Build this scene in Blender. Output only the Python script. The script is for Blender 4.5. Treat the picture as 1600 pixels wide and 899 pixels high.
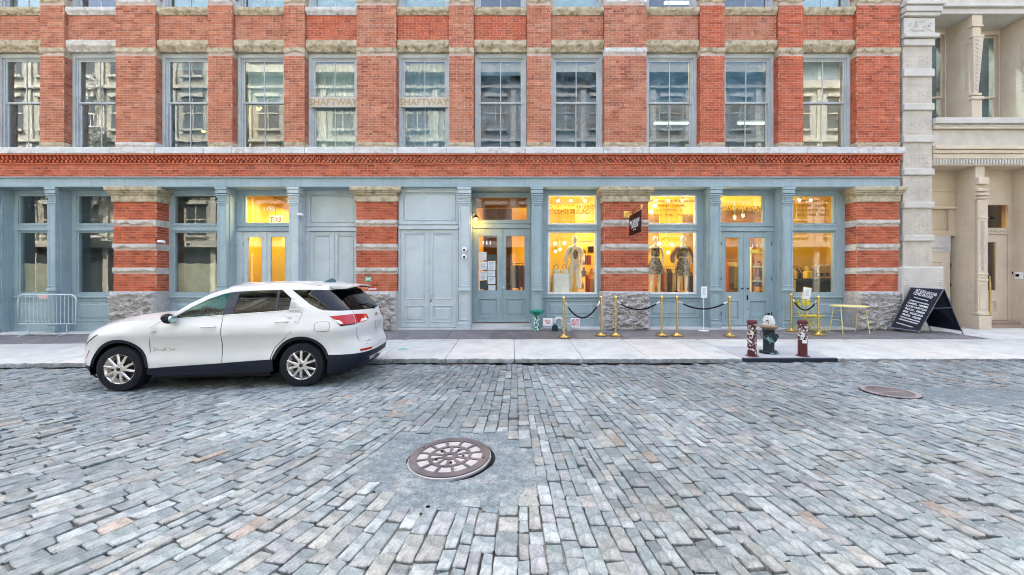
import bpy, bmesh, math, random
from mathutils import Vector, Matrix, noise
R = math.radians
for o in list(bpy.data.objects): bpy.data.objects.remove(o)
sc = bpy.context.scene
COL = sc.collection
rnd = random.Random(7)

# ------------------------------------------------------------------ camera
F = 615.0; EYE = 1.70; HY = 435.0
cam = bpy.data.cameras.new('camera')
cam.sensor_width = 36.0; cam.lens = 36.0*F/1600.0
cam.shift_y = -(449.5-HY)/1600.0
cam.clip_start = 0.05; cam.clip_end = 2000
co = bpy.data.objects.new('camera', cam); COL.objects.link(co)
co.location = (0, 0, EYE); co.rotation_euler = (R(90), 0, 0)
sc.camera = co

# ------------------------------------------------------------------ sky and sun
SUN_EL, SUN_AZ = R(56), R(-14)          # high behind the brick building: the street lies in its shade, the houses opposite are sunlit
w = bpy.data.worlds.new('World'); sc.world = w; w.use_nodes = True
nt = w.node_tree; nt.nodes.clear()
sky = nt.nodes.new('ShaderNodeTexSky'); sky.sky_type = 'NISHITA'; sky.sun_disc = False
sky.sun_elevation = SUN_EL; sky.sun_rotation = SUN_AZ
sky.air_density = 1.0; sky.dust_density = 8.5; sky.ozone_density = 0.45
bg = nt.nodes.new('ShaderNodeBackground'); bg.inputs['Strength'].default_value = 0.15
out = nt.nodes.new('ShaderNodeOutputWorld')
nt.links.new(sky.outputs[0], bg.inputs[0]); nt.links.new(bg.outputs[0], out.inputs[0])
sl = bpy.data.lights.new('sun', 'SUN'); sl.energy = 2.6; sl.angle = R(0.5); sl.color = (1.0, 0.97, 0.87)
so = bpy.data.objects.new('sun', sl); COL.objects.link(so)
sd = Vector((math.sin(SUN_AZ)*math.cos(SUN_EL), math.cos(SUN_AZ)*math.cos(SUN_EL), math.sin(SUN_EL)))
so.rotation_euler = sd.to_track_quat('Z', 'Y').to_euler(); so.location = sd*40
sc.view_settings.view_transform = 'Standard'; sc.view_settings.look = 'None'
sc.view_settings.exposure = 2.96; sc.view_settings.gamma = 1.0
sc.render.engine = 'CYCLES'
sc.cycles.use_denoising = True; sc.cycles.filter_width = 1.05
sc.cycles.max_bounces = 8; sc.cycles.diffuse_bounces = 4; sc.cycles.glossy_bounces = 4
sc.cycles.transparent_max_bounces = 16; sc.cycles.transmission_bounces = 4
sc.cycles.caustics_reflective = False; sc.cycles.caustics_refractive = False
sc.cycles.sample_clamp_indirect = 6.0

# ------------------------------------------------------------------ helpers
def X(px, d): return (px-800.0)*d/F
def Z(py, d): return EYE-(py-HY)*d/F
def lerp(a, b, t): return a+(b-a)*t
def clamp(v, a=0.0, b=1.0): return max(a, min(b, v))
def smooth(a, b, v):
    t = clamp((v-a)/(b-a)) if b != a else (1.0 if v > a else 0.0)
    return t*t*(3-2*t)
ORIG = {}
def tagp(o, label=None, cat=None, group=None, kind=None):
    if label: o['label'] = label
    if cat: o['category'] = cat
    if group: o['group'] = group
    if kind: o['kind'] = kind
    return o
def thing(name, label, cat, loc=(0, 0, 0), rz=0.0, group=None, kind=None):
    o = bpy.data.objects.new(name, None); COL.objects.link(o)
    o.empty_display_size = 0.2
    o.location = loc; o.rotation_euler = (0, 0, rz)
    tagp(o, label, cat, group, kind)
    ORIG[o.name] = Vector(loc)
    return o
class MB:
    def __init__(s): s.v = []; s.f = []; s.m = []; s.M = None; s.c = None; s.cols = []
    def av(s, p):
        p = Vector(p)
        if s.M is not None: p = s.M @ p
        s.v.append(tuple(p)); s.cols.append(s.c); return len(s.v)-1
    def af(s, idx, m=0): s.f.append(tuple(idx)); s.m.append(m)
    def quad(s, a, b, c, d, m=0): s.af([s.av(p) for p in (a, b, c, d)], m)
    def box(s, x0, x1, y0, y1, z0, z1, m=0, skip=''):
        i = [s.av(p) for p in ((x0,y0,z0),(x1,y0,z0),(x1,y1,z0),(x0,y1,z0),(x0,y0,z1),(x1,y0,z1),(x1,y1,z1),(x0,y1,z1))]
        F_ = {'b': (3,2,1,0), 't': (4,5,6,7), 'f': (0,1,5,4), 'k': (2,3,7,6), 'r': (1,2,6,5), 'l': (3,0,4,7)}
        for k, q in F_.items():
            if k not in skip: s.af([i[j] for j in q], m)
    def cbox(s, x0, x1, y0, y1, z0, z1, c=0.01, m=0):
        """box with chamfered edges all round"""
        c = min(c, (x1-x0)*.45, (y1-y0)*.45, (z1-z0)*.45)
        bm = bmesh.new(); bmesh.ops.create_cube(bm, size=1.0)
        for v in bm.verts:
            v.co = (lerp(x0, x1, v.co.x+.5), lerp(y0, y1, v.co.y+.5), lerp(z0, z1, v.co.z+.5))
        bmesh.ops.bevel(bm, geom=bm.edges[:], offset=c, segments=1, affect='EDGES', profile=.5)
        s.addbm(bm, m); bm.free()
    def addbm(s, bm, m=0):
        bm.verts.ensure_lookup_table(); base = {}
        for v in bm.verts: base[v.index] = s.av(v.co)
        bm.verts.index_update()
        base = {}; s_ = len(s.v)-len(bm.verts)
        for k, v in enumerate(bm.verts): base[v] = s_+k
        for f in bm.faces: s.af([base[v] for v in f.verts], m)
    def prism(s, poly, y0, y1, m=0, axis='y'):
        """poly: (a,b) points; extruded along axis"""
        def P(a, b, t): return {'y': (a, t, b), 'x': (t, a, b), 'z': (a, b, t)}[axis]
        n = len(poly)
        A = [s.av(P(a, b, y0)) for a, b in poly]; B = [s.av(P(a, b, y1)) for a, b in poly]
        s.af(A, m); s.af(B[::-1], m)
        for k in range(n): s.af((A[k], B[k], B[(k+1) % n], A[(k+1) % n]), m)
    def tube(s, pts, r, n=8, m=0, cap=True):
        pts = [Vector(p) for p in pts]; N = len(pts)
        rr = r if isinstance(r, (list, tuple)) else [r]*N
        t0 = (pts[1]-pts[0]).normalized()
        up = Vector((0, 0, 1)) if abs(t0.z) < .9 else Vector((1, 0, 0))
        a = t0.cross(up).normalized(); rings = []
        for k in range(N):
            if k == 0: t = pts[1]-pts[0]
            elif k == N-1: t = pts[k]-pts[k-1]
            else: t = (pts[k+1]-pts[k]).normalized()+(pts[k]-pts[k-1]).normalized()
            t = t.normalized() if t.length > 1e-9 else t0
            a = (a-t*a.dot(t))
            a = a.normalized() if a.length > 1e-6 else t.orthogonal().normalized()
            b = t.cross(a)
            rings.append([s.av(pts[k]+(a*math.cos(2*math.pi*j/n)+b*math.sin(2*math.pi*j/n))*rr[k]) for j in range(n)])
        for k in range(N-1):
            for j in range(n):
                s.af((rings[k][j], rings[k][(j+1) % n], rings[k+1][(j+1) % n], rings[k+1][j]), m)
        if cap: s.af(rings[0][::-1], m); s.af(rings[-1], m)
    def lathe(s, prof, n=24, c=(0, 0, 0), m=0, axis='z', a0=0.0, cap=True):
        """prof: (r, h) from bottom to top"""
        c = Vector(c); rings = []
        for r, h in prof:
            ring = []
            for j in range(n):
                t = 2*math.pi*j/n+a0; u, v_ = r*math.cos(t), r*math.sin(t)
                p = {'z': (u, v_, h), 'y': (u, -h, v_), 'x': (h, u, v_)}[axis]
                ring.append(s.av(c+Vector(p)))
            rings.append(ring)
        for k in range(len(rings)-1):
            for j in range(n):
                s.af((rings[k][j], rings[k][(j+1) % n], rings[k+1][(j+1) % n], rings[k+1][j]), m)
        if cap: s.af(rings[0][::-1], m); s.af(rings[-1], m)
    def ball(s, c, r, n=12, k=8, m=0, sc_=(1, 1, 1)):
        c = Vector(c); rings = []
        for i in range(1, k):
            ph = math.pi*i/k
            rings.append([s.av(c+Vector((r*sc_[0]*math.sin(ph)*math.cos(2*math.pi*j/n), r*sc_[1]*math.sin(ph)*math.sin(2*math.pi*j/n), -r*sc_[2]*math.cos(ph)))) for j in range(n)])
        b = s.av(c-Vector((0, 0, r*sc_[2]))); t = s.av(c+Vector((0, 0, r*sc_[2])))
        for j in range(n):
            s.af((b, rings[0][(j+1) % n], rings[0][j]), m); s.af((t, rings[-1][j], rings[-1][(j+1) % n]), m)
            for i in range(len(rings)-1):
                s.af((rings[i][j], rings[i][(j+1) % n], rings[i+1][(j+1) % n], rings[i+1][j]), m)
    def frame(s, x0, x1, z0, z1, wl, wr, wb, wt, y0, y1, m=0):
        """rectangular frame: stiles full height, rails between"""
        s.box(x0, x0+wl, y0, y1, z0, z1, m); s.box(x1-wr, x1, y0, y1, z0, z1, m)
        if wb > 0: s.box(x0+wl, x1-wr, y0, y1, z0, z0+wb, m)
        if wt > 0: s.box(x0+wl, x1-wr, y0, y1, z1-wt, z1, m)
    def bevpanel(s, x0, x1, z0, z1, y, d=.02, b=.03, m=0):
        """raised field: slopes from y (back) out to y-d"""
        o = [s.av(p) for p in ((x0, y, z0), (x1, y, z0), (x1, y, z1), (x0, y, z1))]
        i = [s.av(p) for p in ((x0+b, y-d, z0+b), (x1-b, y-d, z0+b), (x1-b, y-d, z1-b), (x0+b, y-d, z1-b))]
        s.af(i, m)
        for k in range(4): s.af((o[k], o[(k+1) % 4], i[(k+1) % 4], i[k]), m)
    def moulding(s, x0, x1, z0, z1, y, w=.03, d=.02, m=0):
        """picture-frame moulding with a triangular section standing on plane y"""
        R0 = ((x0, z0), (x1, z0), (x1, z1), (x0, z1))
        R1 = ((x0+w*.4, z0+w*.4), (x1-w*.4, z0+w*.4), (x1-w*.4, z1-w*.4), (x0+w*.4, z1-w*.4))
        R2 = ((x0+w, z0+w), (x1-w, z0+w), (x1-w, z1-w), (x0+w, z1-w))
        a = [s.av((p[0], y, p[1])) for p in R0]; b = [s.av((p[0], y-d, p[1])) for p in R1]; c = [s.av((p[0], y+.004, p[1])) for p in R2]
        for k in range(4):
            j = (k+1) % 4
            s.af((a[k], a[j], b[j], b[k]), m); s.af((b[k], b[j], c[j], c[k]), m)
    def rock(s, x0, x1, z0, z1, y, back, amp=.03, cell=.035, seed=0, brow=True, m=0, ends=True):
        """rock-faced ashlar: smooth drafted upper half, broken lower half (brow) or rough all over"""
        nx = max(3, int((x1-x0)/cell)); nz = max(4, int((z1-z0)/cell)); G = []
        for j in range(nz+1):
            tz = j/nz; row = []
            for i in range(nx+1):
                tx = i/nx; x = lerp(x0, x1, tx); z = lerp(z0, z1, tz)
                p = Vector((x*4.1+seed*7.3, z*6.3, seed*3.1))
                if brow:
                    lim = .42+.30*noise.noise(Vector((x*3.3+seed*5, seed, 0)))+.12*noise.noise(Vector((x*13, seed, 2)))
                    k = 1-smooth(lim-.05, lim+.03, tz)
                    d = -k*(.45+.55*smooth(0, .3, lim-tz))*amp*1.5*(.9+.6*noise.noise(p*3.1)+.25*noise.noise(p*7))
                    d += .004*noise.noise(p*5)
                else:
                    e = min(min(tx, 1-tx)*(x1-x0)/.07, min(tz, 1-tz)*(z1-z0)/.07, 1.0)
                    n1 = noise.noise(p*1.3); n2 = noise.noise(p*3.3); n3 = noise.noise(p*8.0)
                    d = e*amp*1.35*(.72+.7*n1-.6*abs(n2)+.5*n3)
                e2 = min(tx, 1-tx)*(x1-x0); 
                d -= .008*(1-smooth(0, .02, e2))
                row.append(s.av((x, y-d, z)))
            G.append(row)
        for j in range(nz):
            for i in range(nx): s.af((G[j][i], G[j][i+1], G[j+1][i+1], G[j+1][i]), m)
        def wall(line):
            bk = [s.av(((Vector(s.v[i]) if s.M is None else Vector(s.v[i])).x, back, (Vector(s.v[i])).z)) for i in line]
            for k in range(len(line)-1): s.af((line[k], bk[k], bk[k+1], line[k+1]), m)
        wall(G[-1]); wall(G[0][::-1])
        if ends: wall([r[0] for r in G]); wall([r[-1] for r in G][::-1])
    def bricks(s, a0, a1, z0, z1, p, axis='y', sign=-1, proud=.0035, seed=0, m=0, BL=.205, H=.068):
        """running bond with a header course now and then; boxes stand proud of the plane p"""
        nz = max(1, round((z1-z0)/H)); h = (z1-z0)/nz; rr = random.Random(seed*977+int(a0*100)); g = .0055
        for c in range(nz):
            hd = (c % 6 == 3); L = .1 if hd else BL
            off = 0 if hd else (L*.5 if c % 2 else 0)
            a = a0-off+rr.uniform(-.012, .012); k = 0
            while a < a1-.01:
                l, r_ = max(a+g, a0+(.001)), min(a+L+.01-g, a1-.001)
                if r_-l > .02:
                    pr = proud+rr.uniform(-.001, .003); zb, zt = z0+c*h+g, z0+(c+1)*h-g
                    if axis == 'y': s.box(l, r_, p-pr, p+.01, zb, zt, m, 'k')
                    elif sign < 0: s.box(p-pr, p+.01, l, r_, zb, zt, m, 'r')
                    else: s.box(p-.01, p+pr, l, r_, zb, zt, m, 'l')
                a += L+.01
    def build(s, name, mats, parent=None, kind=None, smooth=False, local=False, label=None, auto=None):
        me = bpy.data.meshes.new(name)
        off = Vector((0, 0, 0)) if (parent is None or local) else ORIG[parent.name]
        vs = s.v if off.length == 0 else [(v[0]-off.x, v[1]-off.y, v[2]-off.z) for v in s.v]
        me.from_pydata(vs, [], s.f)
        if not isinstance(mats, (list, tuple)): mats = [mats]
        for m_ in mats: me.materials.append(m_)
        if any(s.m): me.polygons.foreach_set('material_index', s.m)
        if s.cols and s.cols[0] is not None:
            at = me.color_attributes.new('tint', 'FLOAT_COLOR', 'POINT')
            fl = []
            for c in s.cols: fl += [c[0], c[1], c[2], 1.0]
            at.data.foreach_set('color', fl)
        me.update(); me.validate()
        bm = bmesh.new(); bm.from_mesh(me)
        if auto is not None: bmesh.ops.remove_doubles(bm, verts=bm.verts, dist=1e-5)
        if len(bm.faces) < 60000: bmesh.ops.recalc_face_normals(bm, faces=bm.faces)
        bm.to_mesh(me); bm.free()
        if smooth or auto is not None:
            me.polygons.foreach_set('use_smooth', [True]*len(me.polygons))
            if auto is not None: me.set_sharp_from_angle(angle=R(auto))
        o = bpy.data.objects.new(name, me); COL.objects.link(o)
        if parent is not None: o.parent = parent; ORIG[o.name] = off if not local else Vector((0, 0, 0))
        else: ORIG[o.name] = Vector((0, 0, 0))
        if kind: o['kind'] = kind
        if label: o['label'] = label
        return o
def copy_tree(o, parent=None, **kw):
    c = o.copy(); COL.objects.link(c); c.parent = parent
    for ch in [x for x in bpy.data.objects if x.parent == o]: copy_tree(ch, c)
    return c
def text_into(mb, s, size, x, y, z, w=None, ext=.002, m=0, mat=None, align='CENTER', xs=1.0, mirror=False, bold=0.0):
    """flat lettering in the XZ plane facing -Y, centred on x with its baseline at z"""
    cu = bpy.data.curves.new('lettering', 'FONT'); cu.body = s; cu.size = size; cu.extrude = ext; cu.align_x = align
    cu.resolution_u = 2; cu.offset = bold
    o = bpy.data.objects.new('lettering_tmp', cu); COL.objects.link(o)
    dg = bpy.context.evaluated_depsgraph_get(); me = bpy.data.meshes.new_from_object(o.evaluated_get(dg))
    xsv = [v.co.x for v in me.vertices] or [0]
    wd = max(xsv)-min(xsv); k = (w/wd if w and wd > 0 else xs)
    cx_ = (max(xsv)+min(xsv))/2 if w else 0
    base = len(mb.v)
    for v in me.vertices:
        vx = (v.co.x-cx_)*k*(-1 if mirror else 1)
        p = (x+vx, y-v.co.z, z+v.co.y)
        mb.av(p if mat is None else mat @ Vector((vx, -v.co.z, v.co.y)))
    for p in me.polygons: mb.af([base+i for i in p.vertices], m)
    bpy.data.objects.remove(o); bpy.data.curves.remove(cu); bpy.data.meshes.remove(me)

# ------------------------------------------------------------------ materials
def mat(name, col, rough=.6, metal=0.0, col2=None, scale=3.0, detail=5.0, bump=0.0, bscale=30.0, dirt=None, dscale=1.2, damt=.5,
        spec=None, coat=0.0, rvar=.12, stretch=None, attr=False, island=None, streak=None, spots=None, chips=None, grain=None):
    m = bpy.data.materials.new(name); m.use_nodes = True; t = m.node_tree; N = t.nodes; L = t.links
    b = N['Principled BSDF']
    b.inputs['Metallic'].default_value = metal; b.inputs['Roughness'].default_value = rough
    b.inputs['Specular IOR Level'].default_value = spec if spec is not None else (.5 if (coat or metal) else .2)
    if coat: b.inputs['Coat Weight'].default_value = coat; b.inputs['Coat Roughness'].default_value = .05
    tc = N.new('ShaderNodeTexCoord'); vec = tc.outputs['Object']
    if stretch:
        mp = N.new('ShaderNodeMapping'); mp.inputs['Scale'].default_value = stretch; L.new(vec, mp.inputs[0]); vec = mp.outputs[0]
    n1 = N.new('ShaderNodeTexNoise'); n1.inputs['Scale'].default_value = scale; n1.inputs['Detail'].default_value = detail
    n1.inputs['Roughness'].default_value = .6; L.new(vec, n1.inputs['Vector'])
    def mix(f, a, c, fac=None):
        mx = N.new('ShaderNodeMix'); mx.data_type = 'RGBA'
        if isinstance(f, float): mx.inputs[0].default_value = f
        else: L.new(f, mx.inputs[0])
        for k, q in ((6, a), (7, c)):
            if isinstance(q, tuple): mx.inputs[k].default_value = (q[0], q[1], q[2], 1)
            else: L.new(q, mx.inputs[k])
        return mx.outputs[2]
    def ramp(src, a, b_):
        r = N.new('ShaderNodeMapRange'); r.inputs[1].default_value = a; r.inputs[2].default_value = b_
        L.new(src, r.inputs[0]); return r.outputs[0]
    c2 = col2 or tuple(min(1, x*1.22) for x in col)
    base = mix(ramp(n1.outputs[0], .36, .64), col, c2)
    if attr:
        a = N.new('ShaderNodeAttribute'); a.attribute_name = 'tint'
        mx = N.new('ShaderNodeMix'); mx.data_type = 'RGBA'; mx.blend_type = 'MULTIPLY'; mx.inputs[0].default_value = 1
        L.new(base, mx.inputs[6]); L.new(a.outputs['Color'], mx.inputs[7]); base = mx.outputs[2]
    if island:
        g = N.new('ShaderNodeNewGeometry')
        cr = N.new('ShaderNodeValToRGB'); L.new(g.outputs['Random Per Island'], cr.inputs[0])
        els = cr.color_ramp.elements
        while len(els) < len(island): els.new(.5)
        for k, c in enumerate(island):
            els[k].position = k/(len(island)-1); els[k].color = (c[0], c[1], c[2], 1)
        cr.color_ramp.interpolation = 'LINEAR'
        mx = N.new('ShaderNodeMix'); mx.data_type = 'RGBA'; mx.blend_type = 'MULTIPLY'; mx.inputs[0].default_value = 1
        L.new(base, mx.inputs[6]); L.new(cr.outputs[0], mx.inputs[7]); base = mx.outputs[2]
    if dirt:
        n2 = N.new('ShaderNodeTexNoise'); n2.inputs['Scale'].default_value = dscale; n2.inputs['Detail'].default_value = 8
        n2.inputs['Roughness'].default_value = .7; L.new(tc.outputs['Object'], n2.inputs['Vector'])
        f = ramp(n2.outputs[0], .5, .72)
        ml = N.new('ShaderNodeMath'); ml.operation = 'MULTIPLY'; ml.inputs[1].default_value = damt; L.new(f, ml.inputs[0])
        base = mix(ml.outputs[0], base, dirt)
    if streak:
        mp2 = N.new('ShaderNodeMapping'); mp2.inputs['Scale'].default_value = (9, 9, .7); L.new(tc.outputs['Object'], mp2.inputs[0])
        n3 = N.new('ShaderNodeTexNoise'); n3.inputs['Scale'].default_value = 1.6; n3.inputs['Detail'].default_value = 6
        L.new(mp2.outputs[0], n3.inputs['Vector'])
        f = ramp(n3.outputs[0], .52, .78)
        ml = N.new('ShaderNodeMath'); ml.operation = 'MULTIPLY'; ml.inputs[1].default_value = .5; L.new(f, ml.inputs[0])
        base = mix(ml.outputs[0], base, streak)
    if grain:                     # fine mineral speckle
        n6 = N.new('ShaderNodeTexNoise'); n6.inputs['Scale'].default_value = grain[0]; n6.inputs['Detail'].default_value = 3
        L.new(tc.outputs['Object'], n6.inputs['Vector'])
        rg = N.new('ShaderNodeMapRange'); rg.inputs[1].default_value = .3; rg.inputs[2].default_value = .7; rg.inputs[3].default_value = 1-grain[1]; rg.inputs[4].default_value = 1+grain[1]
        L.new(n6.outputs[0], rg.inputs[0])
        mg = N.new('ShaderNodeMix'); mg.data_type = 'RGBA'; mg.blend_type = 'MULTIPLY'; mg.inputs[0].default_value = 1
        L.new(base, mg.inputs[6]); L.new(rg.outputs[0], mg.inputs[7]); base = mg.outputs[2]
    if spots:                     # scattered round marks (gum, drops)
        vo = N.new('ShaderNodeTexVoronoi'); vo.inputs['Scale'].default_value = spots[1]; L.new(tc.outputs['Object'], vo.inputs['Vector'])
        sx = N.new('ShaderNodeSeparateXYZ'); L.new(vo.outputs['Color'], sx.inputs[0])
        th = N.new('ShaderNodeMath'); th.operation = 'MULTIPLY'; th.inputs[1].default_value = spots[2]; L.new(sx.outputs[0], th.inputs[0])
        lt = N.new('ShaderNodeMath'); lt.operation = 'LESS_THAN'; L.new(vo.outputs['Distance'], lt.inputs[0]); L.new(th.outputs[0], lt.inputs[1])
        ml = N.new('ShaderNodeMath'); ml.operation = 'MULTIPLY'; ml.inputs[1].default_value = .6; L.new(lt.outputs[0], ml.inputs[0])
        base = mix(ml.outputs[0], base, spots[0])
    if chips:
        n5 = N.new('ShaderNodeTexNoise'); n5.inputs['Scale'].default_value = chips[1]; n5.inputs['Detail'].default_value = 4; n5.inputs['Distortion'].default_value = .6
        L.new(tc.outputs['Object'], n5.inputs['Vector'])
        base = mix(ramp(n5.outputs[0], chips[2], chips[2]+.02), base, chips[0])
    L.new(base, b.inputs['Base Color'])
    if rvar:
        r = N.new('ShaderNodeMapRange'); r.inputs[1].default_value = .3; r.inputs[2].default_value = .7
        r.inputs[3].default_value = max(.02, rough-rvar); r.inputs[4].default_value = min(1, rough+rvar)
        L.new(n1.outputs[0], r.inputs[0]); L.new(r.outputs[0], b.inputs['Roughness'])
    if bump:
        n4 = N.new('ShaderNodeTexNoise'); n4.inputs['Scale'].default_value = bscale; n4.inputs['Detail'].default_value = 6
        n4.inputs['Roughness'].default_value = .65; L.new(tc.outputs['Object'], n4.inputs['Vector'])
        bp = N.new('ShaderNodeBump'); bp.inputs['Strength'].default_value = 1.0; bp.inputs['Distance'].default_value = bump
        L.new(n4.outputs[0], bp.inputs['Height']); L.new(bp.outputs[0], b.inputs['Normal'])
    return m
def emis(name, col, s):
    m = bpy.data.materials.new(name); m.use_nodes = True; t = m.node_tree; t.nodes.clear()
    e = t.nodes.new('ShaderNodeEmission'); e.inputs[0].default_value = (*col, 1); e.inputs[1].default_value = s
    o = t.nodes.new('ShaderNodeOutputMaterial'); t.links.new(e.outputs[0], o.inputs[0]); return m
def glass(name, tint=(.93, .96, .96), k=1.8, wav=.0008, wscale=1.6, rough=.0, dust=0.0, dustcol=(.75, .76, .76)):
    m = bpy.data.materials.new(name); m.use_nodes = True; t = m.node_tree; N = t.nodes; L = t.links; N.clear()
    tr = N.new('ShaderNodeBsdfTransparent'); tr.inputs[0].default_value = (*tint, 1)
    gl = N.new('ShaderNodeBsdfGlossy'); gl.inputs['Roughness'].default_value = rough; gl.inputs[0].default_value = (1, 1, 1, 1)
    fr = N.new('ShaderNodeFresnel'); fr.inputs[0].default_value = 1.5
    tc = N.new('ShaderNodeTexCoord'); no = N.new('ShaderNodeTexNoise'); no.inputs['Scale'].default_value = wscale; no.inputs['Detail'].default_value = 2
    L.new(tc.outputs['Object'], no.inputs['Vector'])
    bp = N.new('ShaderNodeBump'); bp.inputs['Distance'].default_value = wav*1.3; bp.inputs['Strength'].default_value = 1
    L.new(no.outputs[0], bp.inputs['Height']); L.new(bp.outputs[0], gl.inputs['Normal'])
    ml = N.new('ShaderNodeMath'); ml.operation = 'MULTIPLY'; ml.inputs[1].default_value = k; ml.use_clamp = True; L.new(fr.outputs[0], ml.inputs[0])
    ge = N.new('ShaderNodeNewGeometry'); iv = N.new('ShaderNodeMath'); iv.operation = 'SUBTRACT'; iv.inputs[0].default_value = 1; L.new(ge.outputs['Backfacing'], iv.inputs[1])
    m3 = N.new('ShaderNodeMath'); m3.operation = 'MULTIPLY'; L.new(ml.outputs[0], m3.inputs[0]); L.new(iv.outputs[0], m3.inputs[1]); ml = m3      # no total reflection at the back face of the pane
    mx = N.new('ShaderNodeMixShader'); L.new(ml.outputs[0], mx.inputs[0]); L.new(tr.outputs[0], mx.inputs[1]); L.new(gl.outputs[0], mx.inputs[2])
    src = mx.outputs[0]
    if dust:
        df = N.new('ShaderNodeBsdfDiffuse'); df.inputs[0].default_value = (*dustcol, 1)
        n2 = N.new('ShaderNodeTexNoise'); n2.inputs['Scale'].default_value = 3; n2.inputs['Detail'].default_value = 7
        L.new(tc.outputs['Object'], n2.inputs['Vector'])
        r = N.new('ShaderNodeMapRange'); r.inputs[1].default_value = .35; r.inputs[2].default_value = .75; r.inputs[4].default_value = dust
        L.new(n2.outputs[0], r.inputs[0])
        m2 = N.new('ShaderNodeMixShader'); L.new(r.outputs[0], m2.inputs[0]); L.new(src, m2.inputs[1]); L.new(df.outputs[0], m2.inputs[2]); src = m2.outputs[0]
    o = N.new('ShaderNodeOutputMaterial'); L.new(src, o.inputs[0]); return m

BR = [(.72, .62, .62), (1, 1, 1), (1.12, .95, .85), (.9, .8, .82), (1.25, 1.3, 1.35), (1, .85, .75), (.62, .5, .5), (1.05, 1.05, 1)]
M_brick = mat('brick', (.38, .135, .075), .85, col2=(.48, .205, .125), scale=2.2, bump=.004, bscale=45, island=BR, streak=(.17, .075, .05), dirt=(.52, .31, .21), dscale=1.6, damt=.5)
M_brick_clean = mat('brick_bright', (.41, .092, .042), .85, col2=(.48, .135, .07), scale=2, bump=.004, bscale=45, island=BR, dirt=(.42, .19, .11), dscale=1.5, damt=.35)
M_mortar = mat('mortar', (.44, .33, .28), .95, col2=(.56, .45, .39), scale=4, bump=.003)
M_tan = mat('tan_sandstone', (.38, .32, .215), .88, col2=(.53, .47, .35), scale=5, bump=.01, bscale=22, dirt=(.09, .07, .035), dscale=6.5, damt=.95)
M_whitestone = mat('whitewashed_stone', (.52, .515, .50), .85, col2=(.64, .635, .62), scale=5, bump=.008, bscale=22, dirt=(.20, .17, .13), dscale=6.5, damt=.7)
M_sill = mat('white_sill_stone', (.52, .54, .54), .8, col2=(.60, .62, .615), scale=3, bump=.003, dirt=(.34, .36, .36), dscale=2.2, damt=.4)
M_band = mat('grey_band_stone', (.50, .47, .43), .88, col2=(.62, .59, .55), scale=5, bump=.008, bscale=22, dirt=(.16, .16, .11), dscale=6.0, damt=.8)
M_granite = mat('grey_granite', (.36, .345, .335), .9, col2=(.47, .455, .44), scale=14, bump=.012, bscale=28, grain=(60, .3), dirt=(.22, .19, .18), dscale=9, damt=.6)
M_blue = mat('blue_grey_paint', (.28, .375, .415), .5, chips=((.15, .16, .15), 12, .715), col2=(.33, .43, .465), scale=1.3, bump=.0012, bscale=40, dirt=(.20, .26, .30), dscale=2.5, damt=.4, streak=(.20, .26, .28))
M_bluegrey = mat('faded_grey_paint', (.44, .51, .535), .5, chips=((.25, .26, .26), 12, .715), col2=(.49, .565, .585), scale=1.3, bump=.0012, bscale=40, dirt=(.26, .30, .33), dscale=2.5, damt=.4)
M_frame = mat('window_frame_paint', (.40, .435, .445), .5, col2=(.49, .525, .535), scale=2, bump=.001, dirt=(.25, .29, .31), dscale=3, damt=.4)
M_white = mat('white_paint', (.72, .73, .74), .45, scale=4, dirt=(.5, .5, .5), dscale=3, damt=.3)
M_dark = mat('dark_interior', (.05, .05, .055), .8)
M_black = mat('black_metal', (.004, .004, .006), .4, rvar=.1)
M_glass = glass('window_glass', (.80, .90, .90), k=3.0, wav=.00035, dust=.12, dustcol=(.40, .50, .50))
M_glass_old = glass('old_window_glass', (.70, .84, .90), k=2.7, wav=.0005, wscale=2.0, dust=.28, dustcol=(.24, .36, .40))
M_shopglass = glass('shop_glass', (.97, .97, .95), k=1.7, wav=.0004)
# ================================================================== ground
D = 11.25                                # plane of the brick piers
def GL(x): return .012*min(0.0, x+2.0)
def road_z(x, y):
    return GL(x)+(.045*smooth(3.7, 4.6, x)+.03*smooth(6.2, 7.3, x))*smooth(6.8, 7.75, y)+.012*noise.noise(Vector((x*.45, y*.45, 3)))
def walk_z(x, y): return GL(x)+.10+.04*(y-7.87)
COB = [(.24, .275, .285), (.28, .315, .325), (.22, .245, .26), (.31, .335, .335), (.265, .27, .275), (.29, .285, .27), (.32, .31, .28), (.245, .29, .29), (.34, .365, .36), (.20, .225, .24), (.28, .305, .31), (.23, .265, .28)]
M_cob = mat('cobble_granite', (.44, .50, .525), .62, col2=(.86, .925, .94), scale=13, detail=8, grain=(75, .2), bump=.011, bscale=38, attr=True, dirt=(.42, .41, .40), dscale=3.0, damt=.35, rvar=.2)
M_bed = mat('joint_dirt', (.04, .04, .04), .95, col2=(.17, .165, .155), scale=2.2, bump=.02, bscale=25, dirt=(.34, .33, .31), dscale=1.2, damt=.6)
M_patch = mat('asphalt_patch', (.10, .13, .145), .9, col2=(.17, .215, .235), scale=14, detail=8, grain=(55, .28), bump=.014, bscale=42, dirt=(.40, .41, .40), dscale=4, damt=.5)
M_slab = mat('sidewalk_concrete', (.43, .455, .435), .8, spots=((.24, .25, .25), 4, .13), col2=(.53, .545, .52), scale=3.0, detail=10, bump=.003, bscale=60, dirt=(.30, .33, .34), dscale=2.3, damt=.7)
M_slab2 = mat('pinkish_sidewalk_concrete', (.47, .47, .44), .8, spots=((.27, .27, .27), 4, .12), col2=(.56, .555, .52), scale=3.0, detail=10, bump=.003, bscale=60, dirt=(.33, .34, .34), dscale=2.3, damt=.7)
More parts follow.
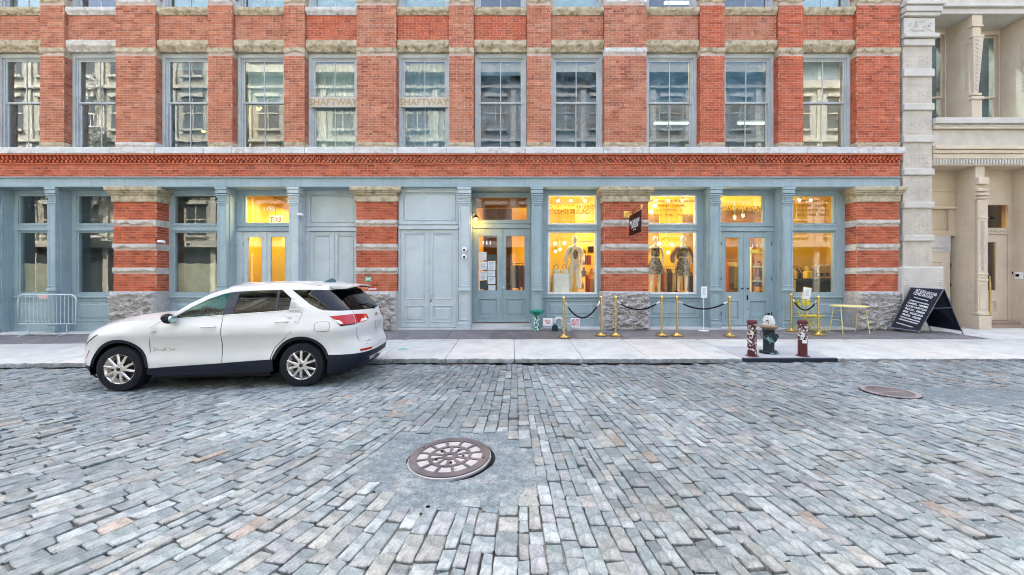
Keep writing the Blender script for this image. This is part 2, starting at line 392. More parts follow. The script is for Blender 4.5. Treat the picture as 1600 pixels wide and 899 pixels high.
M_vault = mat('vault_plate_steel', (.135, .132, .135), .55, spots=((.3, .3, .3), 7, .10), col2=(.175, .165, .165), scale=3.5, bump=.003, bscale=90, dirt=(.33, .31, .32), dscale=3, damt=.6)
M_ground = mat('far_asphalt', (.10, .10, .11), .9)

road = MB()
xs = [-60, -40, -24]+[-18+.25*i for i in range(144)]+[18.2, 24, 40, 60]; ys = [-9, -4, -1, 0]+[.5+.23*i for i in range(33)]
gi = [[road.av((x, y, road_z(x, y)-.025+.020*noise.noise(Vector((x*1.7, y*1.7, 8))))) for x in xs] for y in ys]
for j in range(len(ys)-1):
    for i in range(len(xs)-1): road.af((gi[j][i], gi[j][i+1], gi[j+1][i+1], gi[j+1][i]))
road_o = road.build('road', M_bed, kind='structure', smooth=True)
gb = MB(); gb.quad((-400, -400, -.6), (400, -400, -.6), (400, 400, -.6), (-400, 400, -.6))
gb.build('ground', M_ground, kind='structure')

def gp(px, py, z=0.0):
    d = (EYE-z)*F/(py-HY); return (X(px, d), d)
def poly_in(x, y, P):
    c = False; j = len(P)-1
    for i in range(len(P)):
        if (P[i][1] > y) != (P[j][1] > y) and x < (P[j][0]-P[i][0])*(y-P[i][1])/(P[j][1]-P[i][1])+P[i][0]: c = not c
        j = i
    return c
PATCH1 = [gp(*p) for p in ((562, 748), (578, 702), (618, 676), (700, 668), (790, 676), (829, 700), (832, 758), (796, 786), (758, 792), (732, 776), (706, 796), (676, 782), (640, 808), (606, 790), (598, 766))]
PATCH2 = [gp(*p) for p in ((1330, 606), (1370, 600), (1445, 603), (1500, 610), (1560, 607), (1700, 614), (1820, 624), (1800, 636), (1620, 634), (1520, 632), (1440, 626), (1352, 618))]
PATCH3 = [gp(*p) for p in ((-60, 606), (20, 598), (110, 606), (150, 622), (60, 640), (-60, 636))]
def shrink(P, d):
    cx_ = sum(p[0] for p in P)/len(P); cy_ = sum(p[1] for p in P)/len(P); o = []
    for x, y in P:
        L = math.hypot(x-cx_, y-cy_); o.append((x-(x-cx_)/L*d, y-(y-cy_)/L*d))
    return o
PATCH1S, PATCH2S = shrink(PATCH1, .02), shrink(PATCH2, .02)
PATCH1, PATCH2 = shrink(PATCH1, -.07), shrink(PATCH2, -.16)
# courses of stones run away from the kerb and fan out towards the camera on the left
KN = [(-20, 38), (-8, 38), (-3.2, 35), (-1.36, 20), (-.57, 6), (.8, -5), (3, -4), (20, -2)]
def theta(x, y):
    for a, b in zip(KN, KN[1:]):
        if x <= b[0]:
            t = lerp(a[1], b[1], clamp((x-a[0])/(b[0]-a[0]))); break
    else: t = KN[-1][1]
    f = lerp(1.0, .40, clamp((y-2.4)/3.6))*lerp(1, .8, clamp((y-6)/1.8))
    return R(t*f if t > 0 else t)
Y1, Y0, DY = 7.855, .55, .06
lines = []; strips = []
x = -15.5
cur = []
while x < 17.5:
    ln = [(Y1, x)]; cur.append(ln); x += rnd.uniform(.096, .117)
live = [[a, b, Y1] for a, b in zip(cur, cur[1:])]
y = Y1
while y > Y0:
    y -= DY
    for ln in cur:
        xx = ln[-1][1]; ln.append((y, xx-math.tan(theta(xx, y))*DY+rnd.uniform(-.0012, .0012)))
    nc = [cur[0]]; nl = []
    for k, (a, b) in enumerate(zip(cur, cur[1:])):
        st = live[k]; wd = (b[-1][1]-a[-1][1])*math.cos(theta(a[-1][1], y))
        if wd > .158:
            strips.append((a, b, st[2], y)); f = rnd.uniform(.44, .56)
            m_ = [(y, lerp(a[-1][1], b[-1][1], f))]
            nc += [m_, b]; nl += [[a, m_, y], [m_, b, y]]
        else: nc.append(b); nl.append(st)
    cur, live = nc, nl
for a, b, s in live: strips.append((a, b, s, y))
def at_line(ln, y):
    k = (ln[0][0]-y)/DY; i = int(clamp(k, 0, len(ln)-1.001)); 
    if i+1 >= len(ln): return ln[-1][1]
    return lerp(ln[i][1], ln[i+1][1], clamp(k-i))
SS = (0, .06, .5, .94, 1); TT = (0, .035, .36, .64, .965, 1)
stones = []
for a, b, ys_, ye in strips:
    y = ys_-(rnd.uniform(0, .2) if ys_ == Y1 else 0)
    while y > ye+.09:
        L = rnd.uniform(.16, .27) if rnd.random() < .93 else rnd.uniform(.11, .15)
        if y-L < ye+.1: L = y-ye
        g = rnd.uniform(.002, .0055); ya, yb = y, y-L
        y -= L
        cx_, cy_ = (at_line(a, ya)+at_line(b, yb))/2, (ya+yb)/2
        if abs(cx_) > 2.2+cy_*1.62+1.2: continue
        if poly_in(cx_, cy_, PATCH1S) or poly_in(cx_, cy_, PATCH2S): continue
        stones.append((a, b, ya, yb, g, cx_, cy_))
def stone_mesh(mb, st, sd):
    a, b, ya, yb, g, cx_, cy_ = st; r_ = random.Random(sd)
    th = theta(cx_, cy_); sh = math.sin(th)
    hz = r_.gauss(0, .0045)-(.006 if r_.random() < .1 else 0); tx, ty = r_.gauss(0, .0045), r_.gauss(0, .005)
    c = r_.choice(COB); k = r_.uniform(.84, 1.16)
    u_ = r_.random()
    if u_ < .012: c = (.38, .28, .22)
    elif u_ < .06: c = (.33, .31, .28)
    elif u_ < .12: c = (.27, .265, .28)
    elif u_ < .19: c = (.40, .42, .42)
    tn = noise.noise(Vector((cx_*.5, cy_*.5, 9)))+.6*noise.noise(Vector((cx_*1.3, cy_*1.3, 5)))
    mb.c = tuple(lerp(v, (.255, .282, .29)[q_], .35)*k*(1+.26*tn) for q_, v in enumerate(c))
    jy = [r_.uniform(-.010, .010) for _ in range(4)]; jx = [r_.uniform(-.006, .006) for _ in range(4)]
    top = []
    for jt, t in enumerate(TT):
        row = []
        for js, s in enumerate(SS):
            yy = lerp(ya-g, yb+g, t)
            # end joints lie square to the course
            xa, xb = at_line(a, yy), at_line(b, yy)
            wd = xb-xa; gx = g/max(.2, math.cos(th))*.9
            yy += (s-.5)*wd*(-sh)*.75
            yy += lerp(lerp(jy[0], jy[1], s), lerp(jy[2], jy[3], s), t)
            xa, xb = at_line(a, yy), at_line(b, yy)
            xx = lerp(xa+gx, xb-gx, s)+lerp(lerp(jx[0], jx[1], s), lerp(jx[2], jx[3], s), t)
            es, et = min(s, 1-s), min(t, 1-t)
            if es == 0 or et == 0: xx += r_.uniform(-.0035, .0035); yy += r_.uniform(-.004, .004)
            if es == 0 and et == 0: xx += (.012 if s == 0 else -.012); yy += (-.012 if t == 0 else .012)
            dz = 0
            if es == 0 or et == 0: dz = -.0065
            elif es < .2 or et < .1: dz = -.0012+.002*noise.noise(Vector((xx*30, yy*30, 4)))
            else: dz = .0004+.004*noise.noise(Vector((xx*14, yy*14, 1)))
            z = road_z(xx, yy)+hz+dz+tx*(s-.5)+ty*(t-.5)
            row.append(mb.av((xx, yy, z)))
        top.append(row)
    nS, nT = len(SS), len(TT)
    for j in range(nT-1):
        for i in range(nS-1): mb.af((top[j][i], top[j+1][i], top[j+1][i+1], top[j][i+1]))
    ring = [top[0][i] for i in range(nS)]+[top[j][-1] for j in range(1, nT)]+[top[-1][i] for i in range(nS-2, -1, -1)]+[top[j][0] for j in range(nT-2, 0, -1)]
    lo = [mb.av((mb.v[i][0], mb.v[i][1], mb.v[i][2]-.06)) for i in ring]
    for k_ in range(len(ring)):
        q = (k_+1) % len(ring); mb.af((ring[k_], ring[q], lo[q], lo[k_]))
def shown(st):
    cx_, cy_ = st[5], st[6]
    if cy_ < .8: return 0
    px, py = 800+cx_*F/cy_, HY+EYE*F/cy_
    if px < -20 or px > 1620 or py > 915: return 0
    return (st[2]-st[3])*.12/cy_**3
stones.sort(key=shown, reverse=True)
bulk = MB()
for k, st in enumerate(stones):
    if k < 300 and shown(st) > 0:
        one = MB(); stone_mesh(one, st, k)
        # origin of every stone at its own centre
        one.v = [(v[0]-st[5], v[1]-st[6], v[2]) for v in one.v]
        o = one.build('cobblestone', M_cob, road_o, local=True, auto=24)
        o.location = (st[5], st[6], 0)
    else: stone_mesh(bulk, st, k)
bo = bulk.build('cobblestone_paving', M_cob, road_o, kind='stuff', auto=24)
def patch(P, name, zoff, cell=.03):
    mb = MB(); x0 = min(p[0] for p in P)-.1; x1 = max(p[0] for p in P)+.1; y0 = min(p[1] for p in P)-.1; y1 = max(p[1] for p in P)+.1
    nx, ny = int((x1-x0)/cell), int((y1-y0)/cell); ids = {}
    def vid(i, j):
        if (i, j) not in ids:
            x, y = x0+i*cell, y0+j*cell
            cr = abs(noise.noise(Vector((x*2.6, y*2.6, 5))))
            z = road_z(x, y)+zoff+.007*noise.noise(Vector((x*5, y*5, 0)))+.007*noise.noise(Vector((x*19, y*19, 0)))
            ids[(i, j)] = mb.av((x, y, z))
        return ids[(i, j)]
    for j in range(ny):
        for i in range(nx):
            x, y = x0+(i+.5)*cell, y0+(j+.5)*cell
            q = Vector((x*4, y*4, 2)); xx, yy = x+.07*noise.noise(q), y+.07*noise.noise(q+Vector((9, 9, 0)))
            if poly_in(xx, yy, P): mb.af((vid(i, j), vid(i+1, j), vid(i+1, j+1), vid(i, j+1)))
    return mb.build(name, M_patch, road_o, smooth=True)
patch(PATCH1, 'asphalt_patch', -.010); patch(PATCH2, 'asphalt_patch', -.006, .04)

# ------------------------------------------------------------------ manhole covers
M_iron = mat('manhole_iron', (.085, .08, .09), .45, metal=.35, col2=(.135, .125, .138), scale=6, bump=.002, bscale=120, dirt=(.14, .095, .08), dscale=5, damt=.5)
M_ironlt = mat('worn_pale_iron', (.30, .305, .315), .5, metal=.1, col2=(.38, .38, .385), scale=14, bump=.003, bscale=90)
def sector(mb, r0, r1, a0, a1, z0, z1, n=None, m=0):
    n = n or max(1, int((a1-a0)/R(9)))
    A = []
    for k in range(n+1):
        a = lerp(a0, a1, k/n); c, s = math.cos(a), math.sin(a)
        A.append([mb.av((r0*c, r0*s, z0)), mb.av((r1*c, r1*s, z0)), mb.av((r1*c, r1*s, z1)), mb.av((r0*c, r0*s, z1))])
    for p, q in zip(A, A[1:]):
        for k in range(4): mb.af((p[k], q[k], q[(k+1) % 4], p[(k+1) % 4]), m)
    if a1-a0 < 6.28: mb.af(A[0], m); mb.af(A[-1][::-1], m)
mc = thing('manhole_cover', 'round cast iron manhole cover with spoke pattern in the asphalt patch near the camera', 'manhole cover', (-.585, 3.71, road_z(-.585, 3.71)), R(8), group='manhole covers in the street')
mc.location.z -= .012
mc.rotation_euler = (R(1.5), R(-2.2), R(14))
b = MB(); b.lathe([(.395, -.05), (.395, .012), (.405, .016), (.41, .0), (.43, -.01)], 48, cap=False); b.build('seating_ring', M_black, mc, local=True, smooth=False)
b = MB(); b.lathe([(.30, .0), (.383, .006), (.388, .016), (.386, .030), (.378, .034), (.31, .034)], 56); b.build('cover_disc', M_ironlt, mc, local=True)
b = MB()
sector(b, .305, .3775, 0, 2*math.pi, .030, .0445, 56); sector(b, .175, .205, 0, 2*math.pi, .03, .0435, 48); sector(b, .03, .075, 0, 2*math.pi, .03, .0435, 24)
for k in range(12):
    a = 2*math.pi*k/12; sector(b, .203, .307, a-.055, a+.055, .03, .042, 2)
for k in range(10):
    a = 2*math.pi*k/10+.1; sector(b, .073, .178, a-.12, a+.12, .03, .041, 2)
b.build('spoke_relief', M_iron, mc, local=True)
for r_, a in ((.33, 2.35), (.33, -.45), (.13, 3.4), (.13, 4.7), (.13, -.35), (.13, .75), (.13, 2.1)):
    b = MB(); b.lathe([(.012, .03), (.012, .0452)], 10, c=(r_*math.cos(a), r_*math.sin(a), 0)); b.build('lifting_hole', M_black, mc, local=True)
b = MB(); text_into(b, 'W', .05, 0, 0, 0, w=.045, mat=Matrix.Translation((.02, -.27, .0362)) @ Matrix.Rotation(R(-90), 4, 'X'), ext=.001); b.build('lettering', M_iron, mc, local=True)
g2 = thing('manhole_cover', 'slotted iron drain cover in the right part of the cobbled street', 'manhole cover', (5.63, 5.87, road_z(5.63, 5.87)), R(10), group='manhole covers in the street')
b = MB(); b.lathe([(.36, -.03), (.42, -.01), (.42, .014), (.40, .018), (.34, .018)], 40); b.build('cover_disc', M_black, g2, local=True)
b = MB(); sector(b, .335, .405, 0, 2*math.pi, .012, .026, 40)
for k in range(-5, 6):
    x_ = k*.058; h_ = math.sqrt(max(0, .338**2-x_**2)); b.box(x_-.014, x_+.014, -h_, h_, .004, .0205)
b.box(-.33, .33, -.018, .018, .0145, .0200); b.build('grating_bars', mat('drain_iron', (.20, .19, .195), .5, metal=.3, col2=(.30, .28, .285), scale=8), g2, local=True)

g2.scale = (.83, .83, 1); g2.location.z -= .012
gt = MB(); gr_ = random.Random(3)
for k in range(700):
    x_, y_ = gr_.uniform(-7, 8), gr_.uniform(2.0, 7.85)
    if abs(x_) > y_*1.45: continue
    r_ = gr_.uniform(.003, .009); z_ = road_z(x_, y_)-.002; a = gr_.uniform(0, 6)
    P4 = [(x_+r_*math.cos(a+q), y_+r_*math.sin(a+q), z_) for q in (0, 2.1, 4.2)]
    i_ = [gt.av(p) for p in P4]+[gt.av((x_, y_, z_+r_*1.1))]
    gt.af((i_[0], i_[1], i_[3])); gt.af((i_[1], i_[2], i_[3])); gt.af((i_[2], i_[0], i_[3]))
gt.build('grit', mat('pale_grit', (.35, .34, .32), .9, col2=(.6, .6, .58), scale=3), road_o, kind='stuff')
# ------------------------------------------------------------------ sidewalk
side = MB()
sx = [-60, -16, -8, -2, 4, 20, 60]
for a, b_ in zip(sx, sx[1:]): side.quad((a, 7.93, walk_z(a, 7.93)-.02), (b_, 7.93, walk_z(b_, 7.93)-.02), (b_, 11.9, walk_z(b_, 11.9)-.02), (a, 11.9, walk_z(a, 11.9)-.02))
M_joint = mat('sidewalk_joint', (.12, .12, .12), .95)
walk = side.build('sidewalk', M_joint, kind='structure')
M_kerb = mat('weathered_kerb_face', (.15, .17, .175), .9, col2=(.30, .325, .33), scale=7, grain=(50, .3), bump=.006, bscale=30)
def slab(x0, x1, y0, y1, m, kerb=True, seed=0, name='paving_slab', par=None, topz=0.0):
    mb = MB(); g = .006; x0 += g; x1 -= g; nx = max(2, int((x1-x0)/.09))
    if kerb: prof = [(y0+.004, -.10), (y0, -.03), (y0+.008, -.012), (y0+.035, -.001), (y0+.09, 0)]
    else: prof = [(y0+g, -.03), (y0+g, -.002), (y0+g+.004, 0)]
    prof += [(lerp(prof[-1][0], y1, .5), 0), (y1-.004-g, 0), (y1-g, -.002), (y1-g, -.03)]
    rows = []
    for k, (yy, dz) in enumerate(prof):
        row = []
        for i in range(nx+1):
            xx = lerp(x0, x1, i/nx); j = 0; jz = 0
            if kerb and k < 4:
                j = .022*noise.noise(Vector((xx*4, seed, k*.2)))+.006*noise.noise(Vector((xx*17, seed, k*.7)))
                jz = .02*noise.noise(Vector((xx*6, seed, 4)))*(1 if k == 2 else .5)
            e = min(i, nx-i); jz2 = -.006 if e == 0 else 0
            row.append(mb.av((xx, yy+j, walk_z(xx, max(yy, 7.87))+dz+topz+jz+jz2+(.002*noise.noise(Vector((xx*2, yy*2, seed)))))))
        rows.append(row)
    for q_, (r0, r1) in enumerate(zip(rows, rows[1:])):
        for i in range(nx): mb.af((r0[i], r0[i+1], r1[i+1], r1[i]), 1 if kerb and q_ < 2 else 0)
    mb.af([r[0] for r in rows]); mb.af([r[-1] for r in rows][::-1])
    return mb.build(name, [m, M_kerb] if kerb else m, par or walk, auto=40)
KY, VY = 7.87, 9.83
xj = [-17.4, -16.0, -14.7, -13.2, -11.9, -10.6, -9.2, -7.9, -6.6, -5.3, -4.0, -2.66, -1.33, .05, 1.42, 2.75, 4.04, 4.62]
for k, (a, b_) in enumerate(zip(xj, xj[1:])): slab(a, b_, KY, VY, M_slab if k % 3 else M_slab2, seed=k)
xj2 = [6.50, 8.3, 10.4, 12.3, 14.4, 16.6, 18.8]
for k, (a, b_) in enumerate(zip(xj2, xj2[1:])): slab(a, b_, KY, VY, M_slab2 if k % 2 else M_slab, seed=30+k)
pad = slab(4.62, 6.50, KY+.05, 9.0, mat('hydrant_pad_concrete', (.36, .39, .42), .85, col2=(.43, .45, .48), scale=4, bump=.004, bscale=50, dirt=(.27, .29, .31), dscale=2, damt=.6), kerb=False, seed=50, name='concrete_pad')
slab(4.62, 6.50, 9.0, VY, M_slab, kerb=False, seed=51)
b = MB(); b.cbox(4.62, 6.50, KY-.03, KY+.048, -.06, walk_z(5, KY)+.006, .01); b.build('steel_kerb', mat('dark_steel_kerb', (.015, .025, .04), .5, metal=.4, bump=.002), walk)
# beyond the dark vault strip
for k, (a, b_) in enumerate(((12.05, 14.2), (14.2, 16.5), (16.5, 18.8))): slab(a, b_, VY, 11.85, M_slab2, kerb=False, seed=60+k)
vx = [-17.5+1.13*i for i in range(27)]
for k, (a, b_) in enumerate(zip(vx, vx[1:])):
    if b_ > 12.1: b_ = 12.05
    if a > 11.9: break
    if -.75 < a < 1.3 and k % 1 == 0:
        gr = MB(); z = walk_z(a, 10.5)
        gr.M = Matrix(((1, 0, 0, 0), (0, 1, 0, 0), (0, .04, 1, walk_z(a, 7.87)-.04*7.87), (0, 0, 0, 1)))
        gr.frame2 = None
        gr.box(a+.006, a+.04, VY+.01, 11.19, -.03, .004); gr.box(b_-.04, b_-.006, VY+.01, 11.19, -.03, .004)
        gr.box(a+.04, b_-.04, VY+.01, VY+.05, -.03, .003); gr.box(a+.04, b_-.04, 11.15, 11.19, -.03, .003)
        gr.box(a+.04, b_-.04, VY+.05, 11.15, -.03, -.018)
        n = 20
        for i in range(n):
            x_ = lerp(a+.06, b_-.06, i/(n-1)); gr.box(x_-.012, x_+.012, VY+.05, 11.15, -.02, .002)
        gr.build('vault_grate', M_vault, walk)
    else: slab(a, b_, VY, 11.2, M_vault, kerb=False, seed=70+k, name='vault_plate')
# light stone step along the foot of the shopfront
M_step = mat('pale_step_stone', (.46, .48, .48), .8, col2=(.55, .56, .56), scale=4, bump=.004, dirt=(.3, .31, .31), dscale=2, damt=.4)
# ================================================================== the brick building
BB = thing('brick_building', 'long red brick loft building with blue-grey cast iron shopfront and tall sash windows', 'building', (0, D, 0))
def P(mb, name, mats, parent=BB, **kw): return mb.build(name, mats, parent, **kw)
XF = lambda px: X(px, D)
# pier fronts in the storeys above, left to right (measured edges), wide ones flagged
UP = [(-185, -117, 1), (-55, -17, 0), (62.8, 100, 0), (180.8, 243, 1), (325, 363, 0), (444, 475.8, 0), (557.6, 619, 1), (702, 740, 0), (823.7, 860.7, 0), (944.6, 1010, 1), (1094.4, 1132, 0), (1216.8, 1255, 0), (1338.8, 1406, 1)]
ZB0, ZB1, ZL0, ZL1, ZS0, ZS1 = 5.42, 8.05, 8.23, 8.53, 9.27, 9.46
TOP = 20.5
white_piers = {9: 'band', 3: 'foot'}
M_brk = [M_brick, M_brick_clean]
for i, (a, b_, wide) in enumerate(UP):
    x0, x1 = XF(a), XF(b_)
    bm_ = M_brick_clean if i in (12, 11, 10) else M_brick
    c = MB(); c.box(x0+.002, x1-.002, D, D+.62, ZB0, 12.3); core = P(c, 'pier', M_mortar)
    bk = MB()
    for z0, z1 in ((5.58, 8.05), (8.275, 9.50), (9.72, 12.2)):
        bk.bricks(x0, x1, z0, z1, D, seed=i)
        bk.bricks(D+.004, D+.34, z0, z1, x1, axis='x', sign=1, seed=i+40); bk.bricks(D+.004, D+.34, z0, z1, x0, axis='x', sign=-1, seed=i+80)
    P(bk, 'brickwork', bm_, core, kind='stuff')
    ms = M_whitestone if i in (9,) else M_tan
    k = MB(); k.rock(x0-.012, x1+.012, 8.05, 8.275, D-.035, D+.33, amp=.05, cell=.028, seed=i); P(k, 'stone_band', ms, core, auto=50)
    ms2 = M_whitestone if i in (3, 4, 9) else M_tan
    k = MB(); k.rock(x0-.012, x1+.012, 9.50, 9.72, D-.035, D+.33, amp=.05, cell=.028, seed=i+20); P(k, 'stone_band', ms2, core, auto=50)
    k = MB(); k.rock(x0-.01, x1+.01, ZB0, 5.58, D-.018, D+.33, amp=.035, cell=.03, seed=i+50); P(k, 'foot_stone', M_whitestone if i == 3 else M_tan, core, auto=50)
# bays between the piers: spandrel, lintel, upper sill, windows of two storeys
M_room = mat('room_plaster', (.20, .185, .16), .9, scale=1.5)
M_roomdk = mat('room_dark', (.06, .06, .065), .9)
M_blind = mat('pale_blind_cloth', (.50, .47, .42), .9, col2=(.58, .55, .49), scale=1.2, stretch=(8, 1, .4))
M_tube = emis('fluorescent_tube', (1, .93, .72), .5)
M_letter = mat('tan_lettering', (.36, .26, .12), .7, col2=(.42, .32, .18), scale=20)
M_tanboard = mat('cream_board_paint', (.46, .43, .37), .6, col2=(.52, .49, .43), scale=3)
def sash_window(name, xl, xr, z0, z1, zm, yc, par, opts):
    """double-hung window: casing > sashes, panes (two wide), sill rail; yc = front of casing"""
    c = MB(); c.frame(xl, xr, z0, z1, .085, .085, .05, .11, yc, yc+.2)
    c.frame(xl+.085, xr-.085, z0+.05, z1-.11, .035, .035, .0, .035, yc+.045, yc+.19)
    win = P(c, 'window', M_frame, par)
    gx0, gx1, gz0, gz1 = xl+.12, xr-.12, z0+.05, z1-.145
    g = M_glass_old if opts.get('old') else M_glass
    for nm, a, b_, yy in (('sash', zm-.02, gz1, yc+.07), ('sash', gz0, zm+.02, yc+.11)):
        s = MB(); top = a > gz0+.1
        s.frame(gx0, gx1, a, b_, .045, .045, .045 if top else .075, .05 if top else .045, yy, yy+.035)
        xm = (gx0+gx1)/2; s.box(xm-.012, xm+.012, yy+.004, yy+.032, a+(.045 if top else .075), b_-(.05 if top else .045))
        so_ = P(s, 'sash', M_frame, win)
        for u0, u1 in ((gx0+.045, xm-.012), (xm+.012, gx1-.045)):
            p = MB(); p.box(u0-.003, u1+.003, yy+.015, yy+.020, a+.04, b_-.04); P(p, 'pane', g, win)
    if opts.get('shaft'):
        s = MB(); s.box(xl+.01, xr-.01, yc-.02, yc+.03, zm-.16, zm+.14); P(s, 'shaftway_board', M_tanboard, win)
        s = MB(); text_into(s, 'SHAFTWAY', .27, (xl+xr)/2, yc-.022, zm-.105, w=(xr-xl)*.96, ext=.002, bold=.004); P(s, 'lettering', M_letter, win)
    if opts.get('roll'):
        s = MB(); zr = lerp(z1, z0, opts['roll']); s.box(gx0+.02, gx1-.02, yc+.24, yc+.246, zr, z1-.12); s.tube([(gx0+.02, yc+.243, zr), (gx1-.02, yc+.243, zr)], .012, 6); P(s, 'roller_blind', opts.get('rm', M_blind), win)  # blind added so that its tone stands in for reflections in the panes
    if opts.get('blind'):
        s = MB(); n = 40
        for k in range(n):
            u0, u1 = lerp(gx0-.05, gx1+.05, k/n), lerp(gx0-.05, gx1+.05, (k+1)/n); w0, w1 = .02*math.sin(k*1.9), .02*math.sin((k+1)*1.9)
            s.quad((u0, yc+.3+w0, z0), (u1, yc+.3+w1, z0), (u1, yc+.3+w1, z1), (u0, yc+.3+w0, z1))
        P(s, 'blind', M_blind, win)
    return win
M_reflwhite = mat('white_reflection', (.60, .60, .58), .9)  # pale tone standing in for bright reflections in the top-storey panes
M_reflteal = mat('teal_reflection', (.10, .20, .23), .7, col2=(.14, .26, .29), scale=2)  # teal reflection tone, put on two of the added blinds
lowopts = {5: dict(shaft=1, blind=1), 6: dict(shaft=1, blind=1, old=1), 0: {}, 1: {}, 2: {}, 3: dict(old=1, roll=.12), 4: dict(roll=.5), 7: dict(old=1, roll=.18), 8: dict(old=1, roll=.14), 9: dict(old=1, roll=.46, rm=M_reflteal), 10: dict(old=1, roll=.47, rm=M_reflteal), 11: dict(roll=.22)}
for i in range(len(UP)-1):
    xl, xr = XF(UP[i][1]), XF(UP[i+1][0]); xl += .014; xr -= .014
    c = MB(); c.box(xl, xr, D+.095, D+.6, ZL1-.0, ZS0); sp = P(c, 'spandrel', M_mortar)
    bk = MB(); bk.bricks(xl, xr, ZL1, ZS0, D+.095, seed=i+200); P(bk, 'brickwork', M_brick_clean if i in (5, 6, 7, 11) else M_brick, sp, kind='stuff')
    k = MB(); k.rock(xl, xr, ZL0, ZL1-.004, D+.02, D+.5, amp=.06, cell=.032, seed=i+300); P(k, 'lintel', M_whitestone if i == 1 and False else (M_tan if i != 2 else M_band), BB, auto=50)
    k = MB(); k.rock(xl, xr, ZS0+.003, ZS1, D+.0, D+.5, amp=.05, cell=.032, seed=i+400); P(k, 'window_sill', M_whitestone if i in (5, 2) else M_tan, BB, auto=50)
    sash_window('window', xl, xr, ZB0, ZL0-.003, 6.83, D+.20, BB, lowopts.get(i, {}))
    sash_window('window', xl, xr, ZS1+.003, 12.2, 10.8, D+.20, BB, {'roll': .985, 'rm': M_reflwhite} if i not in (2, 7, 9, 10) else {})
# sill course in single stones, then the corbelled brick cornice, the plain brick frieze
edges = sorted([XF(p) for u in UP for p in (u[0]-3, u[1]+3)])
edges[0] = XF(-190); edges[-1] = XF(1409)
for k, (a, b_) in enumerate(zip(edges, edges[1:])):
    s = MB(); s.cbox(a+.003, b_-.003, D-.105, D+.5, 5.235, ZB0-.002, .012); P(s, 'sill_stone', M_sill if k % 3 else M_whitestone, BB)
bx0, bx1 = XF(-190), XF(1406)
s = MB(); s.box(bx0, bx1, D+.004, D+.55, 4.585, 5.232); fr = P(s, 'frieze', M_mortar)
bk = MB(); bk.bricks(bx0, bx1, 4.59, 4.95, D+.004, seed=500); P(bk, 'brickwork', M_brick_clean, fr, kind='stuff')
dn = MB(); n = int((bx1-bx0)/.122)
dn.box(bx0, bx1, D-.035, D+.004, 4.955, 4.99); dn.box(bx0, bx1, D-.085, D+.004, 5.195, 5.230)
for k in range(n):
    x_ = bx0+.03+k*.122; dn.box(x_, x_+.062, D-.06, D+.003, 4.994, 5.062); dn.box(x_+.061, x_+.123-.004, D-.075, D+.002, 5.066, 5.130)
    dn.box(x_+.001, x_+.061, D-.045, D+.003, 5.134, 5.19)
P(dn, 'dentil_course', M_brick_clean, fr, kind='stuff')
# wall above and cornice (out of frame)
s = MB(); s.box(bx0, bx1, D+.1, D+.6, 12.302, TOP-.002); P(s, 'upper_wall', M_brick_clean, BB)
s = MB(); s.box(bx0-.1, bx1+.02, D-.5, D+.6, TOP, TOP+.35); P(s, 'cornice', M_blue, BB)
s = MB(); s.box(bx0, bx1, D+.6, D+9.5, TOP, TOP+.2); P(s, 'roof', M_dark, BB)
# ---- interior floors and walls
iy0, iy1 = D+.62, D+8.5
s = MB()
s.box(bx0, bx1, iy0, iy1, 5.15, 5.35); s.box(bx0, bx1, iy0, iy1, 9.05, 9.2)
P(s, 'floor_slab', M_room, BB)
s = MB(); s.box(bx0, bx1, iy1, iy1+.2, -.3, TOP); s.box(bx0-.01, bx0+.2, D+.02, iy1, -.3, TOP); s.box(bx1-.2, bx1+.01, D+.02, iy1, -.3, TOP)
P(s, 'back_wall', M_room, BB)
s = MB()
for px in (300, 480, 625, 700, 985): 
    xx = XF(px); s.box(xx-.06, xx+.06, iy0+.02, iy1, 5.36, 9.04)
P(s, 'room_partition', M_room, BB)
s = MB()
for px, hh in ((20, 1.1), (140, 1.5), (415, .9), (300, 1.2), (900, 1.4), (860, 1.1), (1280, 1.2), (780, 1.0)):
    xx = XF(px); s.box(xx-.5, xx+.5, D+1.6, D+2.0, 5.36, 5.36+hh)
P(s, 'office_shelf', M_room, BB)
# ---- shopfront ----------------------------------------------------
ZLT, ZLB = 4.58, 4.30
s = MB(); s.cbox(bx0, bx1-.03, D-.045, D+.5, ZLB, ZLT-.03, .008); s.cbox(bx0-.01, bx1-.02, D-.10, D+.1, ZLT-.028, ZLT, .006)
lint = P(s, 'shopfront_lintel', M_blue, BB)
s = MB(); s.box(bx0, bx1, D+.5, D+.62, ZLB+.01, 5.14); P(s, 'soffit_beam', M_blue, BB)
for px in (632, 695, 845, 1070, 1290, 455, 180):
    s = MB(); s.lathe([(.022, 0), (.02, .012), (.008, .018)], 8, c=(XF(px), D-.045, ZLB+.10), axis='y'); P(s, 'bolt_head', M_frame, lint)
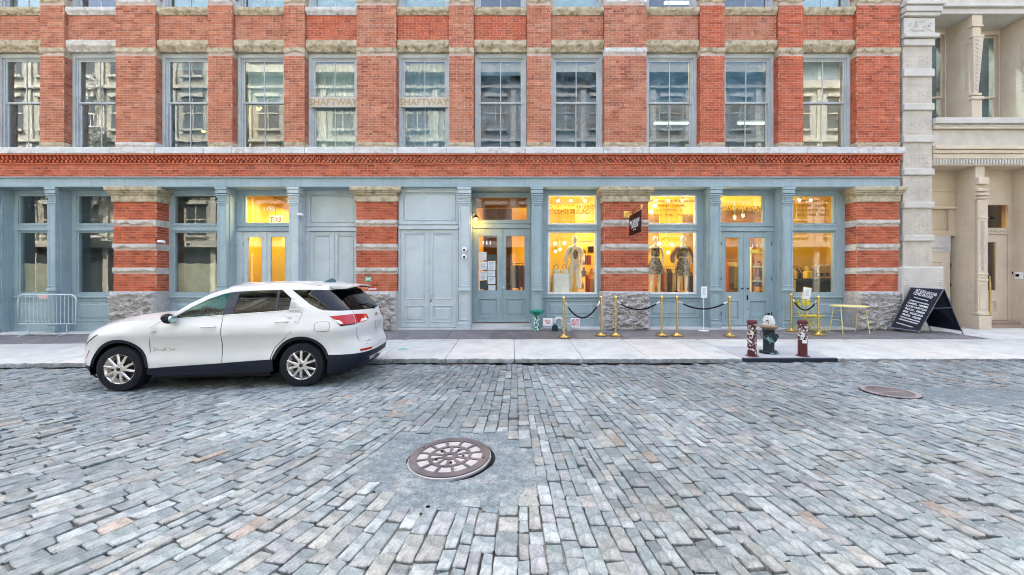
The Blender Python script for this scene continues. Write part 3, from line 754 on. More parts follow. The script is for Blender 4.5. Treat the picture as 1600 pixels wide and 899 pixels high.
# brick and stone piers on the ground floor
GPR = [(-185, -117), (177.6, 244.5), (556.7, 619.6), (944, 1012.8), (1339, 1404)]
for i, (a, b_) in enumerate(GPR):
    x0, x1 = XF(a), XF(b_); dp = D+.42; base = walk_z((x0+x1)/2, D)
    c = MB(); c.box(x0+.003, x1-.003, D+.004, dp+.2, base-.05, ZLB-.002); core = P(c, 'stone_pier', M_mortar)
    zz = {'cap1': Z(294, D), 'cap0': Z(316, D)}
    secs = [(Z(343.8, D), zz['cap0']), (Z(381.2, D), Z(354, D)), (Z(418.3, D), Z(391.5, D)), (Z(455.3, D), Z(428.5, D))]
    bk = MB()
    for z0, z1 in secs:
        bk.bricks(x0, x1, z0, z1, D, seed=i+600); bk.bricks(D+.01, dp, z0, z1, x1, axis='x', sign=1, seed=i+640); bk.bricks(D+.01, dp, z0, z1, x0, axis='x', sign=-1, seed=i+680)
    P(bk, 'brickwork', M_brick_clean, core, kind='stuff')
    for k in range(3):
        z0, z1 = secs[k+1][1], secs[k][0]
        q = MB(); q.rock(x0-.014, x1+.014, z0+.002, z1-.002, D-.045, dp, amp=.05, cell=.026, seed=i*9+k); P(q, 'stone_band', M_band, core, auto=50)
    z0 = secs[3][0]
    q = MB(); q.rock(x0-.07, x1+.03 if i != 4 else x1-.01, base-.04, z0-.003, D-.07, dp, amp=.085, cell=.027, seed=i+33, brow=False); P(q, 'granite_base', M_granite, core, auto=60)
    q = MB(); n = 5; zc0, zc1 = zz['cap0']+.002, ZLB-.003; H = zc1-zc0
    for (f0, f1, pr) in ((0, .42, .045), (.42, .50, .06), (.50, .62, .085), (.62, .74, .12), (.74, 1.0, .15)):
        q.cbox(x0-pr, x1+pr-(.02 if i == 4 else 0), D-pr, dp, zc0+f0*H+(.001 if f0 else 0), zc0+f1*H, .008)
    P(q, 'moulded_cap', M_tan, core)
# cast iron columns
COLS = [(-22, -6), (73, 87.5), (338.6, 354.6), (450.5, 467), (716, 735), (830.5, 847.5), (1110, 1127), (1223, 1240)]
for i, (a, b_) in enumerate(COLS):
    x0, x1 = XF(a), XF(b_); base = walk_z(x0, D)+.01; dp = D+.42; xm = (x0+x1)/2; w_ = x1-x0
    c = MB(); c.box(x0+.02, x1-.02, D+.012, D+.12, base, ZLB-.002); c.box(x0-.003, x1+.003, D+.121, dp, base, ZLB-.002)
    c.cbox(x0, x1, D-.03, D+.1, base, base+.10, .01); c.cbox(x0+.005, x1-.005, D-.018, D+.09, base+.101, base+.2, .01)
    zq = 1.33
    c.cbox(x0-.01, x1+.01, D-.03, D+.1, zq, zq+.05, .012); c.cbox(x0, x1, D-.018, D+.09, zq+.051, zq+.09, .006)
    for z0, z1 in ((base+.25, zq-.05), (zq+.14, 3.80)):
        c.moulding(x0+.045, x1-.045, z0, z1, D+.010, w=.03, d=.018); 
        c.box(x0+.02, x0+.05, D-.002, D+.011, z0-.04, z1+.04); c.box(x1-.05, x1-.02, D-.002, D+.011, z0-.04, z1+.04)
    for z0, z1, pr in ((3.84, 3.88, .02), (3.90, 3.93, .012), (4.0, 4.04, .02), (4.06, 4.10, .035), (4.12, 4.22, .045), (4.225, ZLB-.003, .06)):
        c.cbox(x0-pr*.4, x1+pr*.4, D-pr, D+.1, z0, z1, .006)
    for z0 in (3.94, 3.965): c.box(x0+.06, x1-.06, D-.008, D+.013, z0, z0+.012)
    P(c, 'iron_column', M_blue if i not in (3, 4) else M_bluegrey, BB, auto=40)
YF = D+.40                                # plane of the shopfront frames
M_paper = mat('brown_kraft_paper', (.66, .42, .24), .85, col2=(.74, .52, .34), scale=2.5, bump=.012, bscale=5)
def base_panel(xl, xr, y, m, z0=None, z1=1.17):
    z0 = z0 or walk_z((xl+xr)/2, D)+.02
    s = MB(); s.box(xl, xr, y, y+.12, z0, z1-.05); s.cbox(xl, xr, y-.06, y+.12, z1-.049, z1, .01)
    s.box(xl, xr, y-.02, y, z0, z0+.10)
    s.moulding(xl+.12, xr-.12, z0+.28, z1-.13, y-.0005, w=.035, d=.022)
    s.bevpanel(xl+.24, xr-.24, z0+.38, z1-.23, y-.0008, d=.016, b=.03)
    return P(s, 'base_panel', m, BB)
M_glassg = glass('street_glass', (.84, .92, .92), k=2.2, wav=.0004, dust=.05, dustcol=(.40, .50, .50))
def shop_window(pa, pb, jl, jr, paper=False, pale=False, glassm=M_shopglass, white=False):
    xl, xr = XF(pa), XF(pb); y = YF
    m = M_blue
    base_panel(xl, xr, y, m)
    s = MB(); s.frame(xl, xr, 1.172, ZLB-.003, jl, jr, .06, .12, y, y+.16)
    s.cbox(xl+jl, xr-jr, y-.05, y+.15, 3.10, 3.17, .012); s.box(xl+jl, xr-jr, y, y+.15, 3.171, 3.25); s.cbox(xl+jl-.04, xr-jr+.04, y-.025, y+.0, 3.251, 3.29, .006)
    win = P(s, 'shop_window', m, BB)
    gx0, gx1 = xl+jl, xr-jr
    s = MB(); s.frame(gx0, gx1, 1.233, 3.099, .05, .05, .05, .05, y+.02, y+.12); s.frame(gx0, gx1, 3.292, 4.178, .045, .045, .04, .04, y+.02, y+.12)
    P(s, 'sash', M_white if white else M_blue, win)
    for z0, z1, nm in ((1.283, 3.049, 'pane'), (3.332, 4.138, 'pane')):
        s = MB(); s.box(gx0+.045, gx1-.045, y+.07, y+.076, z0-.005, z1+.005); P(s, 'pane', glassm, win)
    if paper:
        s = MB(); n, k_ = 22, 12
        G = [[s.av((lerp(gx0+.04, gx1-.04, i/n), y+.13+.012*noise.noise(Vector((i*.5, j*.5, pa))), lerp(1.25, 2.14+.01*math.sin(i*.9+pa), j/k_))) for i in range(n+1)] for j in range(k_+1)]
        for j in range(k_):
            for i in range(n): s.af((G[j][i], G[j][i+1], G[j+1][i+1], G[j+1][i]))
        P(s, 'paper_cover', M_paper, win, smooth=True)
    return win, gx0, gx1
def door_leaf(x0, x1, z0, z1, y, m, glassm=None, gz=None, hinge=1, solid=None, plain=False):
    s = MB(); st = .13 if glassm else .10; w_ = x1-x0
    if glassm:
        gz0, gz1 = gz; sl = min(st, w_*.25)
        s.box(x0, x0+sl, y, y+.06, z0, z1); s.box(x1-sl, x1, y, y+.06, z0, z1)
        s.box(x0+sl, x1-sl, y, y+.06, z0, z0+.16); s.box(x0+sl, x1-sl, y, y+.06, gz0-.25, gz0); s.box(x0+sl, x1-sl, y, y+.06, gz1, z1)
        s.box(x0+sl, x1-sl, y+.02, y+.05, z0+.16, gz0-.25)
        s.moulding(x0+sl-.005, x1-sl+.005, z0+.155, gz0-.245, y+.001, w=.03, d=.016); s.bevpanel(x0+sl+.06, x1-sl-.06, z0+.24, gz0-.33, y+.02, d=.018, b=.025)
        s.moulding(x0+sl-.014, x1-sl+.014, gz0-.014, gz1+.014, y+.001, w=.02, d=.012)
    else:
        s.box(x0, x1, y+.012, y+.06, z0, z1)
        zs = solid or [(z0+.14, z0+.62), (z0+.80, z1-.12)]
        s.frame(x0, x1, z0, z1, .11, .11, .13, .10, y, y+.012)
        for a, b_ in zip(zs, zs[1:]): s.box(x0+.11, x1-.11, y, y+.012, a[1], b_[0])
        for k, (a, b_) in enumerate(zs):
            s.moulding(x0+.105, x1-.105, a-.005, b_+.005, y+.001, w=.03, d=.014)
            if k == 0: s.bevpanel(x0+.19, x1-.19, a+.08, b_-.08, y+.012, d=.016, b=.02)
    dr = P(s, 'door', m, BB)
    if glassm:
        g = MB(); g.box(x0+sl-.004, x1-sl+.004, y+.03, y+.036, gz0-.004, gz1+.004); P(g, 'pane', glassm, dr)
    for zz_ in (z0+.35, (z0+z1)/2, z1-.35):
        h = MB(); hx = x0-.008 if hinge < 0 else x1+.008
        h.tube([(hx, y-.008, zz_-.05), (hx, y-.008, zz_+.05)], .011, 6); P(h, 'hinge', M_black if glassm else M_frame, dr)
    return dr
def handle(dr, x, y, z, m, big=False):
    h = MB()
    if big: h.cbox(x-.02, x+.02, y-.02, y, z-.09, z+.09, .006); h.tube([(x, y-.02, z+.05), (x, y-.05, z+.05), (x+.0, y-.055, z-.04)], .009, 6)
    else: h.lathe([(.016, 0), (.016, .03), (.026, .038), (.026, .055), (.01, .062)], 10, c=(x, y, z), axis='y')
    P(h, 'door_handle', m, dr)
def transom(xl, xr, y, m, jl, jr, glassm=None, panel=False, zb=3.08):
    s = MB(); s.frame(xl, xr, zb+.19, ZLB-.003, jl, jr, .05, .12, y, y+.16)
    s.cbox(xl, xr, y-.05, y+.15, zb, zb+.08, .012); s.box(xl, xr, y, y+.15, zb+.081, zb+.15); s.cbox(xl, xr, y-.03, y+.14, zb+.151, zb+.189, .006)
    t = P(s, 'transom', m, BB); x0, x1 = xl+jl, xr-jr
    if glassm:
        g = MB(); g.frame(x0, x1, zb+.241, 4.178, .04, .04, .03, .03, y+.03, y+.11); P(g, 'sash', m, t)
        g = MB(); g.box(x0+.035, x1-.035, y+.07, y+.076, zb+.265, 4.152); P(g, 'pane', glassm, t)
    else:
        g = MB(); g.box(x0, x1, y+.04, y+.1, zb+.241, 4.178); g.moulding(x0+.03, x1-.03, zb+.27, 4.15, y+.039, w=.04, d=.02); P(g, 'transom_panel', m, t)
    return t, x0, x1
# bays, left to right
shop_window(-117, -22, .13, .15); shop_window(-6, 73, .12, .12, paper=True, glassm=M_glassg); shop_window(87.5, 177.6, .14, .12, glassm=M_glassg)
shop_window(244.5, 338.6, .12, .10, paper=True, glassm=M_glassg)
# bay with door 105
def two_doors(pa, pb, y, m, jamb, gm=None, gz=None, hz=1.45, z0=None, zt=3.08, mid=.045, bright=M_frame):
    xl, xr = XF(pa), XF(pb); z0 = z0 or walk_z((xl+xr)/2, D)+.06
    s = MB(); s.box(xl, xl+jamb, y-.02, y+.14, z0-.05, zt-.002); s.box(xr-jamb, xr, y-.02, y+.14, z0-.05, zt-.002); xm = (xl+xr)/2
    jb = P(s, 'door_frame', m, BB)
    d1 = door_leaf(xl+jamb+.006, xm-.004, z0, zt-.008, y, m, gm, gz, hinge=-1); d2 = door_leaf(xm+.004, xr-jamb-.006, z0, zt-.008, y, m, gm, gz, hinge=1)
    s = MB(); s.cbox(xm-mid/2, xm+mid/2, y-.022, y-.001, z0+.01, zt-.01, .006); P(s, 'astragal', m, d1)
    return d1, d2, xm
t105, tx0, tx1 = transom(XF(354.6), XF(450.5), YF, M_blue, .20, .05, M_shopglass)
d1, d2, xm = two_doors(354.6, 450.5, YF, M_bluegrey, .19, M_shopglass, (1.15, 2.92))
handle(d2, xm+.62, YF, 1.35, M_black, True)
s = MB(); text_into(s, '105', .17, X(419, YF), YF+.068, Z(329, YF), w=.34, ext=.001); P(s, 'lettering', M_white, t105)
M_exit = emis('exit_sign_red', (.75, .10, .03), .25)
es = thing('exit_sign', 'mirrored red exit sign hanging behind the transom glass of door 105', 'sign', (X(431, 12.6), 12.6, Z(343, 12.6)))
s = MB(); s.cbox(-.21, .21, -.02, .02, -.12, .12, .01); s.build('sign_box', M_tanboard, es, local=True)
s = MB(); text_into(s, 'EXIT', .2, 0, -.022, -.075, w=.36, ext=.001, mirror=True, bold=.004); s.build('lettering', M_exit, es, local=True)
s = MB(); s.tube([(0, 0, .12), (0, 0, .75)], .008, 6); s.build('hanger_rod', M_black, es, local=True)
# bay with narrow service doors
transom(XF(467), XF(556.7), YF-.02, M_bluegrey, .13, .03)
d1, d2, xm = two_doors(467, 556.7, YF-.02, M_bluegrey, .12)
# wide service doors nearly flush with the front
YD = D+.10
s = MB(); s.box(XF(619.6), XF(716), YD+.2, YF+.2, .25, ZLB-.01); P(s, 'door_backing', M_dark, BB)
transom(XF(619.6)+.03, XF(716)-.005, YD, M_bluegrey, .13, .06, zb=3.10)
d1, d2, xm = two_doors(621.2, 715.8, YD, M_bluegrey, .06, zt=3.10)
handle(d2, xm+.07, YD, 1.22, M_frame)
s = MB(); s.cbox(xm+.05, xm+.09, YD-.03, YD, 1.02, 1.10, .006); P(s, 'padlock', mat('steel', (.5, .5, .5), .3, metal=.9), d2)
# door 111, set back
Y1D = D+.65
xl, xr = XF(735), XF(830.5)
s = MB(); s.box(xl-.12, xl, D+.43, Y1D+.16, .25, ZLB-.002); s.box(xr, xr+.12, D+.43, Y1D+.16, .25, ZLB-.002); P(s, 'recess_cheek', M_blue, BB)
t111, _, _ = transom(xl+.003, xr-.003, Y1D, M_blue, .07, .07, M_shopglass, zb=3.20)
d1, d2, xm = two_doors(735.2, 830.3, Y1D, M_blue, .035, M_shopglass, (1.33, 2.98), z0=.37, zt=3.20)
handle(d2, xm+.06, Y1D, 1.42, M_white, False)
s = MB(); text_into(s, '111', .15, X(760.5, Y1D), Y1D+.028, Z(382, Y1D), w=.25, ext=.001, bold=.006); P(s, 'lettering', M_white, d1)
M_sheet = mat('white_notice_paper', (.62, .66, .68), .8, scale=2); M_sheetdk = mat('dark_notice_print', (.05, .07, .07), .6)
M_ink = mat('grey_ink', (.25, .28, .30), .7)
for (a, b_, c_, e_, dk) in ((749, 760, 394, 407, 0), (761, 774, 398, 406, 1), (749.5, 761, 409, 422, 0), (762, 774, 408, 422, 0), (750, 761, 424, 438, 0), (761.5, 773.5, 423, 432, 0), (762, 774, 433, 444, 0), (749.5, 760.5, 439, 452, 1), (763, 774, 446, 459, 0)):
    n_ = MB(); x0, x1, z1, z0 = X(a, Y1D), X(b_, Y1D), Z(c_, Y1D), Z(e_, Y1D)
    n_.box(x0, x1, Y1D+.024, Y1D+.028, z0, z1, 0)
    if not dk:
        k = 0; zz_ = z1-.05
        while zz_ > z0+.03:
            n_.box(x0+.03, lerp(x0, x1, .88-.2*((k*7) % 3)/2), Y1D+.0225, Y1D+.0245, zz_, zz_+.008, 1); zz_ -= .035; k += 1
    P(n_, 'notice', [M_sheetdk if dk else M_sheet, M_ink], d1)
s = MB(); s.box(XF(735)-.0, XF(830.5), D+.35, Y1D+.1, .20, .34); s.box(XF(735), XF(830.5), D+.0, D+.35, .20, .27); P(s, 'door_step', M_step, BB)
# display windows, door 113, cafe window
W8, g80, g81 = shop_window(847.5, 944, .19, .12, white=True)
W9, g90, g91 = shop_window(1012.8, 1110, .02, .20, white=True)
t113, _, _ = transom(XF(1127), XF(1223), YF, M_blue, .03, .26, M_shopglass)
s = MB(); s.box(XF(1223)-.24, XF(1223)-.001, YF-.01, YF+.15, .3, 3.079); P(s, 'door_frame', M_blue, BB)
xa, xb, xc = X(1126, YF)+.02, X(1163, YF), X(1205, YF); z0d = .30
d1 = door_leaf(xa, xb-.03, z0d, 3.07, YF, M_blue, M_shopglass, (1.28, 2.90), hinge=-1); d2 = door_leaf(xb+.03, xc, z0d, 3.07, YF, M_blue, M_shopglass, (1.28, 2.90), hinge=1)
s = MB(); s.box(xb-.028, xb+.028, YF-.01, YF+.05, z0d, 3.075); P(s, 'astragal', M_blue, d1)
handle(d1, xb-.08, YF, 1.40, M_black); handle(d2, xb+.08, YF, 1.40, M_black); 
s = MB(); s.cbox(xb+.07, xb+.1, YF-.03, YF, 1.05, 1.2, .005); P(s, 'lock_plate', M_black, d2)
s = MB(); text_into(s, '113', .2, (xb+.03+xc)/2, YF+.025, Z(388, YF), w=.33, ext=.001); P(s, 'lettering', M_white, d2)
s = MB(); s.box(X(1173, YF), X(1187, YF), YF+.022, YF+.026, Z(396, YF), Z(390, YF)); P(s, 'sticker', mat('yellow_sticker', (.6, .45, .08), .6), d2)
W11, g110, g111 = shop_window(1240, 1339, .03, .28)
M_gold = mat('gold_lettering', (.20, .13, .02), .5, scale=6); M_goldlt = mat('pale_gold_lettering', (.16, .10, .02), .5, scale=6)
def two_lines(win, cx_px, w1, w2, y1, y2, sz, bold=.0, par=None):
    s = MB(); cx_ = X(cx_px, YF)
    text_into(s, 'WHAT GOES AROUND', sz, cx_, YF+.066, Z(y1, YF), w=w1, ext=.001, bold=bold); text_into(s, 'COMES AROUND', sz, cx_, YF+.066, Z(y2, YF), w=w2, ext=.001, bold=bold)
    P(s, 'lettering', M_gold, win)
two_lines(W8, 894, 1.36, 1.05, 327, 334, .19); two_lines(t113, 1161, 1.30, .95, 328, 335, .19)
def lines4(win, cx_px, wd):
    s = MB(); cx_ = X(cx_px, YF)
    for t, yy, k in (('PRE-OWNED LUXURY & VINTAGE', 315.5, 1.0), ('HERMES . CHANEL', 322.5, .62), ('LOUIS VUITTON . GUCCI', 330, .78), ('DIOR . FENDI . PRADA', 337, .72)):
        text_into(s, t, .095, cx_, YF+.066, Z(yy, YF), w=wd*k, ext=.001)
    P(s, 'lettering', M_goldlt, win)
lines4(W9, 1050, 1.38); lines4(W11, 1273, 1.30)
# pale step along the wall foot
for a, b_ in ((-117, 177), (245, 556), (620, 735), (830.5, 943), (1013, 1338)):
    s = MB(); x0, x1 = XF(a), XF(b_); zz_ = walk_z((x0+x1)/2, D); s.cbox(x0+.01, x1-.01, D-.05, D+.45, min(walk_z(x0, D), walk_z(x1, D))-.05, zz_+.045, .008); P(s, 'foot_step', M_step, BB)
# ================================================================== shop interior
M_yel = mat('lamp_tinted_wall', (.78, .50, .05), .8, col2=(.84, .57, .075), scale=.8)  # warm lamp tint is put into the colour of the walls
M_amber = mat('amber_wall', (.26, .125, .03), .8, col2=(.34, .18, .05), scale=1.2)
M_plinth = mat('white_plinth_paint', (.72, .76, .76), .5, scale=3)
M_shopfloor = mat('shop_floor_boards', (.30, .19, .09), .5, scale=3, stretch=(1, 12, 1))
M_globe = emis('lamp_globe_glow', (1.0, .84, .42), .75)
M_spot = emis('spot_lamp_glow', (1.0, .95, .66), .9)
sx0, sx1 = XF(727), bx1-.22; sy0, sy1 = D+.64, D+7.4
s = MB(); s.box(sx0, sx1, sy0, iy1-.01, .1, .28); P(s, 'shop_floor', M_shopfloor, BB)
s = MB(); s.box(sx0, sx1, YF+.18, iy1-.01, 4.36, 4.5); P(s, 'shop_ceiling', M_yel, BB)
s = MB(); s.box(sx0, sx1, sy1, sy1+.1, .28, 4.36); s.box(sx0-.1, sx0, Y1D+.2, sy1, .1, 4.36); s.box(sx1-.12, sx1-.005, YF+.2, sy1, .28, 4.36); P(s, 'shop_wall', M_yel, BB)
s = MB()                                  # free-standing screens behind the display windows
s.box(XF(838), XF(925), D+3.0, D+3.1, .28, 4.2); s.box(XF(1085), XF(1128), D+2.6, D+2.7, .28, 4.3); s.box(XF(1322), XF(1400), D+2.2, D+2.3, .28, 4.3)
s.box(XF(1010), XF(1060), D+4.6, D+4.7, .28, 4.3)
P(s, 'display_screen', M_yel, BB)
s = MB(); s.box(XF(836), XF(836)+.08, Y1D+.2, D+3.0, .28, 4.355); P(s, 'vestibule_wall', M_amber, BB)
s = MB(); s.box(sx0+.002, XF(836)-.002, Y1D+.25, D+3.3, 4.30, 4.355); s.box(sx0+.002, sx0+.03, Y1D+.25, D+3.3, .28, 4.3); P(s, 'vestibule_lining', M_amber, BB)
s = MB(); s.box(XF(742), XF(800), D+3.4, D+3.5, .28, 4.3); s.box(XF(1215), XF(1322), D+4.2, D+4.3, .28, 4.3); s.box(XF(1128), XF(1180), D+5.2, D+5.3, .28, 3.2); P(s, 'dark_panel', M_amber, BB)
for k, (a, b_) in enumerate(((848, 942), (1014, 1108), (1241, 1330))):
    s = MB(); s.cbox(XF(a), XF(b_), YF+.2, YF+1.5, .29, 1.22, .01); P(s, 'display_platform', M_plinth if k < 2 else M_amber, BB)
# corridor behind door 105, plain rooms to its left
cx0, cx1 = XF(352), XF(462)
s = MB(); s.box(cx0-.1, cx0, YF+.2, D+4, .1, 4.5); s.box(cx1, cx1+.1, YF+.2, D+4, .1, 4.5); s.box(cx0, cx1, D+1.6, D+1.7, .1, 3.35); s.box(cx0-.1, cx1+.1, D+4.0, D+4.1, .1, 4.5); s.box(cx0, cx1, YF+.2, D+4, 4.5, 4.6)
P(s, 'corridor_wall', M_yel, BB)
s = MB(); s.box(cx0+.001, cx1-.001, YF+.2, D+4, .1, .25); P(s, 'corridor_floor', M_shopfloor, BB)
s = MB(); s.box(bx0+.2, cx0-.11, sy0, iy1, .02, .2); s.box(bx0+.2, XF(700), YF+.3, iy1, 4.45, 4.6); s.box(XF(225)-.1, XF(225), D+.6, iy1, .1, 4.4); s.box(cx1+.11, XF(725), YF+.5, YF+.6, .1, 4.4); P(s, 'store_room_shell', M_room, BB)
s = MB(); s.box(XF(290), XF(315), D+1.6, D+1.9, .2, 2.2); s.box(XF(30), XF(45), D+1.4, D+1.8, .2, 2.4); P(s, 'stored_crate', M_roomdk, BB)
def lamp(name, x, y, z, e, col=(1, .85, .48), r=.12, kind='POINT', size=1.0):
    l = bpy.data.lights.new(name, kind); l.energy = e; l.color = col
    if kind == 'AREA': l.shape = 'DISK'; l.size = size
    else: l.shadow_soft_size = r
    o = bpy.data.objects.new(name, l); COL.objects.link(o); o.location = (x, y, z); return o
SP = .28
for x_, y_, e in ((-.4, D+1.9, 4), (1.4, D+1.3, 17), (2.3, D+1.3, 17), (1.9, D+4.0, 50), (4.3, D+1.3, 17), (5.2, D+1.3, 17), (4.8, D+3.6, 45), (7.0, D+1.8, 26), (6.8, D+4.4, 36), (8.6, D+1.3, 10), (8.8, D+3.0, 18), (3.2, D+6.3, 40)):
    lamp('ceiling_lamp', x_, y_, EYE+76*y_/F, e*SP*1.15, r=.06)
lamp('corridor_lamp', (cx0+cx1)/2, D+.9, 4.2, 34*SP, kind='AREA', size=.4); lamp('corridor_lamp', (cx0+cx1)/2-.3, D+2.8, 4.2, 26*SP, kind='AREA', size=.4)
# pendant globes and spots you can see through the glass
def spot(px, py, d, lab):
    t = thing('ceiling_spotlight', lab, 'spotlight', (X(px, d), d, Z(py, d)), group='small bright spotlights behind the transom windows')
    s = MB(); s.ball((0, 0, 0), .042, 10, 6); s.build('bulb', M_spot, t, local=True)
    s = MB(); s.lathe([(.06, .03), (.05, .09), (.015, .10), (.015, 4.358-Z(py, d))], 10); s.build('lamp_housing', M_white, t, local=True)
dd = D+1.5
NTH = ('left', 'middle', 'right')
for k, px in enumerate((872, 892, 914)): spot(px, 314, dd, f'{NTH[k]} one of three spotlights above the black lettering over the mannequin in white')
for k, px in enumerate((1025, 1044, 1066)): spot(px, 314, dd, f'{NTH[k]} one of three spotlights behind the transom window just right of the hanging sign')
for k, px in enumerate((1148, 1161)): spot(px, 341-k*3, D+2.6, f'{NTH[k*2]} spotlight of two behind the glass above door 113')
for k, px in enumerate((1249, 1267)): spot(px, 313, dd, f'{NTH[k*2]} spotlight of two behind the transom over the yellow chairs')
def globes(name, pts, d, lab, r=.07, top=None):
    cx_ = sum(p[0] for p in pts)/len(pts); ox = X(cx_, d)
    t = thing(name, lab, 'pendant lamp', (ox, d, 3.0), group='pendant lamps with glowing globes inside the shop')
    zt = 4.35-3.0; zc = Z(min(p[1] for p in pts), d)-3.0+.25
    s = MB(); s.tube([(0, 0, zt), (0, 0, zc)], .008, 6)
    for px, py in pts: s.tube([(0, 0, zc), (X(px, d)-ox, .0, Z(py, d)-3.0+r)], .007, 6)
    s.build('lamp_stem', M_gold2, t, local=True)
    for px, py in pts:
        s = MB(); s.ball((X(px, d)-ox, 0, Z(py, d)-3.0), r, 12, 8); s.build('glass_globe', M_globe, t, local=True)
M_gold2 = mat('brass', (.70, .48, .16), .22, metal=1.0, col2=(.78, .56, .22), scale=8, rvar=.08)
globes('pendant_lamp', [(867, 381), (875, 390), (882, 380), (868, 393)], D+2.4, 'cluster of glowing globes left of the mannequin in white', .055)
globes('pendant_lamp', [(1030, 381), (1044, 395), (1050, 383)], D+2.6, 'cluster of glowing globes between the two mannequins in the wider window', .06)
globes('pendant_lamp', [(1257, 375), (1267, 372), (1250, 386), (1272, 383), (1262, 390)], D+2.9, 'cluster of small globes above the espresso machine', .045)
globes('pendant_lamp', [(1023, 322), (1017, 331)], D+2.0, 'pair of round globes high up behind the gold lettering', .07)

# ------------------------------------------------------------------ skinned figures
def skin(name, pts, edges, radii, m, parent, sub=2):
    me = bpy.data.meshes.new(name); me.from_pydata(pts, edges, []); o = bpy.data.objects.new(name, me); COL.objects.link(o)
    md = o.modifiers.new('s', 'SKIN'); md.use_smooth_shade = True
    for i, r_ in enumerate(radii):
        sv = me.skin_vertices[0].data[i]; sv.radius = r_ if isinstance(r_, tuple) else (r_, r_)
    me.skin_vertices[0].data[0].use_root = True
    o.modifiers.new('d', 'SUBSURF').levels = sub; o.modifiers['d'].render_levels = sub
    dg = bpy.context.evaluated_depsgraph_get(); me2 = bpy.data.meshes.new_from_object(o.evaluated_get(dg))
    bpy.data.objects.remove(o); me2.name = name
    me2.materials.clear(); me2.materials.append(m); me2.polygons.foreach_set('use_smooth', [True]*len(me2.polygons))
    o2 = bpy.data.objects.new(name, me2); COL.objects.link(o2); o2.parent = parent; return o2
M_manq = mat('mannequin_shell', (.62, .54, .42), .35, scale=3)
M_cream = mat('cream_cloth', (.68, .62, .50), .9, col2=(.75, .70, .58), scale=5, bump=.01, bscale=9)
M_patt = mat('patterned_cloth', (.30, .24, .16), .9, col2=(.04, .03, .03), scale=16, detail=2, bump=.006)
M_rust = mat('rust_coat_cloth', (.14, .05, .03), .9, col2=(.42, .22, .13), scale=12, stretch=(10, 10, 1))
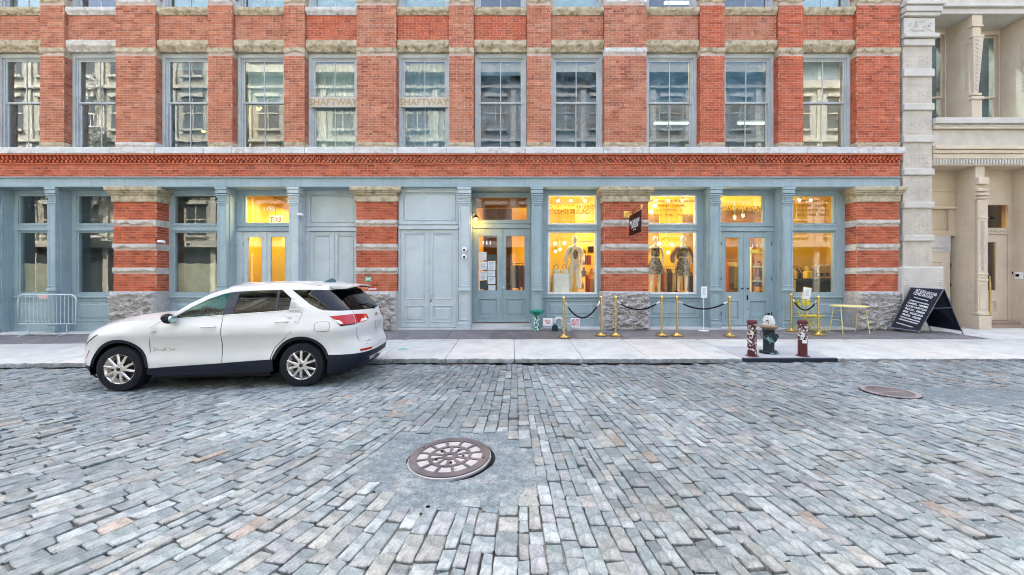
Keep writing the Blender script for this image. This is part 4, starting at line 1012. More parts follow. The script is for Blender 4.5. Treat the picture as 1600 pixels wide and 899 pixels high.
def mannequin(x, y, z, rz, lab, style):
    t = thing('mannequin', lab, 'mannequin', (x, y, z), rz, group='shop window mannequins')
    # x to the side, -y to the front
    V = [(0, 0, .95), (0, 0, 1.12), (0, .01, 1.30), (0, .01, 1.44), (0, 0, 1.54), (0, -.01, 1.62),
         (.09, 0, .88), (.10, -.02, .48), (.10, .0, .09), (.10, -.10, .03),
         (-.09, 0, .88), (-.11, .02, .48), (-.13, .03, .09), (-.13, -.07, .03),
         (.17, .01, 1.42), (.25, .02, 1.17), (.20, -.12, .98), (.18, -.17, .88),
         (-.17, .01, 1.42), (-.26, .03, 1.17), (-.27, -.05, .93), (-.26, -.07, .83)]
    E = [(0, 1), (1, 2), (2, 3), (3, 4), (4, 5), (0, 6), (6, 7), (7, 8), (8, 9), (0, 10), (10, 11), (11, 12), (12, 13), (3, 14), (14, 15), (15, 16), (16, 17), (3, 18), (18, 19), (19, 20), (20, 21)]
    Rr = [(.15, .10), (.11, .085), (.14, .10), (.13, .08), .048, .05, .085, .058, .036, .03, .085, .058, .036, .03, .05, .038, .027, .02, .05, .038, .027, .02]
    skin('body', V, E, Rr, M_manq, t)
    s = MB(); s.ball((0, -.01, 1.70), .092, 16, 12, sc_=(.86, 1.02, 1.25)); s.ball((0, -.10, 1.69), .018, 8, 6, sc_=(.7, 1, 1.4)); s.build('head', M_manq, t, local=True, smooth=True)
    if style == 'white':
        s = MB(); prof = []
        skin('trousers', [(0, 0, .98), (.09, 0, .86), (.11, -.01, .48), (.12, 0, .12), (-.09, 0, .86), (-.12, .02, .48), (-.14, .03, .12)], [(0, 1), (1, 2), (2, 3), (0, 4), (4, 5), (5, 6)], [(.16, .12), .115, .10, .10, .115, .10, .10], M_cream, t)
        skin('jacket', [(0, .02, 1.02), (0, .02, 1.28), (0, .015, 1.44), (.18, .01, 1.42), (.28, .02, 1.17), (.22, -.12, .99), (-.18, .01, 1.42), (-.29, .03, 1.17), (-.28, -.04, .96)], [(0, 1), (1, 2), (2, 3), (3, 4), (4, 5), (2, 6), (6, 7), (7, 8)], [(.19, .11), (.18, .12), (.12, .08), .075, .07, .06, .075, .07, .06], M_cream, t)
        s = MB(); s.ball((.0, -.10, 1.22), .09, 12, 8, sc_=(.9, .5, 1.6)); s.build('top', M_patt, t, local=True, smooth=True)
    else:
        cloth = M_patt
        prof = [(.30, .60), (.28, .63), (.24, .80), (.17, .98), (.12, 1.12)] if style == 'dress' else [(.24, .56), (.235, .60), (.21, .80), (.17, .98), (.125, 1.12)]
        s = MB(); n = 28; rings = []
        for r_, h in prof:
            rings.append([s.av((r_*(1+.10*math.sin(j*2*math.pi/n*7)*(1.1-h))*math.cos(2*math.pi*j/n), .75*r_*(1+.10*math.sin(j*2*math.pi/n*7)*(1.1-h))*math.sin(2*math.pi*j/n), h)) for j in range(n)])
        for a, b_ in zip(rings, rings[1:]):
            for j in range(n): s.af((a[j], a[(j+1) % n], b_[(j+1) % n], b_[j]))
        s.build('skirt', cloth, t, local=True, smooth=True)
        skin('bodice', [(0, 0, 1.08), (0, 0, 1.28), (0, .01, 1.43), (.16, .01, 1.42), (-.16, .01, 1.42)], [(0, 1), (1, 2), (2, 3), (2, 4)], [(.13, .10), (.155, .115), (.12, .08), .06, .06], cloth, t)
        if style == 'coat':
            skin('jacket', [(0, .07, 1.02), (0, .07, 1.30), (0, .04, 1.45), (.19, .02, 1.42), (.33, .05, 1.17), (.30, -.02, .95), (-.19, .02, 1.42), (-.34, .05, 1.17), (-.33, -.02, .95)], [(0, 1), (1, 2), (2, 3), (3, 4), (4, 5), (2, 6), (6, 7), (7, 8)], [(.22, .07), (.2, .08), (.1, .06), .08, .075, .06, .08, .075, .06], M_rust, t)
    s = MB(); s.lathe([(.16, -.0), (.16, .012), (.02, .016)], 20); s.build('stand_disc', M_frame, t, local=True)
    return t
my = YF+.75
mannequin(X(898, my), my, 1.225, R(8), 'mannequin in cream jacket and trousers in the window left of the striped pier', 'white')
mannequin(X(1024, my), my, 1.225, R(-12), 'mannequin in a short patterned dress beside the hanging shop sign', 'dress')
mannequin(X(1067, my), my, 1.225, R(5), 'mannequin with a rust jacket on its shoulders over a patterned skirt', 'coat')
# display cube with handbags
dy = YF+.55
t = thing('display_plinth', 'pale blue display cube beside the mannequin in white', 'plinth', (X(876, dy), dy, 1.222))
s = MB(); s.cbox(-.24, .24, -.2, .2, 0, .62, .008); s.build('plinth', M_plinth, t, local=True)
for k, (px, lab, m) in enumerate(((869, 'cream handbag with dark straps, left on the pale blue display cube', M_cream), (882, 'cream handbag with a dark handle, right on the pale blue display cube', M_cream))):
    t = thing('handbag', lab, 'handbag', (X(px, dy), dy, 1.844), group='handbags on the display cube')
    s = MB(); s.cbox(-.11, .11, -.05, .05, 0, .15, .03); s.build('bag_body', m, t, local=True, auto=60)
    s = MB(); s.tube([(-.08, 0, .14), (-.06, 0, .24), (0, 0, .28), (.06, 0, .24), (.08, 0, .14)], .008, 6); s.build('handle', M_black, t, local=True)
# clothes rails
CL = [(.40, .10, .02), (.28, .04, .02), (.48, .19, .03), (.05, .025, .02), (.30, .22, .11), (.12, .03, .02), (.38, .27, .10)]
M_cl = [mat('garment_cloth', c, .9, scale=7, bump=.008, bscale=12) for c in CL]
def rail(x0, x1, y, z, lab, n=9, seed=0):
    t = thing('clothes_rail', lab, 'clothes rail', ((x0+x1)/2, y, .285), group='clothes rails inside the shop')
    h = z-.285; w_ = (x1-x0)/2
    s = MB(); s.tube([(-w_, 0, 0), (-w_, 0, h), (w_, 0, h), (w_, 0, 0)], .015, 6); s.build('rail_frame', M_gold2, t, local=True)
    r_ = random.Random(seed)
    for k in range(n):
        x_ = lerp(-w_+.08, w_-.08, k/(n-1)); L = r_.uniform(.55, .95); wd = r_.uniform(.18, .24); th = r_.uniform(.03, .05)
        s = MB(); s.prism([(-wd*.9, h-.09-L), (wd*.9, h-.09-L), (wd, h-.22), (wd*.3, h-.07), (-wd*.3, h-.07), (-wd, h-.22)], x_-th, x_+th, axis='x')
        s.tube([(x_, 0, h-.08), (x_, 0, h+.0)], .005, 4)
        s.build('garment', M_cl[r_.randrange(len(M_cl))], t, local=True)
rail(X(1018, D+2.4), X(1062, D+2.4), D+2.4, 2.1, 'clothes rail of orange and dark garments behind the two mannequins', 12, 1)
rail(X(1062, D+3.4), X(1100, D+3.4), D+3.4, 2.0, 'clothes rail of mixed garments behind the mannequin with the rust jacket', 9, 8)
rail(X(855, D+2.8), X(885, D+2.8), D+2.8, 1.8, 'clothes rail of dark garments behind the pale blue display cube', 7, 9)
rail(X(925, D+2.9), X(942, D+2.9), D+1.8, 1.75, 'short rail of dark red garments in the corner beside the striped pier', 4, 11)
rail(X(1165, D+3.0), X(1200, D+3.0), D+3.4, 2.4, 'far clothes rail seen through the right leaf of door 113', 9, 12)
rail(X(770, D+3.0), X(800, D+3.0), D+2.9, 2.3, 'clothes rail of pale garments deep behind door 111', 8, 13)
rail(X(1290, D+2.8), X(1330, D+2.8), D+2.0, 2.3, 'rail of dark garments behind the espresso machine', 8, 14)
def wall_stock(x0, x1, y, z0, z1, lab, seed):
    t = thing('wall_shelf', lab, 'shelf', ((x0+x1)/2, y, z0), group='stocked wall shelves in the shop'); w_ = (x1-x0)/2; r_ = random.Random(seed)
    s = MB(); n = int((z1-z0)/.42)
    for k in range(n+1): s.box(-w_, w_, -.16, .16, k*.42, k*.42+.025)
    s.build('shelf_board', M_gold2, t, local=True)
    for k in range(n):
        x_ = -w_+.08
        while x_ < w_-.15:
            wd = r_.uniform(.12, .26); h = r_.uniform(.10, .34); s = MB()
            if r_.random() < .55: s.cbox(x_, x_+wd, -.12, .12, k*.42+.026, k*.42+.026+h, .02)
            else: s.lathe([(wd*.3, k*.42+.026), (wd*.42, k*.42+.03+h*.5), (wd*.15, k*.42+.026+h*.8), (wd*.18, k*.42+.026+h)], 10, c=(x_+wd/2, 0, 0))
            s.build('stock_item', M_cl[r_.randrange(len(M_cl))], t, local=True); x_ += wd+.04
wall_stock(X(903, D+2.9), X(925, D+2.9), D+2.8, .9, 3.0, 'stocked shelf to the right of the mannequin in white', 21)
wall_stock(X(1032, D+4.4), X(1060, D+4.4), D+4.4, .6, 3.2, 'stocked shelf between the two mannequins of the wider window', 22)
wall_stock(X(1247, D+4.0), X(1300, D+4.0), D+4.0, .8, 3.4, 'dark stocked shelf on the amber wall above the espresso machine', 23)
wall_stock(X(1135, D+5.0), X(1170, D+5.0), D+5.0, .5, 3.0, 'stocked shelf deep behind the left leaf of door 113', 24)
rail(X(1130, D+1.7), X(1160, D+1.7), D+1.7, 2.3, 'clothes rail with an orange jacket behind the left leaf of door 113', 8, 2)
rail(X(795, D+2.0), X(822, D+2.0), D+2.0, 2.2, 'clothes rail behind the right leaf of door 111', 7, 3)
rail(X(915, D+2.2), X(935, D+2.2), D+2.2, 1.9, 'clothes rail with red garments at the right edge behind the mannequin in white', 5, 4)
rail(X(1236, D+2.0), X(1252, D+2.0), D+2.0, 2.1, 'clothes rail of red clothes left of the espresso machine', 5, 5)
t = thing('display_shelf', 'lit shelf unit with folded clothes behind the right leaf of door 113', 'shelf', (X(1186, D+2.6), D+2.6, .285))
s = MB()
for z_ in (.3, .8, 1.3, 1.8, 2.3): s.box(-.35, .35, -.15, .15, z_, z_+.03)
s.box(-.38, -.351, -.15, .15, 0, 2.5); s.box(.351, .38, -.15, .15, 0, 2.5); s.build('shelf_frame', M_plinth, t, local=True)
for k in range(8):
    s = MB(); s.cbox(-.25+(k % 2)*.3, -.03+(k % 2)*.3, -.12, .12, .332+.5*(k//2), .332+.5*(k//2)+.12, .02); s.build('folded_garment', M_cl[k % 7], t, local=True)
# cafe corner
cy = YF+.9
t = thing('service_counter', 'dark counter with small tags in the window over the yellow chairs', 'counter', (X(1284, cy), cy, 1.222))
s = MB(); s.cbox(-.62, .62, -.3, .3, 0, .42, .01); s.cbox(-.65, .65, -.33, .33, .425, .46, .006); s.build('counter_body', M_black, t, local=True)
s = MB(); s.box(.1, .35, -.305, -.3005, .1, .24); s.build('price_tag', M_amber, t, local=True)
t = thing('espresso_machine', 'chrome espresso machine on the dark counter', 'coffee machine', (X(1290, cy), cy, 1.683))
M_chr = mat('chrome', (.55, .55, .53), .2, metal=1.0)
s = MB(); s.cbox(-.36, .36, -.15, .2, .16, .42, .03); s.cbox(-.34, .34, -.2, .2, .0, .06, .01); s.cbox(-.34, .34, .05, .19, .06, .16, .005); s.build('machine_body', M_chr, t, local=True)
for k in (-.18, .02, .2):
    s = MB(); s.lathe([(.03, .09), (.03, .158)], 10, c=(k, -.08, 0)); s.tube([(k, -.08, .1), (k, -.24, .09)], .012, 6); s.build('group_head', M_black, t, local=True)
for k in range(6):
    s = MB(); s.lathe([(.028, .422), (.036, .47)], 10, c=(-.26+k*.1, .03, 0)); s.build('cup', M_plinth, t, local=True)
t = thing('coffee_grinder', 'yellow coffee grinder at the left end of the dark counter', 'grinder', (X(1262, cy), cy, 1.683))
s = MB(); s.cbox(-.09, .09, -.1, .1, 0, .24, .02); s.lathe([(.03, .24), (.08, .38), (.08, .40)], 12); s.build('grinder_body', M_yel, t, local=True)
# tube lights in the offices above
for k, (a, b_, yy, d_) in enumerate(((1022, 1076, 194, 13.2), (1153, 1197, 194, 13.2), (868, 886, 3, 13.0), (1038, 1080, 6, 13.4))):
    xx0, xx1 = X(a, d_), X(b_, d_)
    lb = ['long tube light behind the lower sash of the window just right of the whitewashed pier', 'long tube light behind the lower sash of the second window right of the whitewashed pier', 'short tube light seen in the top storey above the small pier', 'tube light seen in the top storey right of the whitewashed pier'][k]
    t = thing('tube_light', lb, 'tube light', ((xx0+xx1)/2, d_, Z(yy, d_)), group='tube lights in the upstairs rooms')
    h = (xx1-xx0)/2; s = MB(); s.cbox(-h, h, -.05, .05, 0, .05, .01); s.build('tube', M_tube, t, local=True)
    s = MB(); s.box(-h, h, -.07, .07, .052, .10); 
    for sg in (-h*.7, h*.7): s.tube([(sg, 0, .1), (sg, 0, .9)], .006, 4)
    s.build('lamp_housing', M_white, t, local=True)
M_warm = emis('warm_lamp', (1, .55, .12), 1.0)
lamp('office_lamp', X(1110, 14.2), 14.2, 8.3, 34, col=(1, .72, .34), r=.2); lamp('office_lamp', X(1035, 14.6), 14.6, 8.3, 26, col=(1, .72, .34), r=.2); lamp('office_lamp', X(410, 13.2), 13.2, 7.4, 9, col=(1, .66, .30), r=.1)
for px, py, nm in ((404, 170, 'small amber lamp behind the lower sash of the fourth window from the left'), (318, 205, 'small amber lamp low in the window above the grey kraft-paper shop window')):
    d_ = 12.6; t = thing('desk_lamp', nm, 'lamp', (X(px, d_), d_, Z(py, d_)), group='amber lamps in the upstairs rooms')
    s = MB(); s.ball((0, 0, 0), .06, 10, 6); s.build('bulb', M_warm, t, local=True)
    s = MB(); s.lathe([(.10, .0), (.05, .08), (.01, .1), (.01, .9)], 12); s.build('lamp_shade', M_gold2, t, local=True)

# ================================================================== stone building on the right
SBn = thing('stone_building', 'cream painted stone building with fluted iron columns and deep window recesses', 'building', (XF(1409), D, 0))
M_cr = mat('cream_masonry_paint', (.56, .475, .36), .75, col2=(.62, .53, .41), scale=1.6, bump=.003, dirt=(.40, .32, .27), dscale=2.2, damt=.45, streak=(.46, .40, .34))
M_crw = mat('pale_stone_paint', (.50, .48, .435), .75, col2=(.58, .56, .51), scale=2.2, bump=.003, dirt=(.44, .40, .38), dscale=3.2, damt=.5)
M_crb = mat('pale_block_paint', (.47, .435, .375), .8, col2=(.57, .53, .46), scale=2.2, bump=.003, dirt=(.40, .36, .34), dscale=3, damt=.55)
M_beige = mat('beige_door_paint', (.52, .42, .29), .5, col2=(.57, .47, .34), scale=1.4)
M_amberglass = glass('reflecting_door_glass', (.7, .62, .45), k=2.2)
def Q(mb, name, m, parent=SBn, **kw): return mb.build(name, m, parent, **kw)
p0, p1 = XF(1411), XF(1458); px1 = XF(1458)
s = MB(); s.box(p0+.02, p1-.005, D+.03, D+1.3, .1, 11.5); pil = Q(s, 'pilaster', M_crb)
bands = [(108, 120), (162, 172.6), (212.6, 222.7), (264, 274), (316, 325.4), (368, 377)]
zb = [(Z(b_, D), Z(a, D)) for a, b_ in bands]
for z0, z1 in zb:
    s = MB(); s.cbox(p0, p1+.02, D-.035, D+.4, z0, z1, .014); Q(s, 'band_block', M_crw, pil)
segs = [(Z(108, D), Z(72, D))]+[(zb[k+1][1], zb[k][0]) for k in range(5)]+[(Z(415, D), zb[5][0])]
bk = MB()
for z0, z1 in segs: bk.bricks(p0+.03, p1, z0+.003, z1-.003, D+.03, seed=77, proud=.0035, BL=.22, H=.072)
Q(bk, 'painted_bricks', M_crb, pil, kind='stuff')
s = MB(); s.cbox(XF(1402.5), XF(1467), D-.15, D+.8, .12, Z(417, D), .03)
for sg in (XF(1402.5)+.10, XF(1467)-.10):
    for k in range(3): s.cbox(sg-.05+.01*k, sg+.05-.01*k, D-.17, D-.14, 1.62+.07*k-.12, 1.66+.07*k-.12, .01)
Q(s, 'pedestal', M_crw, pil)
for z0, z1, pr in ((Z(72, D), Z(62, D), .0), (Z(61, D), Z(55, D), .07), (Z(54.5, D), Z(29, D), .0), (Z(28, D), Z(23, D), .07), (Z(22.5, D), Z(14, D), .11), (Z(13, D), Z(6, D), .15), (Z(5, D), Z(-40, D), .02)):
    s = MB(); s.cbox(p0-pr*.5, p1+.02+pr, D-.04-pr, D+.4, z0, z1, .012); Q(s, 'capital_moulding', M_crw, pil)
# scroll ornament
s = MB()
def spiral(cx_, cz, r0, tn, sg, ph=0):
    pts = []
    for k in range(26):
        t = k/25; a = ph+sg*t*tn*2*math.pi; r_ = r0*(1-.85*t); pts.append((cx_+r_*math.cos(a), D-.046, cz+r_*math.sin(a)))
    s.tube(pts, [.012*(1-.5*k/25) for k in range(26)], 5)
oz = Z(42, D); ox = (p0+p1)/2
for sg in (-1, 1):
    spiral(ox+sg*.16, oz-.06, .10, 1.4, sg, R(90)); spiral(ox+sg*.30, oz+.04, .07, 1.2, -sg, R(-90)); spiral(ox+sg*.08, oz+.10, .06, 1.0, sg, 0)
    s.tube([(ox, D-.046, oz-.12), (ox+sg*.12, D-.046, oz-.16), (ox+sg*.26, D-.046, oz-.10), (ox+sg*.36, D-.046, oz-.16)], .011, 5)
Q(s, 'scroll_ornament', M_crw, pil)
xe = X(1778, D)
# entablatures
def course(z0, z1, pr, m=M_cr, x0=px1+.02, x1=None, name='entablature_course'):
    s = MB(); s.cbox(x0, x1 or xe, D+.04-pr, D+1.25, z0, z1, .01); return Q(s, name, m)
for a, b_, pr, m in ((185, 194, .11, M_crw), (194.5, 198, .05, M_crb), (198.5, 202, .08, M_cr), (202.5, 228, .0, M_crb), (228.5, 234, .10, M_cr), (234.5, 240, .06, M_cr), (240.5, 248, .03, M_cr)):
    course(Z(b_, D), Z(a, D), pr, m)
for a, b_, pr, m in ((-40, 8, .0, M_crb), (8.5, 13, .13, M_crw), (13.5, 22, .05, M_crw)): course(Z(b_, D), Z(a, D), pr, m)
s = MB(); x_ = px1+.03
while x_ < xe: s.box(x_, x_+.045, D+.005, D+.039, Z(256, D), Z(248.6, D)); x_ += .085
Q(s, 'dentil_strip', M_crw, kind='stuff')
s = MB(); s.box(px1+.02, xe, D+.04, D+1.25, Z(258, D), Z(248.3, D)); Q(s, 'dentil_bed', M_cr)
s = MB(); s.box(px1, xe, D+1.1, D+1.6, 10, 14); s.box(px1-.3, xe, D+.2, D+1.3, 10.6, 14); Q(s, 'upper_wall', M_crb)
# upper columns, tapered with a carved front
UC = [1521, 1610, 1699]
for a in UC:
    x0, x1 = XF(a), XF(a+16); xm = (x0+x1)/2; h = (x1-x0)/2; yb_ = D+.68
    s = MB(); zt, zbm = Z(22.2, D), Z(185, D)+.002
    s.box(x0+.02, x1-.02, D+.12, yb_+.3, zbm, zt)
    s.box(x0, x1, D+.03, D+.13, Z(38, D), zt); s.cbox(x0-.02, x1+.01, D+.0, D+.12, Z(41, D), Z(38.5, D), .006); s.box(x0+.02, x1-.03, D+.04, D+.12, Z(54, D), Z(41.3, D))
    s.cbox(x0-.03, x1+.02, D-.01, D+.12, Z(58, D), Z(54.3, D), .008)
    zt2, zb2 = Z(58.3, D), Z(144, D)
    A = [(xm-h, D+.0), (xm+h, D+.0), (xm+h, D+.13), (xm-h, D+.13)]; B = [(xm-h*.45, D+.06), (xm+h*.45, D+.06), (xm+h*.45, D+.13), (xm-h*.45, D+.13)]
    ia = [s.av((p[0], p[1], zt2)) for p in A]; ib = [s.av((p[0], p[1], zb2)) for p in B]
    for k in range(4): s.af((ib[k], ib[(k+1) % 4], ia[(k+1) % 4], ia[k]))
    s.cbox(x0+.0, x1-.0, D+.03, D+.12, Z(148, D), Z(144.3, D), .008); s.cbox(x0-.04, x1+.03, D+.0, D+.12, Z(155, D), Z(150, D), .01); s.box(x0, x1, D+.04, D+.13, zbm, Z(155.3, D))
    c = Q(s, 'iron_column', M_cr)
    s = MB()
    for k in range(13):
        t = k/12; zz_ = lerp(zt2-.08, zb2+.12, t); hh = h*lerp(1, .45, (zt2-zz_)/(zt2-zb2))*.6; yy = lerp(D, D+.06, (zt2-zz_)/(zt2-zb2))
        s.tube([(xm-hh, yy-.004, zz_+.03), (xm, yy-.012, zz_-.03), (xm+hh, yy-.004, zz_+.03)], .009, 4)
    for k in range(12):
        t = k/11; zz_ = lerp(zt2-.1, zb2+.15, t); s.tube([(x0-.0, D+.14, zz_+.02), (x0+.012, D+.22, zz_-.03)], .01, 4)
    Q(s, 'leaf_carving', M_crw, c, kind='stuff')
ubx = [px1]+[XF(a) for a in UC]+[xe]
for k in range(4):
    xl = ubx[k]+(.0 if k == 0 else .30); xr = ubx[k+1]; yb_ = D+.70
    s = MB(); s.box(xl, xr, yb_, yb_+.3, Z(48, D+.7), Z(22, D)); s.frame(xl, xr, Z(185, D), Z(48.5, D+.7), .10, .04, .05, .12, yb_, yb_+.25); w_ = Q(s, 'window', M_cr)
    gx0, gx1 = xl+.10, xr-.04; zm = 7.2
    for a, b_, yy in ((zm, Z(48.5, D+.7)-.12, yb_+.08), (Z(185, D)+.05, zm+.05, yb_+.12)):
        s = MB(); s.frame(gx0, gx1, a, b_, .05, .05, .05, .05, yy, yy+.035); so_ = Q(s, 'sash', M_cr, w_)
        s = MB(); s.box(gx0+.045, gx1-.045, yy+.015, yy+.02, a+.045, b_-.045); Q(s, 'pane', M_glass_old, w_)
    s = MB(); s.box(gx0-.1, gx0+(gx1-gx0)*.55, yb_+.3, yb_+.32, Z(185, D), Z(60, D)); Q(s, 'blind', M_blind, w_)
s = MB(); s.box(px1-.1, xe, D+3.4, D+3.5, .1, 10.6); s.box(px1-.1, px1+.0, D+1.3, D+3.4, .1, 10.6); s.box(px1-.1, xe, D+1.0, D+3.4, Z(225, D), Z(205, D)); Q(s, 'back_wall', M_roomdk)
# ground floor columns and doors
LC = [1529, 1622]
for a in LC:
    x0, x1 = XF(a), XF(a+17); base = walk_z(x0, D)-.03; yb_ = D+.60
    s = MB(); s.box(x0+.03, x1-.02, D+.10, yb_+.2, base, Z(256, D)); s.cbox(x0-.0, x1+.05, D-.02, D+.2, base, .62, .012); s.cbox(x0+.01, x1+.03, D+.0, D+.2, .622, .74, .03)
    s.box(x0+.03, x1+.0, D+.04, D+.11, .74, 3.95)
    for z0, z1, pr in ((1.62, 1.67, .02), (1.80, 1.84, .02), (3.42, 3.46, .02), (3.98, 4.04, .025), (4.07, 4.14, .035), (4.2, 4.28, .02), (4.4, 4.6, .03)): s.cbox(x0+.03-pr*.4, x1+pr*.4, D+.04-pr, D+.12, z0, z1, .008)
    s.moulding(x0+.06, x1-.03, .80, 1.55, D+.039, w=.03, d=.015)
    c = Q(s, 'iron_column', M_cr, auto=40)
    s = MB()
    xm = (x0+x1)/2+.015
    for k in range(23):
        zz_ = lerp(1.95, 3.32, k/22); s.tube([(xm-.055, D+.034, zz_+.02), (xm, D+.022, zz_-.015), (xm+.055, D+.034, zz_+.02)], .011, 4)
    for zz_ in (1.735, 3.62):
        for q in (-.04, .04): s.ball((xm+q, D+.034, zz_), .018, 8, 6)
    Q(s, 'leaf_carving', M_crw, c, kind='stuff')
YL = D+.62
zt_ = Z(256, D)-.01
# left recess: tall panelled door
xl, xr = px1+.01, XF(1529)+.03
s = MB(); s.box(xl, xr, YL, YL+.2, 3.95, zt_-.001); s.cbox(xl, xr, YL-.06, YL+.1, 3.78, 3.86, .01); s.cbox(xl, xr, YL-.03, YL+.1, 4.3, 4.36, .01)
s.frame(xl, xr, 2.98, 3.779+.17, .08, .20, .16, .12, YL, YL+.2); t = Q(s, 'transom', M_beige)
s = MB(); s.box(xl+.08, xr-.2, YL+.06, YL+.1, 3.14, 3.83); s.moulding(xl+.12, xr-.24, 3.18, 3.79, YL+.0598, w=.03, d=.015); Q(s, 'transom_panel', M_beige, t)
s = MB(); s.box(xl, xr-.12, YL+.01, YL+.12, 2.5, 2.979)
x_ = xl+.02
while x_ < xr-.2: s.ball((x_+.03, YL+.004, 2.62), .028, 6, 4); x_ += .10
Q(s, 'egg_and_dart_strip', M_crw, kind='stuff')
s = MB(); s.box(xl, xr-.12, YL+.03, YL+.1, .20, 2.499); s.moulding(xl+.30, xr-.40, .5, 2.2, YL+.0298, w=.03, d=.02); dr = Q(s, 'door', M_cr)
for zz_ in (.9, 1.5, 2.1):
    h = MB(); h.tube([(xr-.115, YL+.015, zz_-.05), (xr-.115, YL+.015, zz_+.05)], .012, 6); Q(h, 'hinge', M_black, dr)
# right recess: glazed door with transom window
xl, xr = XF(1546)+.02, XF(1622)
YR = D+.62; dxr = X(1579, YR); zr0 = .42
s = MB(); s.box(xl-.05, dxr+.05, YR, YR+.2, 4.02, zt_-.001); s.frame(xl-.05, dxr, zr0, 4.019, .08, .07, .0, .10, YR, YR+.16)
s.box(xl+.03, dxr-.07, YR, YR+.14, 3.02, 3.22); s.box(dxr, dxr+.06, YR-.02, YR+.2, zr0, 4.0)
x_ = xl+.05
while x_ < dxr-.1: s.ball((x_+.02, YR-.006, 3.12), .026, 6, 4); x_ += .09
t = Q(s, 'door_surround', M_cr)
s = MB(); s.box(xl+.028, dxr-.068, YR+.06, YR+.066, 3.22, 3.92); Q(s, 'pane', M_amberglass, t)
sl_ = MB(); a0, a1 = xl+.035, dxr-.075; gA, gB = lerp(a0, a1, .30), lerp(a0, a1, .72)
sl_.frame(a0, a1, zr0+.01, 3.01, gA-a0, a1-gB, .25, .22, YR+.02, YR+.08); sl_.box(gA, gB, YR+.02, YR+.08, 1.0, 1.33); sl_.box(gA, gB, YR+.04, YR+.07, zr0+.26, 1.0)
sl_.moulding(gA-.02, gB+.02, 1.31, 2.81, YR+.021, w=.025, d=.014); sl_.moulding(gA-.02, gB+.02, .68, 1.02, YR+.021, w=.025, d=.014)
dr = Q(sl_, 'door', M_cr)
s = MB(); s.box(gA-.004, gB+.004, YR+.045, YR+.05, 1.33, 2.79); Q(s, 'pane', M_amberglass, dr)
s = MB(); s.tube([(a0+.08, YR-.0, 1.5), (a0+.08, YR-.05, 1.48), (a0+.10, YR-.06, 1.2), (a0+.08, YR-.05, 0.98), (a0+.08, YR, .96)], .014, 6); s.cbox(a0+.05, a0+.11, YR, YR+.02, .9, 1.6, .008); Q(s, 'door_handle', M_black, dr)
s = MB(); s.box(dxr+.06, xr+.1, YR+.01, YR+.2, .3, zt_-.002); Q(s, 'side_panel', M_cr)
s = MB(); s.box(XF(1639)-.02, xe, YR, YR+.2, .1, zt_-.002); Q(s, 'side_panel', M_cr)
s = MB(); s.cbox(xl-.02, XF(1622)+.02, D+.28, YR+.3, .22, .33, .012); s.cbox(xl-.02, XF(1622)+.02, D+.42, YR+.3, .332, .42, .012); Q(s, 'door_step', mat('brown_step', (.30, .22, .18), .8, bump=.004))
s = MB(); s.box(xl+.0, xl+.25, YR+.3, YR+2.4, .3, 4.2); s.box(xl-.4, dxr+.6, YR+2.3, YR+2.4, .3, 4.2); s.box(xl-.4, dxr+.6, YR+.25, YR+2.4, 4.1, 4.2); Q(s, 'hall_wall', M_beige)
lamp('hall_lamp', (xl+dxr)/2+.2, YR+1.2, 3.8, 12, kind='AREA', size=.3)
# brass pipes and small lamp beside the door, intercom
t = thing('wall_lamp', 'small dark lamp beside the transom of the glazed door', 'lamp', (X(1549, D+.45), D+.45, Z(341, D+.45)))
s = MB(); s.tube([(-.05, .16, .04), (-.05, .04, .06), (.03, .0, .05)], .012, 6); s.lathe([(.085, -.03), (.07, .02), (.02, .05)], 14, c=(.03, 0, 0)); s.build('lamp_head', M_black, t, local=True)
t = thing('brass_pipe', 'brass pipe running up beside the glazed door', 'pipe', (X(1546.5, D+.55), D+.55, .42))
s = MB(); s.tube([(0, 0, 0), (0, 0, 1.35)], .018, 8); s.tube([(.03, .0, .1), (.03, 0, 1.2)], .01, 6); s.build('pipe', M_gold2, t, local=True)
t = thing('intercom', 'white intercom box with dark screen on the cream wall', 'intercom', (XF(1622)-.002, D+.44, Z(431, D+.44)), R(-90))
s = MB(); s.cbox(-.09, .09, -.0, .03, -.10, .10, .01); s.build('intercom_box', M_white, t, local=True)
s = MB(); s.box(-.06, .02, -.006, .0, -.03, .05); s.tube([(-.13, 0, .05), (-.12, -.02, .12)], .014, 6); s.build('intercom_screen', M_black, t, local=True)

